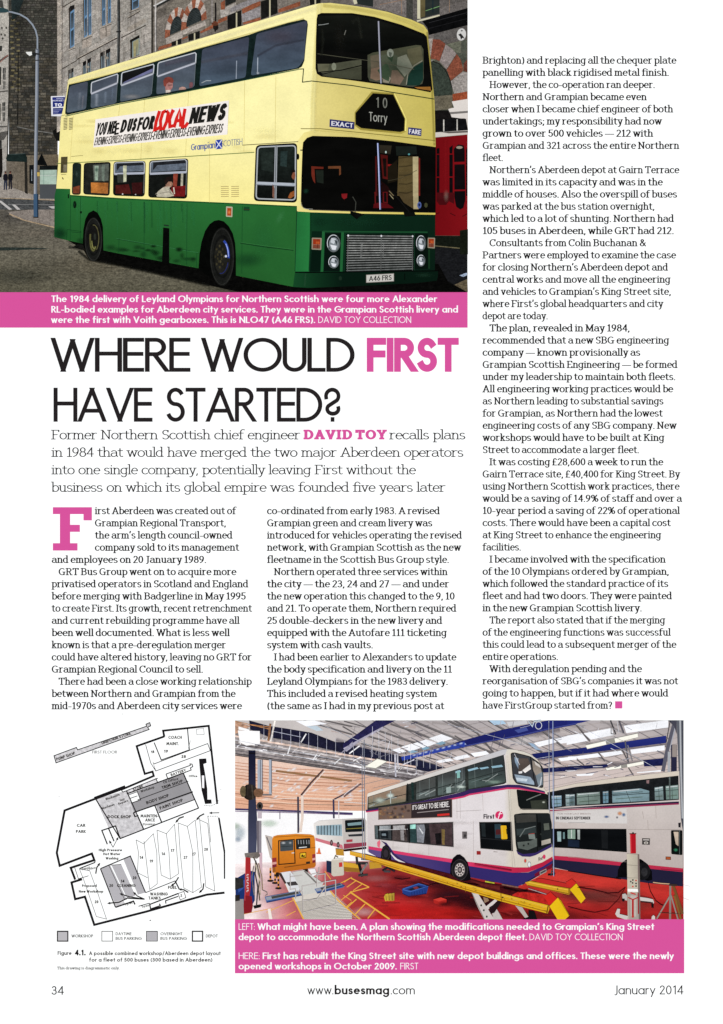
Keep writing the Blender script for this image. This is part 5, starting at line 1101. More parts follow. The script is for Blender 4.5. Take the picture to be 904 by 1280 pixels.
gw = Thing('pit_grating', 'pale metal grating over the inspection pit', 'grating', mat='paint')
gq = W(0, 1, 440, 560, 700, 480, 904, 690, 904, 741, 545, 741); gw.base.poly(gq, (214, 208, 198), clip=R2)
hgw = Homo(gq[0], gq[1], (452, 1149.2), (381, 1149.2))
for i in range(18): gw.base.line([hgw(0, .35 + i * .038), hgw(1, .35 + i * .038)], .4, (172, 162, 150), clip=R2, up=0)
lv()
for i in range(19): gw.base.line([hgw(i / 18, .36), hgw(i / 18, 1)], .35, (186, 178, 166), clip=R2, up=0)
fm = Thing('floor_markings', 'yellow lines painted on the red floor', None, kind='structure', mat='paint')
YL = (232, 176, 70)
for pts, w in ((W(0, 1, 365, 390, 430, 530, 470, 600, 540, 741), 1.7), (W(0, 1, 700, 480, 800, 600, 904, 690), 1.6), (W(1, 1, 0, 640, 120, 741), 1.4), (W(0, 1, 260, 690, 460, 600), .9), (W(0, 1, 410, 715, 480, 680), .9), (W(0, 1, 90, 702, 300, 660), .8), (W(0, 1, 700, 380, 745, 440), 1),
               (W(1, 1, 50, 430, 190, 500), 1.3), (W(1, 1, 45, 535, 345, 741), 2.0), (W(1, 1, 50, 430, 0, 462), 1.1), (W(1, 1, 0, 580, 60, 535, 190, 500), 1.2), (W(1, 1, 95, 590, 22, 655), 1.3), (W(1, 1, 160, 625, 85, 705), 1.3), (W(1, 1, 232, 670, 180, 735), 1.3), (W(1, 1, 90, 452, 22, 500), 1.0), (W(1, 1, 135, 478, 70, 525), 1.0),
               (W(0, 1, 800, 480, 904, 425), .9), (W(0, 1, 820, 600, 904, 530), .9), (W(0, 1, 860, 650, 904, 610), .9), (W(0, 1, 840, 560, 900, 600), .8)):
    fm.base.line(pts, w, YL, clip=R2)
fm.base.poly(W(0, 1, 270, 665, 290, 660, 305, 741, 280, 741), (240, 232, 222)); fm.base.line(W(0, 1, 345, 620, 400, 741), .6, (216, 150, 150))

# ---- the shed itself: roof, rooflights, beams, columns
wb = Thing('workshop_building', 'workshop hall with pale sheeted roof, bright rooflights and blue steel beams', 'building', mat='paint')
rf = wb.part('roof')
def rfc(x, y):
    c = mixc((176, 170, 170), (208, 194, 188), (y - 900) / 60.0)
    return mixc((200, 194, 190), c, (x - 380) / 120.0)
rf.poly([(294, 900.5), (854.6, 900.5), (854.6, 1000), (294, 1000)], rfc, cell=12)
for i in range(26):
    rf.soft([(400 + i * 14, 903 + (i % 5) * 11), (450 + i * 14, 909 + (i % 5) * 12)], random.uniform(2, 6), random.choice([(180, 172, 168), (236, 228, 224), (206, 184, 176), (170, 164, 164)]), .5, clip=R2)
wl = wb.part('rear_opening', 'paint', label='daylight flooding in through the open side of the hall'); wl.poly([(294, 1005), (470, 1010), (470, 1076), (330, 1078), (294, 1080)], (254, 254, 253)); wl.glow(*W(0, 1, 60, 90)[0], 10, 12, (196, 208, 214), .8, clip=R2); wl.glow(*W(0, 1, 30, 40)[0], 8, 6, (176, 196, 176), .6, clip=R2); wl.glow(*W(0, 1, 280, 20)[0], 14, 6, (216, 232, 216), .9); wl.glow(*W(0, 1, 45, 140)[0], 6, 5, (150, 170, 190), .6, clip=R2)
og = wb.part('far_roof', 'photo', label='sunlit orange-tinted far roof slope')
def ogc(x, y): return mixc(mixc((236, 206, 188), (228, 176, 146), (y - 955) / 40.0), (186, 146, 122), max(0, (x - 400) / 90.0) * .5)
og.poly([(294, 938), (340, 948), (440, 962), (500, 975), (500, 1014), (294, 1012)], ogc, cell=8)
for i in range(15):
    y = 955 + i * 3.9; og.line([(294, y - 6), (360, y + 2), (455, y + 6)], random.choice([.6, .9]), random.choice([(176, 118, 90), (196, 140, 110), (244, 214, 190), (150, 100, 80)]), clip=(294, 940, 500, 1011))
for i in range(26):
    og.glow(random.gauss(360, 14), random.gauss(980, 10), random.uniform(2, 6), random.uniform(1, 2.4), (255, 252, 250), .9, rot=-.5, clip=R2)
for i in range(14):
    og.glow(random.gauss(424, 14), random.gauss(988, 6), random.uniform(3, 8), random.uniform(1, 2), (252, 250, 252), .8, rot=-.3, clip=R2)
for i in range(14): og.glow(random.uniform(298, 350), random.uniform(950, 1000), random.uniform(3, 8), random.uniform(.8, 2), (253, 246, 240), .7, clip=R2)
og.line(W(0, 0, 330, 395, 600, 430, 904, 470), 2.6, (150, 112, 78)); og.line(W(0, 0, 520, 580, 600, 480, 690, 385), 2.2, (84, 66, 66)); og.line(W(0, 0, 535, 580, 615, 490, 700, 395), 1.0, (232, 226, 222)); og.line(W(0, 0, 770, 610, 904, 540), 1.8, (70, 62, 76)); og.line(W(1, 0, 0, 590, 130, 490), 1.8, (96, 84, 90)); og.line(W(1, 0, 0, 575, 110, 490), .9, (224, 218, 220))
og.line(W(0, 0, 230, 610, 520, 600, 904, 620), .8, (238, 226, 214)); og.line(W(0, 0, 230, 640, 904, 655), .8, (150, 116, 96)); og.line(W(1, 0, 0, 630, 165, 640), .9, (226, 220, 214)); og.line(W(1, 0, 0, 655, 160, 660), .7, (110, 90, 84))
ev = wb.part('eaves_beam', 'dark'); ev.line([(294, 1011.5), (370, 1014), (441, 1017)], 2.4, (70, 60, 100)); ev.line([(294, 1014), (370, 1016), (441, 1018.5)], 1.0, (130, 110, 140)); ev.line([(350, 1013), (350, 1024)], 1, (110, 96, 120))
for i in range(17):
    b0 = 899 + i * 7.5; rf.line([(430, b0 + 42), (560, b0 + 12), (854.6, b0 - 46)], .5, random.choice([(158, 150, 148), (176, 166, 162), (140, 134, 136)]), clip=(400, 900.5, 854.6, 985))
for i in range(24):
    x = 395 + i * 22; rf.line([(x, 898), (x + 60, 932), (x + 118, 960)], random.choice([.7, 1.1, 1.6]), random.choice([(150, 144, 144), (126, 120, 122), (168, 160, 158)]), clip=(400, 900.5, 840, 975))
for (xa, ya, xb, yb, w) in ((470, 945, 700, 912, 9), (650, 952, 835, 930, 8), (680, 964, 835, 950, 9), (560, 938, 690, 905, 7), (420, 925, 520, 955, 8)): rf.soft([(xa, ya), (xb, yb)], w, (120, 112, 120), .6)  # shade below the roof beams painted on the sheets
pu = wb.part('purlins', 'paint', label='grey purlins running across the roof sheets')
for pts, w in ((W(2, 0, -20, 10, 160, 110, 290, 265), 2.4), (W(2, 0, 240, 15, 380, 95), 2.6), (W(2, 0, 440, 135, 650, 255), 2.6), (W(2, 0, 270, 170, 420, 235), 2.2), (W(2, 0, 120, 195, 300, 270), 2.4), (W(2, 0, 650, 95, 840, 240), 2.6), (W(2, 0, 720, 300, 790, 340), 1.8), (W(2, 0, -10, 130, 60, 170), 1.6), (W(2, 0, 20, 225, 130, 285), 1.6),
               (W(1, 0, 510, 15, 740, 110, 904, 180), 2.6), (W(1, 0, 780, 15, 904, 70), 2.6), (W(1, 0, 350, 40, 560, 110, 760, 195), 2.2), (W(1, 0, 240, 85, 480, 165, 640, 215), 2.2), (W(1, 0, 170, 130, 400, 195, 560, 245), 2.0), (W(1, 0, 130, 190, 330, 230, 470, 265), 1.8), (W(1, 0, 520, 300, 700, 350), 1.4), (W(1, 0, 700, 260, 904, 320), 1.5), (W(1, 0, 620, 290, 800, 340), 1.3),
               (W(3, 0, 60, 45, 165, 170), 2.4), (W(3, 0, 30, 280, 120, 350), 1.6), (W(3, 0, 225, 250, 275, 320), 1.6), (W(3, 0, 385, 185, 450, 320), 1.8), (W(3, 0, 455, 370, 490, 425), 1.5), (W(1, 0, -10, 60, 110, 130), 1.6), (W(1, 0, 0, 20, 180, 70), 1.2), (W(0, 0, 540, 15, 700, 60, 904, 120), 1.6), (W(0, 0, 700, 15, 904, 60), 1.4)):
    pu.line(pts, w, (112, 108, 108), clip=R2); pu.line([(x + .6, y + w * .55) for x, y in pts], .6, (66, 62, 66), clip=R2)  # offset dark line paints the purlin shadow
rl_ = wb.part('rooflight', 'paint', label='bright translucent roof sheets letting daylight in')
def sky_(*q): rl_.poly(q[0], (250, 252, 255), clip=R2)
for q in (W(2, 0, 585, 185, 730, 152, 760, 178, 625, 215), W(2, 0, 740, 150, 910, 120, 910, 175, 790, 190), W(2, 0, 770, 300, 910, 284, 910, 308, 790, 322), W(2, 0, 110, 262, 225, 244, 255, 270, 140, 290), W(2, 0, -10, 290, 85, 270, 110, 292, -10, 312),
          W(3, 0, -10, 130, 105, 112, 150, 168, -10, 200), W(3, 0, 118, 112, 330, 72, 345, 125, 172, 160), W(3, 0, 420, 55, 755, 10, 755, 68, 440, 110), W(3, 0, 60, 285, 225, 262, 250, 288, 80, 308), W(3, 0, 240, 262, 400, 242, 415, 268, 275, 290), W(3, 0, 470, 235, 728, 202, 728, 240, 480, 268), W(3, 0, 520, 405, 700, 388, 700, 400, 520, 412), W(3, 0, 60, 420, 200, 412, 180, 430, 70, 434), W(3, 0, 0, 288, 42, 285, 70, 310, 0, 312),
          W(1, 0, 640, 150, 735, 118, 820, 150, 720, 185), W(1, 0, 520, 190, 620, 158, 700, 185, 600, 225), W(1, 0, 430, 215, 510, 190, 580, 220, 500, 250), W(1, 0, 360, 238, 420, 220, 470, 250, 420, 262), W(1, 0, 690, 320, 800, 300, 830, 318, 720, 335), W(1, 0, 820, 300, 910, 272, 910, 300, 850, 315),
          W(0, 0, 480, 20, 620, 15, 720, 40, 560, 60)):
    sky_(q)
for q, c in ((W(2, 0, 245, 12, 350, 10, 380, 40, 290, 50), (176, 206, 228)), (W(2, 0, 540, 180, 585, 190, 640, 240, 600, 235), (150, 176, 200)), (W(0, 0, 560, 60, 640, 55, 690, 90, 640, 95), (196, 212, 222)), (W(2, 0, 380, 25, 530, 15, 540, 40, 400, 60), (206, 206, 208)), (W(1, 0, 690, 190, 740, 170, 770, 185, 730, 200), (120, 160, 180)), (W(1, 0, 580, 228, 620, 212, 650, 222, 610, 238), (130, 170, 190)), (W(1, 0, 480, 250, 520, 238, 560, 250, 510, 262), (140, 176, 196))):
    rl_.poly(q, c, clip=R2)
for (x, y) in ((655, 926), (760, 920), (810, 905), (545, 925)): rl_.glow(x, y, 26, 8, (255, 255, 255), .25, rot=-.2, clip=R2)
nv = wb.part('shadowed_gable', 'dark', label='dark navy wall strip below the near roof')
nv.poly(W(0, 0, 130, 15, 270, 55, 420, 78, 600, 108, 780, 178, 850, 180, 910, 140, 910, 282, 820, 256, 640, 216, 520, 186, 300, 146, 140, 110), (30, 30, 50), clip=R2)
nv.poly(W(1, 0, -5, 240, 50, 200, 200, 235, 430, 285, 520, 300, 720, 362, 760, 372, 640, 402, 330, 340, 100, 290, -5, 262), (32, 34, 56)); nv.line(W(0, 0, 300, 95, 520, 140), .7, (180, 184, 200))
tb = wb.part('truss_frame', 'busy', label='tangled grey roof truss and hanging cable trays')
tb.poly(W(0, 0, 24, 20, 130, 80, 230, 120, 300, 148, 520, 188, 640, 218, 820, 258, 910, 284, 910, 408, 640, 372, 330, 322, 24, 272), (150, 142, 140), clip=R2); tb2 = wb.part('truss_frame', 'busy', label='grey truss continuing behind the square light panel'); tb2.poly(W(1, 0, -5, 262, 100, 290, 330, 342, 640, 402, 560, 440, 480, 470, 300, 452, -5, 398), (140, 134, 136))
tb.poly(W(0, 0, 24, 20, 140, 60, 60, 100, 24, 120), (190, 150, 124), clip=R2)
def P_(x): return 940 + (x - 294) * .195
for i in range(60):
    x = random.uniform(296, 520); y = P_(x) - random.uniform(2, 20) - 4; dx = random.uniform(4, 26); s_ = .2 if random.random() < .7 else random.choice([-.9, -.7, .6])
    tb.line([(x, y), (x + dx * (1 if s_ == .2 else .35), y + dx * s_ * (1 if s_ == .2 else .45))], random.uniform(.5, 1.3), random.choice([(244, 244, 244), (226, 222, 220), (88, 84, 88), (110, 104, 108), (200, 196, 196), (255, 255, 255)]), clip=(294, 902, 530, 978))
for d, c, w in ((-22, (232, 206, 190), 2.2), (-17, (206, 200, 198), 1.2), (-12, (84, 80, 84), 1.2), (-8, (226, 224, 224), 1.0), (-4, (120, 114, 116), 1.6), (0, (84, 78, 80), 1.5), (2, (60, 54, 56), 1.0)):
    tb.line([(294, P_(294) + d + 2), (520, P_(520) + d * .7 - 10)], w, c, clip=R2)
for q in (W(0, 0, 440, 205, 420, 270), W(0, 0, 640, 270, 610, 315), W(0, 0, 820, 300, 770, 345), W(0, 0, 560, 115, 520, 180), W(1, 0, 70, 320, 130, 290), W(1, 0, 40, 265, 120, 205)): tb.line(q, 1.5, (240, 240, 240))
for i in range(18):
    x = 330 + i * 11.2; tb.line([(x, 905 + i * 2.3), (x, 925 + i * 2.5)], .5, (190, 192, 204), up=0)
tb.line(W(0, 0, 290, 40, 275, 170), 2.6, (140, 100, 72)); tb.line(W(0, 0, 325, 15, 292, 175), 2.0, (236, 230, 222)); tb.line(W(0, 0, 24, 20, 280, 80), .8, (196, 140, 90)); tb.line(W(0, 0, 130, 45, 280, 65), 1.0, (176, 122, 78))
bm = wb.part('roof_beam', 'paint', label='long dark blue steel roof beam over the buses')
bm.poly(W(2, 0, -5, 182, 350, 85, 560, 42, 690, 15, 910, 10, 910, 46, 690, 88, 480, 137, 200, 185, -5, 232), vgrad(902, (34, 40, 110), 930, (30, 34, 96)), clip=R2, cell=10); bm.poly(W(3, 0, -5, 15, 170, 15, 100, 32, -5, 52), (36, 44, 118)); bm.soft(W(2, 0, 0, 222, 250, 170, 480, 128, 690, 80, 904, 38), 1.6, (84, 96, 176), .8)
bm.poly(W(2, 0, -5, 195, 60, 180, 80, 195, -5, 218), (160, 180, 226), clip=R2); bm.poly(W(2, 0, 440, 88, 530, 66, 545, 90, 470, 110), (70, 84, 150))
for q in (W(2, 0, 570, 268, 910, 224, 910, 270, 650, 305, 600, 305), W(3, 0, -5, 238, 740, 130, 740, 184, 0, 280)): wb.part('roof_beam', 'paint').poly(q, vgrad(920, (40, 50, 126), 946, (28, 34, 92)), clip=R2, cell=14)
for q in (W(2, 0, 650, 376, 910, 360, 910, 392, 650, 408), W(3, 0, -5, 362, 300, 345, 300, 365, 0, 392), W(3, 0, 560, 315, 718, 300, 718, 356, 575, 362)): wb.part('roof_beam', 'dark').poly(q, (28, 32, 76))
bm = wb.part('roof_beam', 'paint', label='bright blue roof beam dappled by daylight'); bm.poly(W(1, 0, 430, 290, 560, 262, 904, 175, 910, 176, 910, 215, 760, 245, 560, 290, 440, 318), (48, 68, 160)); 
for i in range(9): bm.glow(*W(1, 0, 530 + i * 44, 276 - i * 11)[0], 3.4, 1.6, (206, 220, 246), .85, rot=-.3)
bm = wb.part('roof_beam', 'dark', label='deep navy roof beam at the upper left'); bm.poly(W(1, 0, 240, 15, 390, 15, 290, 65, 120, 155, -5, 240, -5, 190, 110, 110), (40, 38, 78), clip=R2); bm.poly(W(1, 0, -5, 225, 120, 155, 290, 62, 300, 75, 130, 165, 20, 250), (170, 166, 180)); bm.poly(W(0, 0, 815, 265, 910, 172, 910, 215, 850, 250), (150, 148, 164)); bm.line(W(1, 0, 440, 350, 530, 310), 1.2, (210, 210, 222))
for pts in (W(1, 0, 385, 265, 390, 440), W(1, 0, 405, 265, 405, 350)): bm.line(pts, 2.0, (206, 206, 216))
for i in range(12): bm.line(W(1, 0, 215 + i * 48, 60 + i * 22, 216 + i * 48, 290 + i * 10), .45, (206, 208, 216), clip=R2, up=0)
cl_ = wb.part('column', 'paint', label='navy steel column at the left of the hall'); cl_.poly(W(0, 0, 125, 240, 178, 240, 180, 610, 190, 753) + W(0, 1, 185, 240, 122, 240) + W(0, 0, 122, 753, 125, 600), vgrad(938, (24, 26, 46), 1062, (70, 74, 96)), cell=8); cl_.line(W(0, 0, 128, 262, 178, 262), 2.2, (20, 18, 26))
cl_.poly(W(0, 1, 185, 0, 222, 0, 222, 240, 190, 240), (120, 114, 122)); cl_.line(W(0, 1, 196, 0, 196, 240), .6, (70, 66, 76)); cl_.line(W(0, 1, 212, 0, 212, 240), .7, (184, 178, 184)); cl_.poly(W(0, 1, 205, 240, 228, 240, 228, 520, 215, 530), (206, 176, 184))
for x, w in ((205, 4), (222, 1.4), (290, 3.6)): cl_.line(W(0, 0, x, 310, x, 560 if x < 280 else 575), w, (168, 178, 190)); cl_.line(W(0, 0, x + 9, 310, x + 9, 560), .8, (88, 94, 106))
cl_.line(W(0, 0, 200, 575, 300, 575), 2, (120, 116, 118)); cl_.poly(W(0, 0, 195, 700, 225, 700, 225, 753, 195, 753), (196, 184, 190))
cl_ = wb.part('column', 'paint', label='slim cream post in the middle distance'); cl_.line(W(0, 0, 498, 590, 500, 753) + W(0, 1, 500, 90), 2.4, (70, 66, 80)); cl_.line(W(0, 0, 530, 580, 530, 753) + W(0, 1, 515, 85), 3.2, (232, 214, 200)); cl_.line(W(0, 0, 765, 610, 768, 753), 2.2, (60, 58, 86)); cl_.line(W(0, 0, 805, 620, 805, 753), 1.2, (216, 210, 212))
cl_ = wb.part('column', 'paint', label='shiny steel pipe column at the right edge'); cl_.poly(W(3, 0, 818, 15, 870, 15, 872, 753) + W(3, 1, 870, 300, 868, 400, 848, 380, 850, 0) + W(3, 0, 848, 753), hgrad(847, (96, 100, 108), 854.6, (66, 68, 78)), clip=R2, cell=3); cl_.soft(W(3, 0, 845, 15, 852, 400, 862, 753), 3.4, (206, 210, 214), .9, clip=R2)
cl_.line(W(3, 0, 800, 40, 745, 250, 715, 400), 4.6, (92, 92, 104)); cl_.line(W(3, 0, 815, 40, 765, 240), 1.4, (172, 174, 182)); cl_.poly(W(3, 0, 755, 15, 818, 15, 820, 120, 800, 60), (70, 70, 82)); cl_.line(W(3, 0, 762, 250, 760, 405), 3.4, (168, 172, 176)); cl_.poly(W(3, 0, 776, 200, 820, 200, 820, 395, 776, 400), (40, 40, 64)); cl_.poly(W(3, 0, 785, 200, 818, 198, 818, 290, 785, 290), (150, 140, 134)); cl_.line(W(3, 0, 770, 15, 740, 180), 1, (40, 40, 50))
rr2 = wb.part('reel', 'dark', label='round hose reel on the navy column'); rr2.ell(*W(0, 0, 135, 555)[0], 9.4, 10, (44, 38, 34)); rr2.ell(*W(0, 0, 85, 550)[0], 4, 7, (98, 86, 62)); rr2.ell(*W(0, 0, 200, 560)[0], 6, 5.6, (120, 88, 66)); rr2.line(W(0, 0, 110, 500, 105, 600), 1.4, (24, 22, 20)); rr2.line(W(0, 0, 150, 500, 160, 610), 1.6, (70, 64, 56)); rr2.ell(*W(0, 0, 210, 660)[0], 4, 5, (70, 66, 66)); rr2.ell(*W(0, 0, 210, 660)[0], 1.8, 2.4, (20, 20, 20))
for q in (W(0, 0, 45, 90, 210, 95, 212, 190, 110, 205, 60, 180), W(0, 0, 50, 60, 135, 85, 130, 95, 50, 85)): wb.part('light_panel', 'paint').poly(q, (254, 254, 252), clip=R2)
def tube(q, lab):
    p = Thing('ceiling_light', lab, 'ceiling light', 'fluorescent lights hanging under the roof', mat='paint'); p.part('fitting').poly(q[0], (150, 148, 140))
    for z in q[1:]: p.part('lamp').poly(z, (255, 254, 240))
    return p
p = tube([W(3, 0, 130, 200, 528, 108, 530, 142, 145, 232), W(3, 0, 132, 204, 283, 170, 290, 196, 146, 228), W(3, 0, 350, 152, 525, 114, 529, 140, 358, 182)], 'larger twin fluorescent light hanging near the right column'); p.parts[0].line(W(3, 0, 320, 15, 360, 120), 1.8, (70, 68, 72)); p.parts[0].line(W(3, 0, 385, 20, 420, 110), 2.2, (90, 88, 96)); p.parts[0].line(W(3, 0, 370, 20, 385, 110), 1, (196, 196, 200)); p.parts[0].line(W(3, 0, 325, 65, 325, 115, 350, 118), .9, (60, 60, 64))
p = tube([W(3, 0, 283, 372, 570, 320, 572, 348, 290, 394), W(3, 0, 285, 374, 398, 354, 402, 374, 292, 390), W(3, 0, 445, 346, 568, 323, 570, 345, 448, 368)], 'smaller twin fluorescent light above the right-hand bus'); p.parts[0].line(W(3, 0, 430, 170, 455, 330), 1.8, (92, 92, 98)); p.parts[0].line(W(3, 0, 450, 200, 485, 320), 1.4, (120, 120, 126))
p = tube([W(1, 0, 150, 365, 250, 300, 330, 322, 240, 382), W(1, 0, 160, 362, 252, 306, 322, 324, 238, 374)], 'square white light panel hanging at the left of the main bus')
for i in range(24):
    x = random.uniform(680, 800); y = random.uniform(955, 975); tb.line([(x, y), (x + random.uniform(4, 16), y - random.uniform(-2, 3))], random.uniform(.4, 1.2), random.choice([(220, 220, 226), (110, 110, 130), (60, 62, 96), (240, 240, 240)]), clip=(678, 950, 836, 978))

for i in range(70):
    x = random.uniform(430, 830); y = 903 + random.uniform(0, 1) * (58 - (x - 430) * .03); a_ = random.choice([(.25, -1), (1, -.25), (1, .5)]); L2 = random.uniform(3, 16)
    tb.line([(x, y), (x + a_[0] * L2, y + a_[1] * L2)], random.uniform(.3, .8), random.choice([(84, 84, 100), (116, 116, 128), (226, 230, 238), (60, 62, 92), (176, 176, 184)]), clip=(400, 901, 836, 962), up=(1 if i % 10 == 0 else 0))
for x0, y0, x1_, y1_ in ((294, 925, 460, 957), (294, 931, 420, 955), (400, 905, 470, 935), (560, 905, 690, 940), (720, 905, 820, 960), (600, 960, 690, 945)): tb.line([(x0, y0), (x1_, y1_)], .5, (196, 200, 210), clip=R2)
# ---- far single-decker
sb = Thing('single_decker_bus', 'white single deck bus parked far back beside the orange minibus', 'bus', mat='paint')
b = sb.part('body'); b.poly(Z(318, 30, 340, 18, 430, 12, 516, 8, 524, 20, 524, 118, 436, 130, 325, 96), hgrad(392, (236, 232, 226), 458, (196, 190, 182)), cell=6); b.poly(Z(430, 12, 516, 8, 524, 20, 524, 118, 436, 130), (196, 190, 184)); b.poly(Z(436, 108, 524, 102, 524, 116, 436, 128), (150, 60, 78)); b.poly(Z(325, 84, 430, 112, 434, 128, 326, 96), (206, 120, 130))
p = sb.part('side_windows', 'glass'); p.poly(Z(328, 38, 428, 32, 430, 78, 330, 72), (150, 176, 186)); 
for i in range(8): p.line(Z(336 + i * 12, 36, 336 + i * 12, 74), .8, (84, 100, 110) if i % 2 else (226, 232, 236), up=0)
p = sb.part('rear_window', 'glass'); p.rr(Z(440, 16, 514, 12, 517, 60, 442, 63), 1.4, (22, 26, 28)); p.poly(Z(450, 28, 505, 22, 505, 34, 452, 38), (130, 160, 164)); p.line(Z(446, 50, 512, 46), .8, (150, 140, 60))
sb.part('number_plate', 'paint').poly(Z(452, 72, 512, 68, 510, 78, 456, 80), (50, 52, 56))
for (x, y) in ((388, 104), (414, 112)):
    w = sb.part('wheel', 'dark'); w.ell(*Z(x, y)[0], 1.8, 3.8, (70, 50, 54)); w.sub('rim').ell(*Z(x, y)[0], .8, 1.8, (150, 130, 130), n=10)
for q in (Z(446, 92, 470, 90, 470, 100, 446, 102),): sb.part('tail_light', 'paint').poly(q, (170, 60, 70))
b.poly(Z(400, 124, 440, 130, 524, 120, 524, 128, 440, 138), (40, 20, 22))
# ---- yellow low ramps behind
yr = Thing('yellow_ramp', 'yellow low lift platform end below the far bus', 'lift', mat='paint'); yr.part('ramp').poly(W(1, 1, -30, 305, 110, 325, 118, 385, 20, 382, -60, 350), (214, 166, 52)); yr.part('ramp').poly(W(1, 1, 190, 305, 280, 325, 285, 352, 195, 362), (196, 150, 50)); yr.part('side_face').poly(W(1, 1, -10, 345, 118, 358, 118, 388, 0, 378), (150, 106, 40)); yr.parts[0].poly(W(0, 1, 780, 210, 840, 215, 845, 262, 785, 258), (190, 140, 50))
# ---- orange minibus
mb = Thing('minibus', 'orange school minibus seen from behind on the left wheel ramps', 'minibus', mat='paint')
b = mb.part('body'); b.poly(W(0, 1, 250, 108, 305, 122, 305, 300, 285, 270), (196, 186, 176)); b.line(W(0, 1, 262, 120, 300, 220), 1.4, (110, 106, 110))
b.poly(W(0, 1, 303, 140, 312, 118, 340, 108, 480, 98, 590, 102, 618, 112, 626, 140, 632, 335, 622, 352, 470, 372, 330, 396, 306, 388, 302, 300), lambda x, y: mixc((226, 140, 42), (196, 112, 34), (y - 1044) / 45.0), cell=5)
b.poly(W(0, 1, 303, 345, 628, 312, 632, 335, 622, 352, 330, 396, 306, 388), (190, 108, 34)); b.line(W(0, 1, 320, 122, 480, 112, 612, 118), .8, (150, 84, 26)); b.line(W(0, 1, 395, 350, 560, 326), 1, (120, 70, 26)); b.poly(W(0, 1, 304, 300, 310, 385, 330, 396, 322, 300), (150, 92, 40))
dr = mb.part('rear_door', 'paint'); dr.line(W(0, 1, 352, 150, 470, 140, 476, 318, 354, 328), 1.3, (24, 22, 20), closed=True); g_ = dr.sub('window', 'glass'); g_.rr(W(0, 1, 362, 154, 464, 144, 464, 222, 364, 230), 1.4, (70, 78, 82)); g_.glow(*W(0, 1, 388, 166)[0], 3.6, 2, (220, 224, 226), .8); g_.glow(*W(0, 1, 440, 165)[0], 2.4, 2, (190, 196, 200), .7); g_.line(W(0, 1, 364, 196, 464, 188), .6, (40, 44, 46)); dr.sub('handle').line(W(0, 1, 450, 242, 470, 240), 1.2, (220, 214, 200))
g_ = mb.part('rear_window', 'glass'); g_.rr(W(0, 1, 480, 136, 590, 128, 592, 206, 484, 216), 1.4, (34, 36, 36)); 
for x in (500, 520, 540, 562, 580): g_.line(W(0, 1, x, 144, x + 2, 175), 1.0, (150, 154, 156))
g_.line(W(0, 1, 505, 202, 565, 196), 1.2, (206, 208, 206))
s_ = mb.part('school_sign', 'paint', label='small yellow school transport sign with two figures'); s_.poly(W(0, 1, 510, 240, 560, 235, 560, 278, 511, 283), (30, 26, 20)); s_.poly(W(0, 1, 515, 245, 555, 240, 555, 273, 516, 278), (236, 190, 48)); s_.poly(W(0, 1, 522, 272, 524, 256, 532, 252, 538, 262, 548, 256, 550, 270), (30, 26, 20))
for q in (W(0, 1, 303, 280, 335, 276, 337, 345, 305, 352), W(0, 1, 605, 252, 628, 248, 630, 312, 607, 318)):
    t_ = mb.part('tail_light', 'paint'); t_.poly(q, (150, 50, 54)); h = Homo(*q); t_.poly(h.q(0, .45, 1, .7), (214, 160, 150)); t_.poly(h.q(0, .75, 1, 1), (120, 40, 50))
mb.part('number_plate', 'paint').poly(W(0, 1, 558, 308, 588, 304, 590, 322, 560, 326), (56, 44, 34)); b.line(W(0, 1, 590, 205, 630, 200), .6, (120, 76, 30))
for q in (W(0, 1, 330, 390, 352, 386, 356, 425, 334, 430), W(0, 1, 535, 365, 572, 360, 574, 398, 540, 402)): mb.part('wheel', 'dark').poly(q, (34, 26, 24))
# ---- left wheel ramps and railing
wr = Thing('wheel_ramps', 'pale pit runway plates under the orange minibus', 'runway', mat='paint'); wr.part('plate').poly(W(0, 1, 365, 390, 440, 378, 520, 470, 500, 560, 440, 560), (222, 224, 226)); wr.part('plate').poly(W(0, 1, 455, 385, 545, 370, 690, 470, 640, 540, 530, 560), (206, 206, 200)); wr.parts[0].poly(W(0, 1, 410, 462, 480, 455, 500, 482, 430, 490), (64, 60, 60)); wr.parts[0].poly(W(0, 1, 350, 395, 372, 392, 412, 470, 398, 474), (60, 44, 40)); wr.parts[1].line(W(0, 1, 545, 375, 640, 470), 2, (120, 116, 112)); wr.parts[1].poly(W(0, 1, 575, 365, 625, 360, 640, 400, 610, 420), (240, 240, 240))
for q, lb in ((W(0, 1, 248, 572, 505, 524, 528, 562, 262, 618), 'blue-edged roller tester plate, left of the pit'), (W(0, 1, 622, 512, 815, 468, 852, 488, 838, 502, 645, 548), 'blue-edged roller tester plate, right of the pit')):
    t_ = Thing('roller_plate', lb, 'brake tester', 'roller brake tester plates in the floor', mat='paint'); t_.part('frame').poly(q, (74, 104, 160)); h = Homo(*q[:4]) if len(q) == 4 else Homo(q[0], q[1], q[2], q[4]); t_.part('rollers').poly(h.q(.02, .08, .97, .62), (150, 156, 166)); t_.parts[-1].poly(h.q(.16, .12, .95, .55), (70, 70, 68)); t_.parts[0].poly(h.q(0, .8, 1, 1), (40, 60, 110))
rg = Thing('railing', 'thin steel tube guard railing around the inspection pit', 'railing', mat='paint')
for pts in (W(0, 1, 535, 690, 530, 490, 780, 445, 782, 628), W(0, 1, 535, 690, 782, 628), W(0, 1, 705, 560, 700, 395), W(0, 1, 640, 495, 640, 405, 705, 398), W(0, 1, 440, 395, 440, 515, 480, 510, 480, 585), W(0, 1, 440, 420, 530, 408), W(0, 1, 600, 400, 655, 390, 655, 350), W(0, 1, 480, 530, 530, 525), W(0, 1, 530, 600, 640, 590, 700, 500)):
    rg.base.line(pts, 1.3, (150, 142, 138)); rg.base.line([(x + .4, y) for x, y in pts], .5, (222, 218, 214))
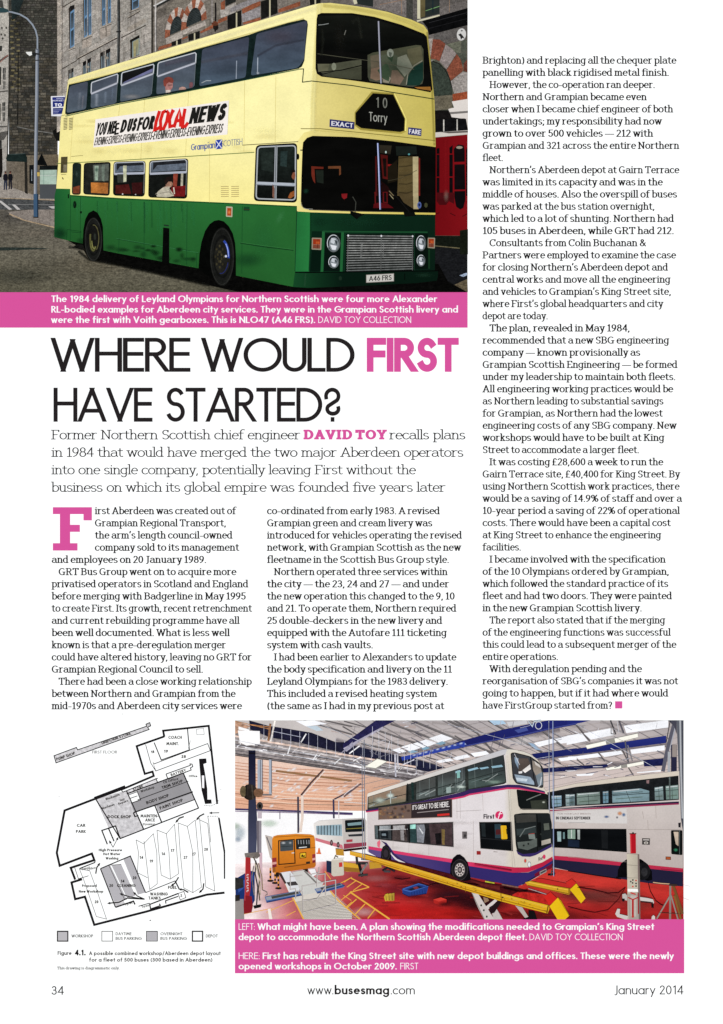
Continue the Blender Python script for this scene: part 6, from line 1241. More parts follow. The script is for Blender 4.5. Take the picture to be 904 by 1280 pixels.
for (x, y0, y1, lb) in ((290, 355, 452, 'farthest'), (325, 385, 468, 'middle'), (350, 420, 508, 'nearest')):
    t_ = Thing('barrier_post', 'orange and black banded barrier post by the minibus, %s of the three' % lb, 'barrier post', 'banded barrier posts beside the pit', mat='paint'); q = t_.part('base'); q.ell(*W(0, 1, x, y1)[0], 4, 1.3, (40, 34, 34)); q = t_.part('pole')
    for k in range(5): yy0 = y0 + (y1 - y0) * k / 5; yy1 = y0 + (y1 - y0) * (k + 1) / 5; q.line(W(0, 1, x, yy0, x, yy1), 2.0, (30, 28, 28) if k % 2 else (226, 150, 70), up=0)
# ---- left machinery
ml = Thing('wheel_balancer', 'blue workshop machine with grey cabinet at the left edge', 'machine', mat='paint'); ml.part('cabinet').poly(W(0, 1, 24, 440, 100, 395, 130, 375, 170, 385, 172, 600, 150, 640, 30, 600), (30, 52, 110), clip=R2); ml.parts[-1].poly(W(0, 1, 40, 480, 160, 400, 165, 440, 50, 540), (52, 82, 150), clip=R2); ml.part('grey_box').poly(W(0, 1, 24, 590, 88, 588, 92, 741, 24, 741), (150, 146, 142), clip=R2); ml.part('motor', 'dark').poly(W(0, 1, 24, 428, 85, 432, 90, 500, 24, 520), (44, 44, 44), clip=R2); ml.part('base', 'dark').poly(W(0, 1, 24, 560, 60, 555, 60, 600, 24, 606), (40, 36, 34), clip=R2)
rc = Thing('red_column_lift', 'narrow red lift column with white lettering at the left edge', 'lift column', mat='paint'); q = rc.part('column'); q.poly(W(0, 1, 102, 275, 140, 272, 142, 500, 128, 600, 96, 600, 102, 470), (168, 44, 48)); q.poly(W(0, 1, 94, 560, 150, 568, 158, 640, 148, 690, 92, 700, 88, 640), (132, 30, 38)); q.line(W(0, 1, 104, 280, 98, 600), .6, (214, 96, 96))
L_ = rc.part('lettering', 'paint')
for i in range(7): L_.line(W(0, 1, 112, 405 + i * 20, 126, 405 + i * 20), 1.3, (226, 206, 204), up=0); L_.line(W(0, 1, 113 + (i % 2) * 10, 405 + i * 20, 113 + (i % 2) * 10, 416 + i * 20), .9, (226, 206, 204), up=0)
rc.part('top_bracket', 'busy').poly(W(0, 1, 95, 245, 200, 235, 215, 262, 190, 285, 100, 272), (120, 112, 106)); rc.part('foot', 'dark').poly(W(0, 1, 160, 640, 222, 628, 218, 650, 170, 662), (20, 20, 20))
hz = Thing('hose', 'tangled hoses hanging beside the red lift column', 'hose', mat='dark')
for pts, w, c in ((W(0, 1, 160, 270, 190, 330, 210, 420, 200, 520, 210, 600), 1.3, (90, 80, 66)), (W(0, 1, 180, 300, 175, 400, 195, 500, 185, 640), 1.5, (60, 56, 58)), (W(0, 1, 200, 320, 225, 420, 230, 520), 1.2, (150, 130, 100)), (W(0, 1, 228, 520, 262, 535, 266, 555, 250, 562), .7, (110, 106, 100)), (W(0, 1, 165, 340, 150, 420, 168, 560), 1.3, (110, 104, 96)), (W(0, 1, 175, 320, 215, 470, 212, 560), 1, (190, 180, 150))):
    hz.base.line(pts, w, c)
cc = Thing('control_cabinet', 'cream control cabinet with red label standing between the lifts', 'cabinet', mat='paint'); cc.part('side_panel').poly(W(0, 1, 712, 300, 752, 306, 752, 398, 712, 382), (34, 44, 70)); q = cc.part('cabinet'); q.poly(W(0, 1, 750, 296, 838, 286, 845, 400, 838, 410, 765, 418, 750, 405), (206, 200, 184)); q.poly(W(0, 1, 750, 296, 765, 285, 845, 278, 838, 290), (226, 222, 210)); cc.part('label').poly(W(0, 1, 806, 314, 832, 311, 833, 345, 807, 348), (196, 60, 56)); q.line(W(0, 1, 770, 285, 780, 262, 800, 275), 1.2, (90, 80, 60))
jk = Thing('jack', 'black jacking unit standing in front of the yellow platform', 'jack', mat='dark')
for pts, w, c in ((W(1, 1, 95, 270, 100, 320, 180, 320), 3, (50, 48, 50)), (W(1, 1, 112, 320, 140, 420), 3.4, (24, 24, 26)), (W(1, 1, 175, 320, 125, 395), 2.4, (120, 118, 116)), (W(1, 1, 108, 412, 180, 405), 2.6, (60, 58, 58)), (W(1, 1, 130, 285, 190, 290), 3, (90, 84, 80)), (W(1, 1, 290, 375, 330, 350, 370, 372, 385, 380), 2.6, (40, 34, 40)), (W(1, 1, 300, 380, 350, 382), 2.6, (70, 66, 70))):
    jk.base.line(pts, w, c)
cn_ = Thing('traffic_cone', 'small orange traffic cone on the bright floor beyond the minibus', 'cone', mat='paint'); cn_.part('cone').poly(W(0, 1, 645, 242, 652, 205, 660, 205, 668, 242), (236, 120, 60)); cn_.part('base').line(W(0, 1, 636, 244, 672, 246), 1.4, (226, 110, 60))

# ---- right-hand bus
b3_ = Thing('double_decker_bus', 'white and purple double decker bus side-on at the right of the workshop', 'bus', mat='paint')
bo = b3_.part('body'); LVsave = LV[0]
bo.poly(W(2, 0, 660, 560, 700, 535, 904, 490) + W(3, 0, 420, 440, 838, 395, 850, 753) + W(3, 1, 870, 100, 870, 492, 600, 465, 200, 405) + W(2, 1, 720, 355, 700, 0) + W(2, 0, 690, 700), lambda x, y: mixc((206, 198, 192), (186, 174, 168), (y - 1000) / 90.0), clip=(670, 900, 853.8, 1149), cell=9)
bo.poly(W(2, 0, 660, 560, 700, 535, 904, 490) + W(3, 0, 420, 440, 838, 397, 832, 430, 400, 478, -5, 522) + W(2, 0, 700, 555), (214, 204, 188), cell=9)
wd = b3_.part('upper_windows', 'dark', label='dark band of upper deck windows'); wd.poly(W(2, 0, 672, 560, 904, 515) + W(3, 0, 400, 478, 832, 430, 836, 612, 500, 635, -5, 662) + W(2, 0, 672, 685), (28, 30, 32))
for q, c in ((W(2, 0, 720, 582, 795, 580, 795, 660, 725, 665), (130, 160, 176)), (W(2, 0, 825, 572, 895, 570, 895, 656, 828, 660), (140, 158, 160)), (W(3, 0, 66, 565, 240, 552, 242, 640, 68, 650), (122, 140, 132)), (W(3, 0, 262, 550, 304, 546, 304, 634, 265, 638), (110, 144, 160)), (W(3, 0, 332, 545, 545, 526, 612, 545, 612, 620, 335, 634), (122, 148, 154)), (W(3, 0, 652, 520, 715, 510, 720, 612, 655, 614), (126, 146, 146)), (W(3, 0, 735, 508, 830, 500, 832, 605, 740, 610), (116, 140, 132)), (W(3, 0, 10, 575, 50, 570, 50, 650, 10, 654), (96, 116, 120))):
    g_ = wd.sub('pane', 'glass'); g_.poly(q, c); h = Homo(q[0], q[1], q[-2], q[-1]); g_.line([h(0, .35), h(1, .33)], .7, (50, 60, 60)); g_.line([h(.5, 0), h(.52, 1)], .6, (60, 70, 70)); g_.soft([h(.05, .1), h(.95, .08)], 2.0, (232, 240, 240), .8); g_.soft([h(.1, .75), h(.9, .72)], 1.8, (90, 110, 90), .6)
wd.line(W(3, 0, 335, 580, 612, 562), .8, (24, 26, 28)); wd.line(W(3, 0, 765, 440, 768, 610), 1.8, (90, 100, 98)); wd.poly(W(3, 0, 590, 465, 612, 462, 610, 490, 592, 488), (130, 104, 104))
st_ = b3_.part('stripe', 'paint', label='thin crimson line under the upper windows'); st_.poly(W(2, 0, 680, 690, 904, 680) + W(3, 0, 300, 665, 836, 638, 836, 648, 300, 678, -5, 690) + W(2, 0, 690, 700), (150, 50, 84)); st_.poly(W(2, 0, 680, 680, 904, 668) + W(3, 0, 300, 652, 836, 625, 836, 638, 300, 665, -5, 680), (44, 32, 60))
ad3 = b3_.part('advert', 'paint', label='pale cinema advert on the side of the right-hand bus'); ad3.poly(W(3, 0, -5, 700, 440, 678, 446, 753) + W(3, 1, 446, 20, -5, 15) + W(2, 1, 740, 5) + W(2, 0, 740, 710), (212, 208, 204))
ad3.glow(*W(3, 0, 390, 715)[0], 4, 3.4, (220, 150, 100), .9); ad3.glow(*W(3, 0, 420, 725)[0], 3, 3, (70, 110, 160), .9); ad3.glow(*W(3, 0, 290, 740)[0], 4, 2.2, (60, 96, 150), .9); ad3.glow(*W(3, 0, 370, 745)[0], 2, 2, (60, 60, 80), .7)
tx = ad3.sub('lettering'); text(tx, SANS, 'IN CINEMAS SEPTEMBER', 695, 1024.2, 3.6, 738, wt=.3, wh=.2, col=(40, 36, 40)); text(tx, SANS, 'FOR YOUR LAST BREATH', 697, 1018.0, 1.8, 738, wt=.14, col=(140, 120, 116)); ad3.line(W(3, 1, 0, 14, 130, 12), .6, (150, 146, 144))
lw_ = b3_.part('lower_windows', 'glass', label='long black lower deck window'); lw_.poly(W(2, 1, 720, 58, 904, 58) + W(3, 1, 440, 60, 444, 236, -5, 205) + W(2, 1, 722, 200), (12, 14, 16))
for q, c in ((W(2, 1, 762, 80, 792, 80, 792, 155, 765, 155), (150, 176, 176)), (W(2, 1, 806, 85, 820, 85, 820, 135, 806, 135), (110, 140, 140)), (W(2, 1, 835, 68, 895, 66, 898, 135, 838, 130), (140, 168, 160)), (W(3, 1, 0, 66, 55, 64, 55, 136, 0, 134), (140, 166, 150)), (W(3, 1, 70, 66, 90, 66, 90, 140, 72, 138), (170, 180, 176)), (W(3, 1, 0, 140, 85, 146, 85, 200, 0, 192), (24, 34, 50)), (W(3, 1, 250, 70, 300, 70, 300, 210, 255, 205), (24, 26, 28))): lw_.poly(q, c)
lw_.line(W(2, 1, 838, 62, 838, 200), 1, (16, 18, 20)); lw_.line(W(2, 1, 870, 66, 870, 130), .8, (230, 236, 230))
bd_ = b3_.part('skirt', 'paint', label='crimson and navy skirt of the right-hand bus'); bd_.poly(W(2, 1, 730, 262, 904, 272) + W(3, 1, 440, 315, 870, 358, 870, 388, 440, 342, -5, 305) + W(2, 1, 732, 290), (186, 44, 74), clip=(670, 1000, 853.8, 1149)); bd_.poly(W(2, 1, 732, 290, 904, 305) + W(3, 1, 440, 342, 870, 386, 870, 494, 600, 468, 200, 405, -5, 372) + W(2, 1, 736, 350), (34, 32, 56), clip=(670, 1000, 853.8, 1149))
bd_.line(W(3, 1, 0, 376, 200, 408, 400, 438), 1.2, (16, 12, 16)); bd_.line(W(3, 1, 700, 362, 870, 378), .7, (120, 20, 40))
w_ = b3_.part('wheel_arch', 'dark', label='black wheel arch behind the white lift column'); w_.poly(W(3, 1, 372, 430, 376, 370, 400, 318, 440, 290, 500, 280, 550, 288, 600, 325, 632, 380, 635, 445, 600, 452, 540, 430, 400, 425), (10, 10, 12)); w_.poly(W(3, 1, 360, 420, 385, 418, 370, 440), (14, 12, 14)); wh_ = b3_.part('wheel', 'dark'); wh_.ell(*W(3, 1, 560, 380)[0], 10, 11, (24, 24, 26)); wh_.sub('rim').ell(*W(3, 1, 575, 385)[0], 4, 5.6, (44, 44, 46))
g_ = b3_.part('side_window', 'glass'); g_.rr(W(3, 1, 775, 70, 862, 70, 862, 258, 778, 250), 1.6, (14, 18, 18), clip=R2); g_.poly(W(3, 1, 795, 82, 832, 82, 832, 190, 812, 175), (196, 180, 160)); g_.glow(*W(3, 1, 812, 218)[0], 3.4, 2.6, (60, 150, 110), .9); g_.line(W(3, 1, 840, 72, 840, 255), .8, (90, 96, 96))
lg = b3_.part('badge', 'paint'); lg.poly(W(3, 1, 558, 130, 618, 132, 616, 180, 558, 178), (70, 66, 64)); lg.line(W(3, 1, 566, 142, 612, 143), 1.3, (200, 194, 188)); lg.ell(*W(3, 1, 588, 165)[0], 2.6, 1.6, (206, 200, 190)); lg.ell(*W(3, 1, 588, 166)[0], 1.3, .8, (60, 56, 52), n=10)
q = b3_.part('side_indicator', 'paint'); q.poly(W(3, 1, 735, 268, 775, 270, 775, 294, 735, 292), (96, 50, 34)); q.poly(W(3, 1, 740, 272, 770, 274, 770, 290, 740, 288), (170, 84, 46))
for pts in (W(3, 1, 450, 65, 850, 66), W(3, 1, 600, -5, 604, 65), W(3, 1, 0, 272, 440, 308), W(3, 0, 560, 700, 570, 753), W(3, 0, 660, 660, 664, 753)): bo.line(pts, .4, (158, 148, 142))
bo.poly(W(3, 1, 830, 15, 850, 12, 848, 50, 832, 48), (30, 30, 34))

# ---- the raised main bus
mbx = Thing('double_decker_bus', 'white and purple double decker bus raised on the yellow scissor lift', 'bus', mat='paint')
bo = mbx.part('body')
sil = [(459, 994), (460, 992), (500, 979.4), (580, 953.2), (600, 947), (628, 937.6), (634, 936.2), (643, 937), (655, 939.6), (663, 942.8), (672, 949.4), (677, 957), (679, 968), (679.6, 985), (684, 990), (687.4, 1014), (689.4, 1050), (692.4, 1074), (692, 1083), (672, 1096), (653, 1106), (646, 1107), (588, 1096.4), (562.8, 1091.6), (500, 1074), (459, 1064)]
bo.poly(sil, lambda x, y: mixc(mixc((214, 206, 204), (226, 220, 220), (x - 460) / 120.0), (206, 198, 192), (y - 1040) / 60.0) if x < 636 else (214, 206, 190), cell=8)
bo.poly([(459, 993.4), (460, 991.4), (500, 978.6), (580, 952.8), (628, 937), (634, 936), (631.6, 943.4), (580, 958.6), (500, 983.6), (459.6, 996.6)], vgrad(936, (196, 196, 200), 996, (236, 228, 214)), cell=8); bo.line([(460, 996.4), (500, 984), (580, 959), (631, 943)], .6, (110, 110, 112))
bo.poly([(634, 936), (643, 937), (655, 939.6), (663, 942.8), (672, 949.4), (668, 947.6), (655, 942), (640, 940), (632, 943)], (216, 212, 200)); bo.soft([(633, 944), (636, 975), (638, 1010), (641, 1060)], 5, (236, 230, 216), .8)
for i in range(30):
    x = random.uniform(474, 630); y = random.uniform(1012, 1070); bo.glow(x, y, random.uniform(6, 20), random.uniform(2, 6), random.choice([(196, 188, 186), (236, 232, 232), (206, 196, 190)]), .16)
uw = mbx.part('upper_windows', 'dark', label='upper deck side windows reflecting rooflights'); uw.poly(W(1, 0, 180, 590, 560, 470, 904, 365) + W(2, 0, 180, 328, 360, 275, 368, 330, 380, 482, 362, 494) + W(2, 0, -3, 566) + W(1, 0, 904, 550, 560, 628, 176, 690), (44, 48, 46))
for q, c0, c1 in ((W(1, 0, 185, 592, 470, 500, 465, 625, 185, 672), (150, 128, 108), (120, 116, 96)), (W(1, 0, 545, 482, 690, 438, 690, 582, 545, 612), (70, 72, 70), (84, 92, 90)), (W(1, 0, 708, 430, 904, 372, 904, 545, 708, 580), (64, 66, 66), (90, 104, 100)), (W(2, 0, -3, 385, 68, 362, 72, 545, -3, 562), (62, 66, 68), (90, 104, 100)), (W(2, 0, 92, 356, 356, 282, 372, 478, 96, 530), (48, 54, 56), (74, 88, 84))):
    g_ = uw.sub('pane', 'glass'); g_.rr(q, 1.0, vgrad(q[0][1], c0, q[2][1], c1), cell=5); h = Homo(*q)
    for i in range(4): g_.soft([h(random.uniform(0, .5), random.uniform(.5, .95)), h(random.uniform(.5, 1), random.uniform(.5, .9))], random.uniform(.8, 2.2), random.choice([(190, 200, 196), (30, 36, 36), (130, 150, 148)]), .7)
    for i in range(2): g_.line([h(.2 + .5 * i, .0), h(.2 + .5 * i, 1)], .5, (110, 120, 118))
    g_.line([h(0, .62), h(1, .55)], .8, (36, 40, 40))
g0 = uw.kids[0]; g0.glow(*W(1, 0, 350, 580)[0], 6, 4, (236, 255, 246), 1); g0.glow(*W(1, 0, 270, 615)[0], 8, 5, (196, 210, 196), .8); uw.line(W(1, 0, 515, 480, 520, 612), 3.0, (28, 46, 44)); uw.line(W(1, 0, 480, 490, 480, 620), 1.5, (20, 24, 24)); g0.line(W(1, 0, 350, 545, 352, 640), .8, (190, 200, 196))
for q in (W(2, 0, -3, 398, 30, 388, 38, 402, -3, 412), W(2, 0, 88, 385, 160, 366, 172, 378, 96, 398), W(2, 0, 175, 372, 240, 362, 250, 372, 190, 384), W(2, 0, 265, 360, 345, 348, 355, 364, 275, 374)): uw.kids[4].poly(q, (150, 190, 206))
uw.kids[3].glow(*W(2, 0, 40, 515)[0], 7, 2, (214, 226, 214), .8); uw.kids[4].glow(*W(2, 0, 290, 478)[0], 12, 3, (150, 176, 160), .7); uw.kids[3].poly(W(1, 0, 850, 400, 872, 395, 875, 445, 852, 450), (130, 180, 172)); uw.kids[2].glow(*W(1, 0, 880, 515)[0], 7, 2.2, (220, 236, 226), .9); uw.kids[2].poly(W(1, 0, 770, 520, 805, 512, 808, 558, 772, 562), (170, 190, 184))
sp_ = mbx.part('stripe', 'paint', label='purple and crimson stripe below the upper deck windows')
sp_.poly(W(1, 0, 165, 690, 560, 628, 904, 552) + W(2, 0, 100, 535, 390, 498, 480, 500, 600, 528, 668, 548, 672, 560, 600, 545, 480, 522, 390, 520, 100, 568) + W(1, 0, 904, 585, 560, 650, 165, 700), (56, 38, 88))
sp_.poly(W(1, 0, 165, 700, 560, 648, 904, 583) + W(2, 0, 100, 567, 390, 519, 480, 522, 600, 545, 672, 560, 672, 568, 600, 556, 480, 534, 390, 532, 100, 580) + W(1, 0, 904, 596, 560, 660, 165, 708), (208, 60, 106))
us_ = mbx.part('upper_windscreen', 'glass', label='curved upper windscreen mirroring the roof'); uo_ = roundq(W(2, 0, 414, 262, 440, 258, 560, 288, 625, 335, 652, 372, 655, 430, 655, 522, 600, 512, 455, 488, 430, 450), 2.2)
us_.poly(uo_, (60, 62, 66))
for q, c in ((W(2, 0, 470, 300, 540, 300, 560, 340, 500, 400, 470, 400), (84, 74, 68)), (W(2, 0, 500, 390, 558, 345, 565, 380, 520, 410), (236, 232, 226)), (W(2, 0, 575, 315, 630, 345, 645, 400, 640, 450, 600, 430, 578, 380), (150, 140, 128)), (W(2, 0, 590, 320, 632, 352, 640, 372, 600, 350), (220, 214, 206)), (W(2, 0, 600, 430, 652, 400, 652, 500, 620, 505), (120, 134, 142)), (W(2, 0, 440, 420, 560, 440, 590, 480, 590, 500, 460, 478), (150, 168, 182)), (W(2, 0, 450, 445, 540, 455, 530, 475, 460, 468), (206, 220, 228)), (W(2, 0, 440, 290, 470, 300, 470, 380, 445, 330), (130, 150, 168)), (W(2, 0, 470, 400, 500, 395, 498, 412, 474, 416), (230, 230, 228))): us_.poly(q, c)
us_.line(W(2, 0, 560, 292, 580, 400, 596, 508), 1.1, (20, 22, 24)); us_.line(uo_, 1.0, (24, 24, 26), closed=True); us_.line(W(2, 0, 440, 265, 480, 350), .6, (210, 210, 214)); us_.soft(W(2, 0, 645, 440, 635, 500, 615, 520), 2.0, (226, 230, 234), .9)
mw = mbx.part('destination_panel', 'glass', label='dark destination glass on the front'); mw.poly(roundq(W(2, 0, 455, 534, 600, 552, 690, 570, 704, 688, 495, 688, 470, 660), 2), (20, 24, 24)); mw.poly(W(2, 0, 560, 620, 680, 610, 690, 678, 570, 680), (50, 54, 46)); mw.soft(W(2, 0, 530, 615, 600, 585, 640, 570), 1.6, (150, 156, 150), .8); mw.glow(*W(2, 0, 660, 630)[0], 2.5, 1.6, (200, 206, 190), .9); mw.line(W(2, 0, 480, 682, 700, 686), .8, (130, 126, 116))
lwz = mbx.part('lower_windscreen', 'glass', label='large curved driver windscreen'); lo_ = roundq(W(2, 0, 436, 722, 500, 712, 704, 712) + W(2, 1, 722, 20, 722, 195, 600, 250, 505, 262, 462, 235, 450, 180), 2.2)
lwz.poly(lo_, (30, 34, 34)); 
for q, c in ((W(2, 0, 446, 726, 560, 722, 600, 722) + W(2, 1, 605, 5, 455, 15), (60, 60, 56)), (W(2, 1, 462, 160, 560, 150, 610, 130, 612, 190, 540, 220, 470, 205), (96, 104, 98)), (W(2, 1, 545, 85, 590, 78, 592, 95, 545, 100), (200, 74, 62)), (W(2, 1, 455, 60, 600, 50, 605, 90, 460, 110), (50, 58, 58)), (W(2, 1, 545, 100, 592, 98, 600, 140, 550, 135), (120, 130, 124)), (W(2, 1, 660, 20, 700, 15, 705, 65, 665, 70), (96, 102, 92)), (W(2, 1, 642, 150, 712, 132, 714, 165, 645, 185), (176, 170, 156)), (W(2, 1, 615, 10, 640, 10, 645, 190, 620, 200), (16, 18, 18))): lwz.poly(q, c)
for (x, y) in ((510, 185), (545, 172), (640, 100), (500, 100)): lwz.ell(*W(2, 1, x, y)[0], 1.3, 1.3, (40, 44, 42), n=8)
lwz.line(W(2, 0, 608, 715, 612, 753) + W(2, 1, 614, 240), .9, (14, 14, 14)); lwz.soft(W(2, 1, 480, 120, 520, 60, 600, 40), 1.8, (150, 160, 156), .6)
fp = mbx.part('front_apron', 'paint', label='purple lower edge under the windscreen'); fp.poly(W(2, 1, 452, 215, 470, 235, 505, 250, 600, 240, 722, 172, 722, 195, 600, 258, 560, 270, 500, 268, 466, 250), (54, 42, 96)); 
sd = mbx.part('side_windows', 'dark', label='lower deck side windows with workshop reflections'); sd.poly(W(1, 1, 230, 34, 520, 20, 822, 8, 826, 196, 500, 165, 234, 136), (42, 40, 42))
for q, c in ((W(1, 1, 234, 38, 256, 37, 258, 134, 238, 132), (84, 96, 98)), (W(1, 1, 266, 38, 355, 34, 355, 140, 268, 132), (60, 66, 68)), (W(1, 1, 268, 38, 352, 34, 352, 62, 268, 66), (150, 156, 158)), (W(1, 1, 366, 34, 470, 30, 478, 155, 366, 144), (78, 68, 66)), (W(1, 1, 370, 36, 460, 32, 456, 62, 372, 64), (176, 174, 174)), (W(1, 1, 425, 70, 450, 70, 455, 148, 428, 145), (150, 146, 146)), (W(1, 1, 498, 28, 540, 26, 540, 60, 500, 60), (160, 220, 206)), (W(1, 1, 498, 62, 545, 62, 550, 165, 500, 160), (44, 66, 66)), (W(1, 1, 545, 28, 605, 26, 612, 60, 600, 165, 552, 160), (130, 134, 140)), (W(1, 1, 560, 40, 600, 90, 590, 100), (220, 224, 226)), (W(1, 1, 612, 60, 640, 55, 648, 170, 615, 170), (34, 32, 34)), (W(1, 1, 640, 24, 815, 16, 818, 188, 655, 172), (70, 56, 58)), (W(1, 1, 685, 95, 730, 88, 735, 175, 695, 175), (24, 22, 24)), (W(1, 1, 735, 62, 760, 65, 758, 180, 740, 178), (124, 104, 62)), (W(1, 1, 278, 80, 330, 76, 335, 130, 280, 128), (26, 30, 34)), (W(1, 1, 285, 95, 315, 93, 318, 112, 286, 112), (120, 134, 140))): sd.poly(q, c)
sd.line(W(1, 1, 230, 34, 520, 20, 822, 8, 826, 196, 500, 165, 234, 136), .6, (120, 114, 112), closed=True); sd.line(W(1, 1, 258, 35, 262, 135), 1.2, (20, 20, 20)); sd.line(W(1, 1, 360, 32, 362, 145), 1, (20, 20, 20)); sd.line(W(1, 1, 490, 25, 494, 165), 1.6, (22, 22, 22)); sd.line(W(1, 1, 264, 68, 480, 62), .8, (200, 200, 200)); sd.line(W(1, 1, 470, 40, 470, 125, 455, 90), 1.4, (30, 26, 28))
cw_ = mbx.part('cab_window', 'glass'); cw_.poly(W(2, 1, 176, 10, 416, 8, 428, 226, 186, 206), (14, 16, 18)); cw_.poly(W(2, 1, 290, 25, 340, 22, 345, 130, 295, 130), (44, 62, 70)); cw_.poly(W(2, 1, 300, 65, 340, 62, 342, 100, 300, 104), (84, 36, 38)); cw_.poly(W(2, 1, 190, 20, 220, 18, 225, 120, 195, 115), (34, 40, 42)); cw_.line(W(2, 1, 176, 10, 416, 8, 428, 226, 186, 206), .7, (80, 78, 76), closed=True); cw_.line(W(2, 1, 190, 130, 420, 150), .6, (40, 42, 44))
mr_ = mbx.part('mirror', 'paint', label='yellow-backed side mirror'); mr_.rr(W(2, 1, 336, 34, 380, 34, 388, 136, 342, 138), 1.4, (226, 176, 32)); mr_.line(W(2, 1, 382, 60, 386, 100), 1.6, (40, 36, 20)); mr_.soft(W(2, 1, 345, 40, 352, 130), 1.4, (250, 220, 90), .8)
sk = mbx.part('skirt', 'paint', label='crimson and purple lower body of the raised bus')
sk.poly(W(1, 1, 185, 190, 480, 240, 798, 284) + W(2, 1, 95, 308, 440, 350, 540, 350, 650, 312, 726, 268, 728, 296, 650, 345, 545, 386, 430, 390, 100, 340) + W(1, 1, 798, 312, 480, 262, 185, 212), lambda x, y: (214, 62, 106) if x < 590 else mixc((208, 50, 90), (176, 34, 62), (x - 600) / 90.0), cell=9)
sk.poly(W(1, 1, 185, 212, 480, 262, 798, 312) + W(2, 1, 102, 340, 430, 390, 545, 388, 650, 345, 728, 296, 734, 340, 650, 400, 498, 480, 462, 492, 110, 424) + W(1, 1, 798, 396, 500, 320, 250, 270, 185, 235), lambda x, y: mixc((96, 78, 130), (52, 42, 104), (x - 470) / 110.0), cell=9)
sk.line(W(2, 1, 140, 320, 280, 345, 420, 368), 1.4, (120, 20, 44)); sk.line(W(2, 1, 140, 330, 420, 375), .5, (60, 14, 34)); sk.soft(W(2, 1, 500, 480, 600, 420, 730, 345), 2.2, (20, 18, 44), .8); sk.poly(W(2, 1, 590, 400, 728, 318, 730, 348, 640, 400, 600, 425), (110, 20, 44))
for x, ya, yb in ((490, 165, 238), (640, 178, 258), (370, 146, 218)): bo.line(W(1, 1, x, ya, x - 1, yb), .4, (176, 168, 166))
bo.line(W(2, 0, 395, 540, 412, 753) + W(2, 1, 425, 350), .4, (170, 162, 152)); bo.line(W(2, 1, 430, 225, 445, 345), .4, (170, 162, 152)); pass
sw = mbx.part('swoosh', 'paint', label='purple and white curved swoosh by the rear wheel'); sw.poly(W(1, 1, 278, 148, 320, 165, 352, 205, 380, 245, 430, 285, 490, 318, 470, 322, 420, 300, 370, 260, 335, 210, 305, 172), (56, 40, 90)); sw.poly(W(1, 1, 300, 168, 335, 205, 362, 250, 400, 285, 480, 322, 440, 320, 385, 290, 345, 240, 322, 195), (230, 224, 222)); sw.poly(W(1, 1, 250, 160, 270, 142, 275, 165, 268, 205, 252, 190), (226, 110, 130))
vg = mbx.part('vent', 'dark'); vg.poly(W(2, 1, 46, 80, 84, 80, 84, 134, 48, 134), (110, 104, 104)); vg.glow(*W(2, 1, 68, 112)[0], 2, 3, (40, 40, 42), .8)
q = mbx.part('side_indicator', 'paint'); q.rr(W(2, 1, 155, 226, 186, 227, 187, 254, 156, 254), .6, (150, 40, 40)); bo.line(W(2, 1, 282, 232, 312, 234), .7, (150, 140, 136))
for x, y, r, c in ((522, 300, 1.7, (214, 80, 60)), (552, 328, 2.3, (226, 228, 230))): t_ = mbx.part('headlight' if r > 2 else 'front_indicator', 'paint'); t_.ell(*W(2, 1, x, y)[0], r, r * 1.6, (150, 150, 150)); t_.ell(*W(2, 1, x, y)[0], r * .7, r * 1.2, c)
mbx.part('fog_light', 'paint').ell(*W(2, 1, 722, 215)[0], 1.0, 3.2, (196, 196, 190)); 
fn2 = mbx.part('fleet_name', 'paint', label='dark First lettering with crimson roundel'); text(fn2, SANS, 'First', 604.4, 1023.2, 5.6, 618, wt=.26, wh=.18, col=(44, 38, 50)); fn2.ell(*W(2, 0, 326, 728)[0], 5.0, 5.0, (206, 44, 96)); fn2.line([(625.6, 1014), (622.4, 1024)], 1.0, (250, 240, 244)); fn2.line([(623, 1017.6), (628, 1016.6)], .8, (250, 240, 244)); fn2.line([(625.6, 1014.2), (628.2, 1013.6)], .8, (250, 240, 244))
text(fn2, SANS, 'First', 673, 1076.4, 4.6, 678.4, wt=.26, wh=.16, col=(44, 38, 50), mp=lambda x, y: (x, y - (x - 673) * .4)); fn2.ell(*W(2, 1, 664, 270)[0], 1.8, 2.8, (206, 60, 96), n=14)
pq = W(2, 1, 630, 382, 680, 358, 682, 384, 632, 410); mbx.part('number_plate', 'paint').poly(pq, (150, 146, 140)); mbx.parts[-1].line([(pq[0][0] + 1, pq[0][1] + 2), (pq[1][0] - .6, pq[1][1] + 2.4)], 1.8, (60, 56, 60))
av = mbx.part('advert', 'paint', label='brown film advert on the main bus'); hV = Homo((473, 1009.5), (565.2, 998.2), (565.4, 1021.6), (473, 1024.6)); av.poly(hV.q(0, 0, 1, 1), (112, 92, 82))
for i in range(34): av.glow(*hV(random.uniform(.03, .52), random.uniform(.1, .9)), random.uniform(1, 4), random.uniform(1, 3), random.choice([(150, 110, 84), (70, 56, 54), (176, 132, 96), (196, 160, 110), (84, 70, 70), (130, 116, 112)]), .7, clip=(473, 1000, 522, 1024.4))
av.poly(hV.q(.555, .02, .995, .98), (50, 42, 44)); av.poly(hV.q(.02, .96, .98, 1.0), (180, 160, 150)); tx = av.sub('lettering'); text(tx, SANS, "IT'S GREAT TO BE HERE.", .57, .42, .3, .975, wt=.2, wh=.13, col=(240, 236, 232), mp=lambda x, y: hV(x, y)); tx.line([hV(.63, .62), hV(.97, .56)], 1.0, (150, 142, 140)); tx.line([hV(.86, .84), hV(.975, .82)], 2.6, (206, 50, 46))
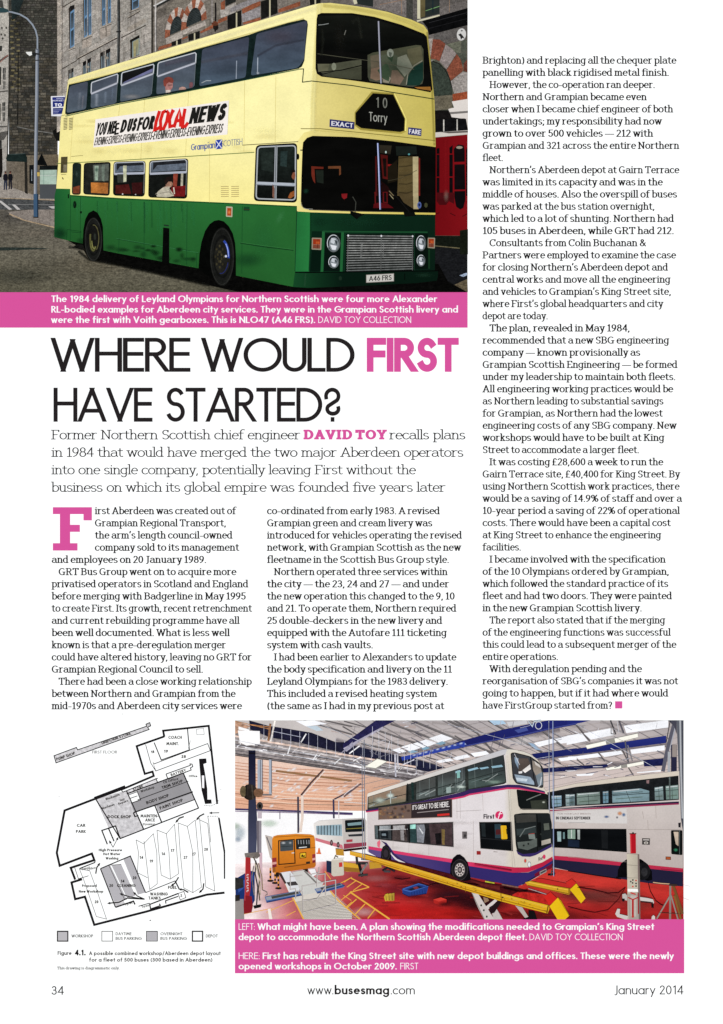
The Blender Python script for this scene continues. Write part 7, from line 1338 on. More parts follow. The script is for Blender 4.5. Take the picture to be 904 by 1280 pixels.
def whl(cx, cy, rx, ry, arch, rr1, rr2, bright, lb):
    a_ = mbx.part('wheel_arch', 'dark'); a_.poly(arch, (16, 14, 18)); w_ = mbx.part('wheel', 'dark', label=lb); w_.ell(cx, cy, rx, ry, (30, 28, 30)); w_.line(ellipse(cx, cy, rx * .92, ry * .94, 0, 28), .6, (56, 52, 54), closed=True); r_ = w_.sub('rim', 'paint')
    r_.ell(cx, cy, rr1, rr2, bright)
    if rr1 > 4:
        r_.ell(cx, cy, rr1 * .5, rr2 * .5, (70, 64, 64))
        for i in range(10): an = 2 * pi * i / 10; r_.ell(cx + rr1 * .75 * cos(an), cy + rr2 * .75 * sin(an), 1.0, 1.3, (50, 46, 48), n=8)
        r_.ell(cx, cy, rr1 * .26, rr2 * .26, (150, 140, 136)); r_.line(ellipse(cx, cy, rr1, rr2, 0, 26), .7, (110, 104, 104), closed=True)
whl(482.4, 1066.6, 5.4, 9, W(1, 1, 278, 290, 280, 230, 292, 195, 315, 180, 335, 190, 352, 230, 358, 300, 320, 305), 3, 5, (52, 46, 52), 'rear wheel of the raised bus')
whl(574.8, 1087, 10.6, 13.6, W(1, 1, 800, 395, 802, 330, 820, 280, 850, 254, 904, 248) + W(2, 1, 30, 252, 62, 275, 90, 315, 104, 380, 112, 440, 60, 452) + W(1, 1, 850, 430), 6.2, 8.4, (206, 196, 190), 'front wheel of the raised bus')

for pts in (W(2, 0, 30, 600, 34, 753), W(2, 0, 200, 570, 205, 700), W(1, 0, 850, 610, 852, 753), W(2, 1, 130, 0, 132, 300), W(2, 0, 0, 700, 190, 690)): bo.line(pts, .4, (184, 176, 174))
# ---- scissor lift
sl_ = Thing('scissor_lift', 'yellow scissor lift with red deck holding up the main bus', 'vehicle lift', mat='paint')
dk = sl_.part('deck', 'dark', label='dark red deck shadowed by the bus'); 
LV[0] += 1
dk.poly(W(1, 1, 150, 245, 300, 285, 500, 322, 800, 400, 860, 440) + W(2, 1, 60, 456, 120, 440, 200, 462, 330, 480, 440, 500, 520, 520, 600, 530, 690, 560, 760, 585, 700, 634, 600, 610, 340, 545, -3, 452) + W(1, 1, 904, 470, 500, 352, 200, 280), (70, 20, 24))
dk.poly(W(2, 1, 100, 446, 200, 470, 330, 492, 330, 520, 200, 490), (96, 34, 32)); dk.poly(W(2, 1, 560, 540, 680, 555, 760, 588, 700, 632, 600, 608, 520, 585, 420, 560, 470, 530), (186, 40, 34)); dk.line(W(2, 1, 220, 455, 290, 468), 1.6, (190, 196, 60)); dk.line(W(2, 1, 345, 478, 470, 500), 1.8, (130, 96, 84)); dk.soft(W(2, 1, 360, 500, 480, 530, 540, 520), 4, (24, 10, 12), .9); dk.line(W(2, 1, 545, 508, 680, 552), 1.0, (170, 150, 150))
rl2 = sl_.part('side_rail', 'paint', label='long yellow side rail of the lift'); rl2.poly(W(1, 1, 45, 226, 150, 250, 400, 318, 700, 405, 904, 468) + W(2, 1, 340, 545, 700, 636, 704, 660, 690, 697, 340, 605, -3, 500) + W(1, 1, 904, 520, 700, 458, 400, 368, 150, 285, 45, 255), lambda x, y: mixc((226, 168, 48), (222, 176, 36), (x - 450) / 200.0), cell=9)
rl2.soft(W(1, 1, 50, 234, 400, 326, 700, 414, 904, 478) + W(2, 1, 340, 556, 695, 648), 1.4, (250, 214, 90), .9); rl2.soft(W(1, 1, 100, 268, 400, 355, 700, 445, 904, 508) + W(2, 1, 340, 592, 690, 684), 1.6, (168, 112, 20), .9); rl2.line(W(1, 1, 150, 262, 400, 342, 904, 494) + W(2, 1, 340, 574, 692, 666), .5, (190, 134, 24)); rl2.line(W(2, 1, 338, 542, 342, 604), .9, (110, 76, 20)); rl2.ell(*W(2, 1, 352, 576)[0], 1.2, 1.2, (60, 40, 20), n=8); rl2.line(W(2, 1, 695, 636, 684, 695), 1.6, (120, 84, 20)); rl2.line(W(2, 1, 72, 490, 72, 535), .6, (150, 100, 20))
sl_.part('flap', 'paint', label='red hinged flap at the front of the lift').poly(W(2, 1, 662, 572, 712, 534, 764, 584, 706, 634), (206, 40, 34)); sl_.part('drive_on_ramp', 'paint').poly(W(2, 1, 704, 642, 768, 576, 790, 600, 854, 712, 822, 741, 764, 741), (232, 190, 26)); sl_.parts[-1].line(W(2, 1, 770, 578, 852, 714), .7, (160, 120, 10))
for i in range(26):
    t_ = random.random(); x = 455 + t_ * 228; y = 1072 + t_ * 64 + random.uniform(-2, 4); rl2.glow(x, y, random.uniform(1.5, 6), random.uniform(.6, 1.4), random.choice([(120, 84, 30), (150, 104, 30), (90, 60, 30), (244, 214, 120)]), .45, rot=.26)
for i in range(12): t_ = i / 12; rl2.ell(470 + t_ * 214, 1077 + t_ * 62, .5, .6, (110, 76, 24), n=6)
r2 = sl_.part('far_rail', 'paint'); r2.poly(W(2, 1, 520, 462, 560, 452, 720, 485, 850, 508, 852, 556, 700, 520, 540, 486), (206, 160, 40)); r2.line(W(2, 1, 545, 462, 848, 520), .6, (250, 210, 90)); r2.line(W(2, 1, 540, 484, 850, 548), .9, (120, 80, 20)); r2.ell(*W(2, 1, 765, 512)[0], .9, .9, (40, 30, 20), n=8); r2.poly(W(2, 1, 846, 508, 868, 506, 858, 552, 846, 556), (150, 110, 30))
sl_.part('far_deck', 'paint').poly(W(2, 1, 600, 440, 640, 432, 860, 476, 856, 500, 720, 482, 610, 460), (190, 44, 40)); sl_.part('flap', 'paint').poly(W(2, 1, 826, 462, 872, 436, 908, 466, 862, 506), (200, 44, 38)); sl_.part('drive_on_ramp', 'paint').poly(W(2, 1, 862, 512, 904, 472) + W(3, 1, 66, 474, 132, 582, 98, 620, 50, 560, 16, 520), (230, 188, 28))
sc_ = sl_.part('scissor_arms', 'paint', label='white crossed scissor arms under the lift')
sc_.poly(W(2, 1, 118, 540, 170, 552, 200, 600, 290, 741, 212, 741, 170, 660), (206, 198, 192)); sc_.poly(W(2, 1, 222, 646, 292, 590, 312, 600, 240, 668), (214, 206, 200)); sc_.poly(W(2, 1, 260, 660, 300, 650, 352, 741, 285, 741), (196, 188, 182)); sc_.poly(W(2, 1, 205, 572, 240, 582, 250, 600, 215, 618), (150, 120, 96)); sc_.line(W(2, 1, 122, 545, 215, 741), .7, (120, 112, 108)); sc_.poly(W(2, 1, 250, 650, 330, 600, 335, 620, 290, 690, 260, 700), (34, 22, 24)); sc_.poly(W(2, 1, 445, 635, 500, 650, 545, 722, 520, 730), (186, 176, 168)); sc_.poly(W(2, 1, 545, 672, 590, 680, 610, 741, 500, 741, 520, 730, 548, 725), (20, 18, 20))
for (x, y) in ((190, 635), (210, 672), (232, 720)): sc_.ell(*W(2, 1, x, y)[0], 1.2, 1.4, (60, 70, 60), n=8)
rr3 = Thing('oil_funnel', 'small black fitting hanging at the end of the air line', 'fitting', mat='dark'); rr3.base.line([(691.4, 1073), (690, 1089), (694, 1092)], 1.0, (40, 34, 34)); rr3.base.line(W(2, 1, 692, 405, 745, 402), 2.0, (24, 22, 24)); rr3.base.line(W(2, 1, 722, 370, 715, 415), 1.4, (60, 60, 66))
al = Thing('hanging_air_line', 'pair of thin vertical air lines hanging in front of the white buses', 'air line', mat='paint')
al.base.line([(686, 901), (686.4, 1014)], .7, (176, 184, 200)); al.base.line([(691, 901), (691.6, 1030), (692, 1095)], 1.0, (150, 166, 200)); al.base.line(W(2, 0, 700, 30, 706, 700, 712, 753) , .6, (110, 110, 116)); al.base.line([(x + 1.2, y) for x, y in [(691, 901), (691.6, 1030), (692, 1095)]], .4, (60, 66, 90)); al.base.line(ellipse(*W(2, 0, 622, 52)[0], 4, 4.6, 0, 18), .8, (214, 218, 226), closed=True); al.base.line(W(2, 0, 545, 20, 575, 60, 590, 20, 640, 15), 1.2, (190, 206, 216))
for x, y0, y1 in ((455.2, 925, 1075), (452.6, 950, 1075)): al2 = Thing('hanging_chain', 'thin hanging line with coloured tassel at the rear of the raised bus' if x > 454 else 'fainter hanging line left of the rear bus corner', 'line', mat='paint'); al2.base.line([(x, y0), (x + .8, y1)], .8, (130, 136, 150))

# ---- floor items
tr_ = Thing('tool_tray', 'blue plastic tray of oily parts on the red floor', 'tray', mat='paint'); q = tr_.part('tray'); q.poly(W(1, 1, 436, 512, 560, 470, 636, 490, 632, 512, 622, 548, 490, 572, 444, 548), (36, 62, 130)); q.line(W(1, 1, 438, 514, 562, 472, 634, 491, 500, 532, 438, 514), 1.1, (70, 104, 176)); q.line(W(1, 1, 440, 545, 490, 570, 622, 546), 1, (16, 30, 70))
for i in range(6): q.line(W(1, 1, 510 + i * 20, 536 - i * 4, 512 + i * 20, 562 - i * 4), .6, (22, 42, 96), up=0)
tr_.part('contents', 'dark').poly(W(1, 1, 480, 515, 560, 488, 600, 498, 510, 524), (30, 34, 50)); tr_.parts[-1].poly(W(1, 1, 520, 500, 550, 492, 565, 505, 535, 515), (130, 50, 50))
yc = Thing('wheel_chock', 'group of yellow wheel chocks on the red floor', 'wheel chock', mat='paint')
for i in range(3): yc.part('chock').poly(W(1, 1, 302 + i * 24, 572 - i * 4, 312 + i * 24, 552 - i * 4, 332 + i * 24, 545 - i * 2, 336 + i * 22, 598, 312 + i * 22, 604), mixc((206, 176, 60), (150, 120, 50), .3 * i)[:3]); yc.parts[-1].line(W(1, 1, 316 + i * 24, 560, 320 + i * 23, 598), .7, (110, 84, 30))
rb_ = Thing('red_box', 'small red box on the floor behind the blue tray', 'box', mat='paint'); rb_.part('box').poly(W(1, 1, 674, 590, 730, 575, 774, 590, 772, 618, 712, 632, 676, 616), (176, 40, 36)); rb_.part('lid').poly(W(1, 1, 674, 590, 730, 575, 774, 590, 715, 606), (206, 62, 52))
F0.glow(*W(1, 1, 760, 625)[0], 12, 4, (60, 18, 22), .6); F0.glow(*W(1, 1, 540, 572)[0], 20, 4, (90, 18, 22), .6)
cb = Thing('cable', 'dark trailing cable on the red floor by the white lift column', 'cable', mat='dark'); cb.base.line(W(3, 1, 70, 500, 180, 515, 300, 545, 380, 540, 430, 500), .8, (70, 14, 18)); cb.base.line(W(3, 1, 0, 645, 100, 672, 200, 690, 300, 670, 380, 590, 432, 500), .8, (90, 18, 20)); cb.base.line(W(3, 1, 605, 470, 620, 530, 660, 600, 700, 630, 730, 640), .8, (40, 14, 16)); cb.base.line(W(1, 1, 380, 430, 440, 440, 500, 430), .7, (40, 14, 18)); cb.base.line(W(1, 1, 620, 490, 690, 470, 720, 476), .7, (40, 14, 18))
# ---- mobile column lift
mc = Thing('mobile_column_lift', 'white mobile lift column with red top by the right-hand bus wheel', 'lift column', mat='paint')
q = mc.part('leg'); q.poly(W(3, 1, 355, 700, 372, 660, 392, 662, 388, 700, 450, 715, 448, 741, 430, 741, 370, 722), (204, 198, 190)); q.poly(W(3, 1, 408, 552, 430, 545, 445, 560, 445, 600, 410, 590), (190, 186, 180)); q.poly(W(3, 1, 405, 582, 428, 585, 424, 608, 408, 604), (24, 22, 24))
q = mc.part('leg'); q.poly(W(3, 1, 540, 572, 600, 580, 640, 590, 648, 612, 640, 628, 622, 608, 545, 600), (204, 198, 192)); q.poly(W(3, 1, 626, 620, 645, 622, 645, 655, 628, 652), (24, 20, 22)); q.poly(W(3, 1, 630, 720, 642, 708, 655, 718, 656, 741, 628, 741), (206, 200, 194)); q.poly(W(3, 1, 548, 600, 640, 612, 640, 622, 548, 612), (60, 30, 32))
mc.part('mast', 'paint', label='red upper mast').poly(W(3, 1, 466, 96, 510, 94, 512, 244, 470, 244), (176, 24, 36)); mc.parts[-1].line(W(3, 1, 472, 96, 475, 244), .8, (226, 70, 76)); mc.parts[-1].line(W(3, 1, 462, 97, 514, 96), 1.0, (110, 16, 26)); mc.parts[-1].ell(*W(3, 1, 489, 92)[0], 1.2, 1.2, (40, 50, 40), n=8)
q = mc.part('column'); q.poly(W(3, 1, 443, 246, 536, 252, 540, 420, 545, 741, 450, 741, 446, 430), hgrad(784, (204, 196, 176), 800, (176, 168, 152)), cell=4); q.poly(W(3, 1, 524, 252, 536, 252, 545, 741, 530, 741), (120, 104, 100)); q.line(W(3, 1, 446, 330, 524, 336), .7, (150, 142, 128)); q.line(W(3, 1, 446, 428, 528, 430), .7, (150, 142, 128)); q.poly(W(3, 1, 448, 510, 525, 512, 528, 534, 450, 532), (250, 250, 246)); q.poly(W(3, 1, 450, 545, 530, 548, 532, 741, 455, 741), (170, 160, 150)); q.poly(W(3, 1, 470, 560, 512, 562, 514, 720, 472, 718), (190, 182, 172))
q = mc.part('control_panel', 'paint'); q.poly(W(3, 1, 456, 430, 526, 432, 527, 505, 458, 504), (196, 188, 168))
for (x, y, c) in ((488, 444, (40, 40, 44)), (486, 466, (40, 40, 44)), (512, 448, (190, 40, 40)), (512, 470, (40, 40, 44)), (488, 493, (206, 50, 40)), (512, 490, (60, 60, 60)), (472, 456, (60, 60, 60))): q.ell(*W(3, 1, x, y)[0], 1.1, 1.1, c, n=8)
q = mc.part('red_bracket', 'paint'); q.line(W(3, 1, 452, 575, 488, 592, 528, 575), 1.4, (176, 30, 36)); q.line(W(3, 1, 488, 592, 488, 715), 2.4, (176, 34, 38)); q.line(W(3, 1, 528, 540, 530, 700), 1.4, (150, 30, 36)); q.line(W(3, 1, 470, 540, 510, 552), 1.6, (196, 50, 46)); q.ell(*W(3, 1, 488, 718)[0], 1.6, 1.8, (190, 60, 56), n=10)
ax = Thing('axle_stand', 'grey and brown tripod axle stand at the right edge', 'axle stand', mat='paint'); q = ax.part('stand')
for pts, w, c in ((W(3, 1, 668, 735, 770, 560), 1.8, (150, 140, 130)), (W(3, 1, 770, 480, 768, 741), 2.6, (136, 126, 118)), (W(3, 1, 775, 560, 828, 741), 1.8, (144, 134, 126)), (W(3, 1, 790, 480, 862, 700), 3.4, (116, 78, 44)), (W(3, 1, 800, 560, 850, 741), 2.4, (130, 92, 44)), (W(3, 1, 640, 462, 700, 470, 765, 474), 1.2, (206, 170, 130)), (W(3, 1, 760, 480, 820, 484), 2.4, (60, 46, 40)), (W(3, 1, 690, 690, 850, 700), .7, (96, 60, 50))): q.line(pts, w, c, clip=R2)
# ================================================================== the depot plan drawing
LV[0] = 2
KP = 904 / 230.0
def A(*xy): return [(60 + xy[i] / KP, 890 + xy[i + 1] / KP) for i in range(0, len(xy), 2)]
def B(*xy): return [(60 + xy[i] / KP, 1040 + xy[i + 1] / KP) for i in range(0, len(xy), 2)]
pl = Thing('site_plan', 'black and white depot layout plan with grey shaded workshops and a key', 'plan drawing', mat='flat')
K0 = (28, 26, 28); K1 = (60, 58, 60); RP = (66, 896, 281.6, 1216)
ar_ = pl.part('shaded_area', 'cloth', label='speckled grey workshop areas')
GR = (214, 213, 214)
store = A(30, 215, 140, 174, 146, 186, 485, 70, 482, 60, 500, 52, 505, 68, 490, 75, 497, 86, 40, 250)
ar_.poly(store, GR)
ar_.poly(A(235, 428, 385, 385, 470, 575, 355, 622, 330, 562, 300, 575), (208, 207, 208)); ar_.poly(A(385, 385, 530, 325, 540, 350, 395, 405), (222, 221, 222))
g2 = pl.part('shaded_area', 'paint', label='darker grey body shop and trim shop')
g2.poly(A(440, 388, 665, 300, 712, 418, 540, 485, 532, 460, 425, 495, 408, 450, 455, 432), (156, 155, 157)); g2.poly(A(535, 465, 710, 398, 722, 430, 545, 495), (178, 177, 179))
hb = pl.part('hatched_area', 'flat', label='lined overnight bus parking areas')
def hatch(q, d=.95, c=(150, 149, 152)):
    hb.poly(q, (206, 205, 208), clip=RP)
    y0 = min(p[1] for p in q); y1 = max(p[1] for p in q); y = y0 + .3; lv()
    while y < y1:
        s_ = clip_rect(q, -1e5, y, 1e5, y + .42)
        if len(s_) > 2: hb.face(s_, c)
        y += d
for q in (B(258, 180, 305, 162, 388, 332, 330, 352), B(312, 162, 360, 158, 430, 312, 390, 328), B(370, 132, 408, 118, 478, 298, 442, 308)): hatch(q)
ar_.poly(B(320, 345, 370, 330, 378, 352, 332, 370), (206, 205, 206))
ot = pl.part('boundary_line', 'flat', label='thick black site boundary')
for pts, w in ((A(572, 122, 566, 92, 790, 68, 832, 452), 2.3), (A(572, 120, 436, 168, 476, 304, 514, 293, 520, 314, 360, 382), 2.3), (A(370, 376, 228, 428, 82, 484, 44, 690) + B(44, 104, 58, 166, 216, 106, 228, 138, 112, 176, 134, 234), 2.5), (B(168, 232, 116, 248, 134, 330, 182, 318, 228, 456, 480, 392, 780, 308, 868, 298), 2.5), (A(840, 520, 868, 690) + B(869, 230), 2.0), (A(228, 424, 380, 366), 3.0)):
    ot.line(pts, w * 1.12, K0, clip=RP)
bk = pl.part('solid_block', 'flat', label='solid black office block on the plan'); bk.poly(A(742, 230, 778, 228, 780, 250, 764, 256, 772, 300, 783, 378, 784, 430, 803, 430, 805, 450, 772, 452, 755, 385, 748, 300), K0); bk.poly(A(756, 312, 768, 312, 768, 375, 758, 372), WHITE)
md = pl.part('outline', 'flat', label='medium building outlines of the plan')
for pts, w, cl in ((store, 1.0, 1), (A(522, 150, 557, 236, 695, 186, 686, 84), 1.1, 0), (A(480, 160, 505, 250, 530, 290), .7, 0), (A(522, 255, 785, 155, 798, 190, 530, 290, 515, 245), .8, 1), (A(730, 85, 765, 80, 768, 110, 732, 112), .4, 1), (A(690, 180, 700, 140), .4, 0),
                   (A(235, 428, 355, 622, 740, 472, 665, 300), 1.3, 0), (A(385, 385, 470, 575), 1.2, 0), (A(360, 382, 368, 394, 540, 325), .9, 0), (A(530, 325, 540, 348), 1.0, 0), (A(580, 305, 590, 330), 1.0, 0), (A(580, 305, 700, 262, 698, 255, 708, 256, 712, 268, 700, 275, 704, 285, 590, 330), 1.0, 0), (A(388, 402, 665, 300), 1.3, 0), (A(438, 388, 455, 432, 408, 448), .9, 0), (A(395, 408, 438, 392), .8, 0), (A(402, 425, 440, 412), .8, 0), (A(440, 432, 690, 340), .8, 0), (A(420, 495, 712, 392), 1.4, 0), (A(425, 515, 445, 508), 1.2, 0), (A(525, 458, 560, 545), 1.4, 0), (A(545, 495, 722, 430), 1.0, 0), (A(440, 508, 470, 575), 1.4, 0), (A(420, 495, 428, 515), 1.4, 0),
                   (A(292, 650, 265, 582, 332, 560, 355, 622), 1.4, 0), (A(298, 572, 325, 635), 1.4, 0), (B(258, 180, 405, 118, 480, 298), 1.2, 0), (B(258, 180, 332, 370), 1.2, 0), (B(332, 370, 420, 340, 428, 356), 1.6, 0), (B(480, 298, 625, 240), .9, 0), (B(625, 240, 645, 280), 1.4, 0), (B(500, 356, 640, 302), 1.4, 0), (B(500, 356, 505, 378, 552, 362, 548, 352), 1.4, 0), (B(580, 352, 578, 338, 640, 316), 1.2, 0), (B(640, 302, 668, 292, 678, 322, 650, 334), .7, 1), (B(445, 365, 498, 350, 505, 378), .9, 0), (B(132, 176, 150, 230, 200, 215), .7, 0), (B(155, 180, 230, 150, 232, 142), 1.2, 0)):
    md.line(pts, w * 1.15, K0, closed=bool(cl), clip=RP)
th = pl.part('bay_line', 'flat', label='thin outlines of the numbered bus bays')
for pts in (A(433, 628, 445, 690) + B(440, 200, 490, 225), A(433, 628, 470, 648, 518, 598, 535, 690) + B(537, 255, 500, 282, 472, 45), A(536, 580, 545, 690) + B(557, 212, 600, 232, 642, 205, 622, -40), A(536, 580, 582, 598, 622, 552), A(582, 598, 595, 690) + B(602, 232), A(640, 545, 650, 690) + B(668, 275, 712, 298, 754, 272, 724, -60), A(640, 545, 685, 562, 722, 532), A(685, 562, 712, 690) + B(712, 298), A(745, 530, 785, 548, 800, 690) + B(820, 290, 776, 270, 745, -68), A(785, 510, 790, 540, 800, 640), B(155, 182, 175, 232, 238, 415, 288, 428, 238, 280, 205, 190, 155, 182), B(305, 162, 322, 162, 360, 158), B(300, 165, 375, 328)):
    th.line(pts, .62, K1, clip=RP)
for pts in (A(768, 458, 800, 462, 832, 448, 838, 432), A(785, 512, 830, 512, 845, 525)):
    for k in range(len(pts) - 1): 
        for j in range(4):
            t0 = j / 4; t1 = t0 + .15; a, b_ = pts[k], pts[k + 1]; th.line([(a[0] + (b_[0] - a[0]) * t0, a[1] + (b_[1] - a[1]) * t0), (a[0] + (b_[0] - a[0]) * t1, a[1] + (b_[1] - a[1]) * t1)], .8, (110, 108, 110))
aw = pl.part('arrow', 'flat', label='curved black direction arrows')
def arrow(pts, w=1.4, hd=4.0):
    aw.line(pts, w, K0); (xa, ya), (xb, yb) = pts[-2], pts[-1]; L_ = math.hypot(xb - xa, yb - ya); dx, dy = (xb - xa) / L_, (yb - ya) / L_
    aw.poly([(xb + dx * hd * .6, yb + dy * hd * .6), (xb - dx * hd * .4 - dy * hd * .42, yb - dy * hd * .4 + dx * hd * .42), (xb - dx * hd * .4 + dy * hd * .42, yb - dy * hd * .4 - dx * hd * .42)], K0)
for pts, w in ((A(842, 495, 800, 496), 1.0), (A(668, 514, 645, 522, 632, 538), 1.7), (A(768, 500, 745, 512, 734, 526), 1.7), (A(320, 665, 305, 638), .8), (A(320, 665, 342, 622), .8), (B(235, 205, 240, 175, 252, 158), 1.6), (B(642, 222, 625, 250, 610, 262), 1.6), (B(690, 297, 668, 284, 650, 282), 1.6), (B(766, 252, 762, 280, 748, 294), 1.6), (B(475, 330, 400, 318, 360, 305), 1.3), (B(475, 330, 440, 315, 425, 300), 1.3), (B(475, 330, 390, 325, 350, 345, 300, 350), 1.5)):
    arrow(pts, w)
lb = pl.part('plan_lettering', 'flat')
def rt(s, p, x1, size, ang=0, wt=.24, col=K0, gap=.12):
    (x, y) = p; c_, s_ = cos(radians(ang)), -sin(radians(ang)); LV[0] = 200; size *= 1.12
    text(lb, SANS, s, x, y, size, x + x1 / KP, wt=wt, wh=wt * .75, col=col, gap=gap, mp=lambda X, Y: (x + (X - x) * c_ - (Y - y) * s_ * 1, y + (X - x) * s_ + (Y - y) * c_), arcn=10)
def a1(x, y): return A(x, y)[0]
def b1_(x, y): return B(x, y)[0]
rt('PUMP SHOP', a1(44, 240), 96, 3.4, 19); rt('UNIFORM STORE', a1(266, 160), 152, 3.2, 19); rt('FIRST FLOOR', a1(218, 204), 122, 3.2, 0, .12, K1)
rt('COACH', a1(592, 132), 66, 3.4); rt('MAINT.', a1(582, 163), 62, 3.4); rt('18', a1(508, 204), 16, 3.0, 12, .28); rt('19', a1(570, 200), 20, 3.2, 0, .26); rt('28', a1(656, 226), 22, 3.2, 0, .26)
rt('BATTERY', a1(606, 316), 78, 3.0, 19); rt('STORE', a1(420, 388), 52, 3.0, 19); rt('CE Office', a1(568, 352), 76, 2.6, 15, .22); rt('Workshop', a1(458, 396), 70, 2.6, 19, .22); rt('TRIM SHOP', a1(562, 380), 108, 3.3, 19); rt('BODY SHOP', a1(486, 454), 116, 3.4, 19); rt('PAINT SHOP', a1(552, 480), 120, 3.4, 20)
rt('Blacksmith', a1(286, 434), 72, 2.6, 19, .22); rt('Machines', a1(266, 480), 66, 2.6, 19, .22); rt('Unit', a1(356, 440), 24, 2.4, 19, .22); rt('Repairs', a1(348, 456), 50, 2.4, 19, .22); rt('DOCK SHOP', a1(294, 522), 114, 3.4); rt('MAINTEN-', a1(455, 518), 88, 3.4); rt('ANCE', a1(478, 538), 48, 3.4); rt('(Dynamics)', a1(466, 556), 60, 2.4, 0, .2)
rt('Office', a1(692, 320), 42, 2.4, 0, .24); rt('CAR', a1(142, 564), 42, 3.2); rt('PARK', a1(138, 594), 48, 3.2); rt('High Pressure', a1(250, 684), 114, 2.8, 0, .26); rt('Hot Water', b1_(272, 114), 84, 2.8, 0, .26); rt('Washing', b1_(284, 135), 62, 2.8, 0, .26)
for s, x, y in (('16', 558, 114), ('17', 603, 98), ('14', 450, 132), ('19', 499, 150), ('27', 667, 132), ('27', 708, 115), ('28', 768, 92), ('14', 358, 248), ('20', 302, 270), ('20', 417, 232), ('20', 230, 350)): rt(s, b1_(x, y), 18, 3.2, 0, .26)
rt('2', b1_(651, 318), 9, 2.8, 0, .24); rt('CLEANING', b1_(340, 270), 90, 3.2); rt('FUEL', b1_(590, 280), 44, 3.4); rt('WASHING', b1_(502, 312), 86, 3.4); rt('TANKS', b1_(494, 332), 60, 3.4); rt('Tyres', b1_(378, 362), 40, 2.6, 15, .22); rt('Tyres', b1_(462, 374), 36, 2.6, 15, .22); rt('Proposed', b1_(168, 270), 72, 2.8, 0, .26); rt('New Workshop', b1_(152, 298), 120, 2.8, 0, .26); rt('Depot', b1_(168, 188), 40, 2.4, 15, .2); rt('Office', b1_(195, 190), 42, 2.4, 15, .2)
ky = pl.part('key_box', 'flat', label='four small key squares under the plan'); LV[0] = 210
ky.poly(B(47, 488, 98, 488, 98, 536, 47, 536), (190, 189, 191)); 
for (x0, x1, w) in ((47, 98, 1.4), (265, 318, .7), (484, 538, .8), (710, 760, 1.5)): ky.line(B(x0, 488, x1, 488, x1, 536, x0, 536), w, K0, closed=True)
LV[0] = 190; hatch(B(485, 488, 538, 488, 538, 536, 485, 536))
rt('WORKSHOP', b1_(116, 518), 106, 3.3, 0, .17); rt('DAYTIME', b1_(333, 507), 78, 3.2, 0, .15); rt('BUS PARKING', b1_(333, 530), 127, 3.2, 0, .15); rt('OVERNIGHT', b1_(553, 507), 108, 3.2, 0, .15); rt('BUS PARKING', b1_(553, 530), 129, 3.2, 0, .15); rt('DEPOT', b1_(776, 518), 58, 3.3, 0, .17)
rt('Figure', b1_(48, 604), 68, 4.2, 0, .2, K1); rt('4.1.', b1_(133, 606), 52, 6.2, 0, .3); rt('A possible combined workshop/Aberdeen depot layout', b1_(202, 605), 647, 4.2, 0, .2, K1); rt('for a fleet of 500 buses (300 based in Aberdeen)', b1_(203, 637), 605, 4.2, 0, .2, K1)
LV[0] = 200; text(lb, SERIF, 'This drawing is diagrammatic only.', 71.4, b1_(45, 675)[1], 3.4, 149.6, wt=.16, wh=.1, col=K1)
dd = pl.part('speck', 'flat'); dd.ell(*B(503, 434)[0], 1.1, .6, (50, 50, 50), n=8); dd.kids = []; 
for x, y in ((367, 10), (55, 415), (850, 380)): dd.ell(*A(x, y)[0], .6, .5, (170, 170, 170), n=6)
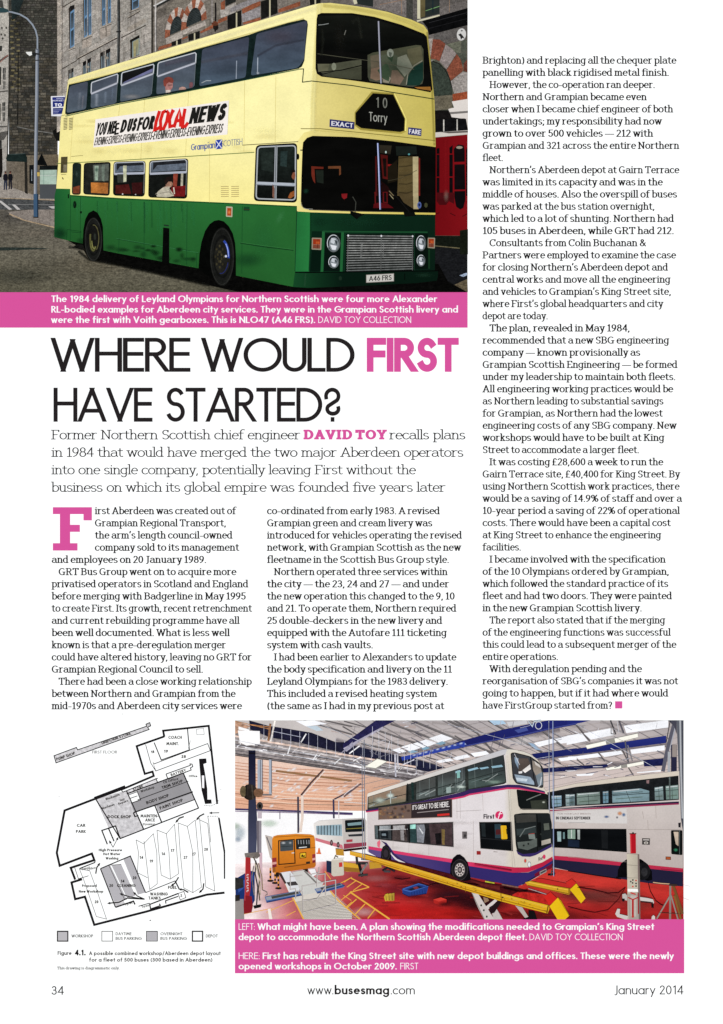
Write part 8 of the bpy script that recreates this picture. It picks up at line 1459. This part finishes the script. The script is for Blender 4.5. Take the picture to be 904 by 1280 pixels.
# ------------------------------------------------------------------ build, table, light, camera
build_all()
def box_mesh(name, x0, y0, z0, x1, y1, z1, mat):
    me = bpy.data.meshes.new(name)
    v = [(x, y, z) for z in (z0, z1) for y in (y0, y1) for x in (x0, x1)]
    me.from_pydata(v, [], [(0, 2, 3, 1), (4, 5, 7, 6), (0, 1, 5, 4), (2, 6, 7, 3), (0, 4, 6, 2), (1, 3, 7, 5)])
    me.materials.append(mat); o = bpy.data.objects.new(name, me); COL.objects.link(o); return o
def simple_mat(name, c0, c1, sc, st=(1, 1, 1), rough=.5):
    m = bpy.data.materials.new(name); m.use_nodes = True; nt = m.node_tree; b = nt.nodes['Principled BSDF']
    tc = nt.nodes.new('ShaderNodeTexCoord'); mp = nt.nodes.new('ShaderNodeMapping'); nz = nt.nodes.new('ShaderNodeTexNoise'); cr = nt.nodes.new('ShaderNodeValToRGB')
    mp.inputs['Scale'].default_value = st; nz.inputs['Scale'].default_value = sc; nz.inputs['Detail'].default_value = 6
    nt.links.new(tc.outputs['Object'], mp.inputs[0]); nt.links.new(mp.outputs[0], nz.inputs['Vector']); nt.links.new(nz.outputs['Fac'], cr.inputs[0])
    cr.color_ramp.elements[0].position = .35; cr.color_ramp.elements[1].position = .65
    cr.color_ramp.elements[0].color = (*c0, 1); cr.color_ramp.elements[1].color = (*c1, 1)
    nt.links.new(cr.outputs[0], b.inputs['Base Color']); b.inputs['Roughness'].default_value = rough; return m
mag = [o for o in COL.objects if o.name == 'magazine_page'][0]
W2, H2 = 458 * S, 646 * S
blk = box_mesh('page_stack', -W2, -H2, 0.0002, W2, H2, ZP - 0.0002, simple_mat('paper_edges', (.62, .6, .56), (.78, .77, .74), 900, (1, 1, 30), .8))
bpy.context.view_layer.update()
blk.parent = mag; blk.location = (-mag.location[0], -mag.location[1], -mag.location[2])
g = box_mesh('ground', -30, -30, -0.3, 30, 30, 0.0, simple_mat('pale_concrete', (.30, .29, .27), (.42, .41, .39), 35)); g['kind'] = 'structure'

sc = bpy.context.scene
w = bpy.data.worlds.new('World'); sc.world = w; w.use_nodes = True
nt = w.node_tree; bg = nt.nodes['Background']; sky = nt.nodes.new('ShaderNodeTexSky')
sky.sky_type = 'NISHITA'; sky.sun_disc = False; EL, AZ = radians(79), radians(215)
sky.sun_elevation = EL; sky.sun_rotation = AZ
nt.links.new(sky.outputs[0], bg.inputs[0]); bg.inputs[1].default_value = 0.05
sl = bpy.data.lights.new('sun', 'SUN'); sl.energy = 3.0; sl.angle = radians(0.53); sl.color = (1.0, .955, .9)
so = bpy.data.objects.new('sun', sl); COL.objects.link(so)
import mathutils
d = mathutils.Vector((sin(AZ) * cos(EL), cos(AZ) * cos(EL), sin(EL)))
so.rotation_euler = d.to_track_quat('Z', 'Y').to_euler(); so.location = (0, 0, 3)
cd = bpy.data.cameras.new('camera'); co = bpy.data.objects.new('camera', cd); COL.objects.link(co)
DIST = 0.9
co.location = (0, 0, ZP + DIST); cd.sensor_fit = 'VERTICAL'; cd.sensor_height = 24
cd.lens = 24 * DIST / (1280 * S); cd.clip_start = .01; cd.clip_end = 200
sc.camera = co
sc.view_settings.view_transform = 'Standard'; sc.view_settings.look = 'None'; sc.view_settings.gamma = 1
sc.view_settings.use_curve_mapping = False; sc.view_settings.exposure = EXPO
sc.cycles.transparent_max_bounces = 64
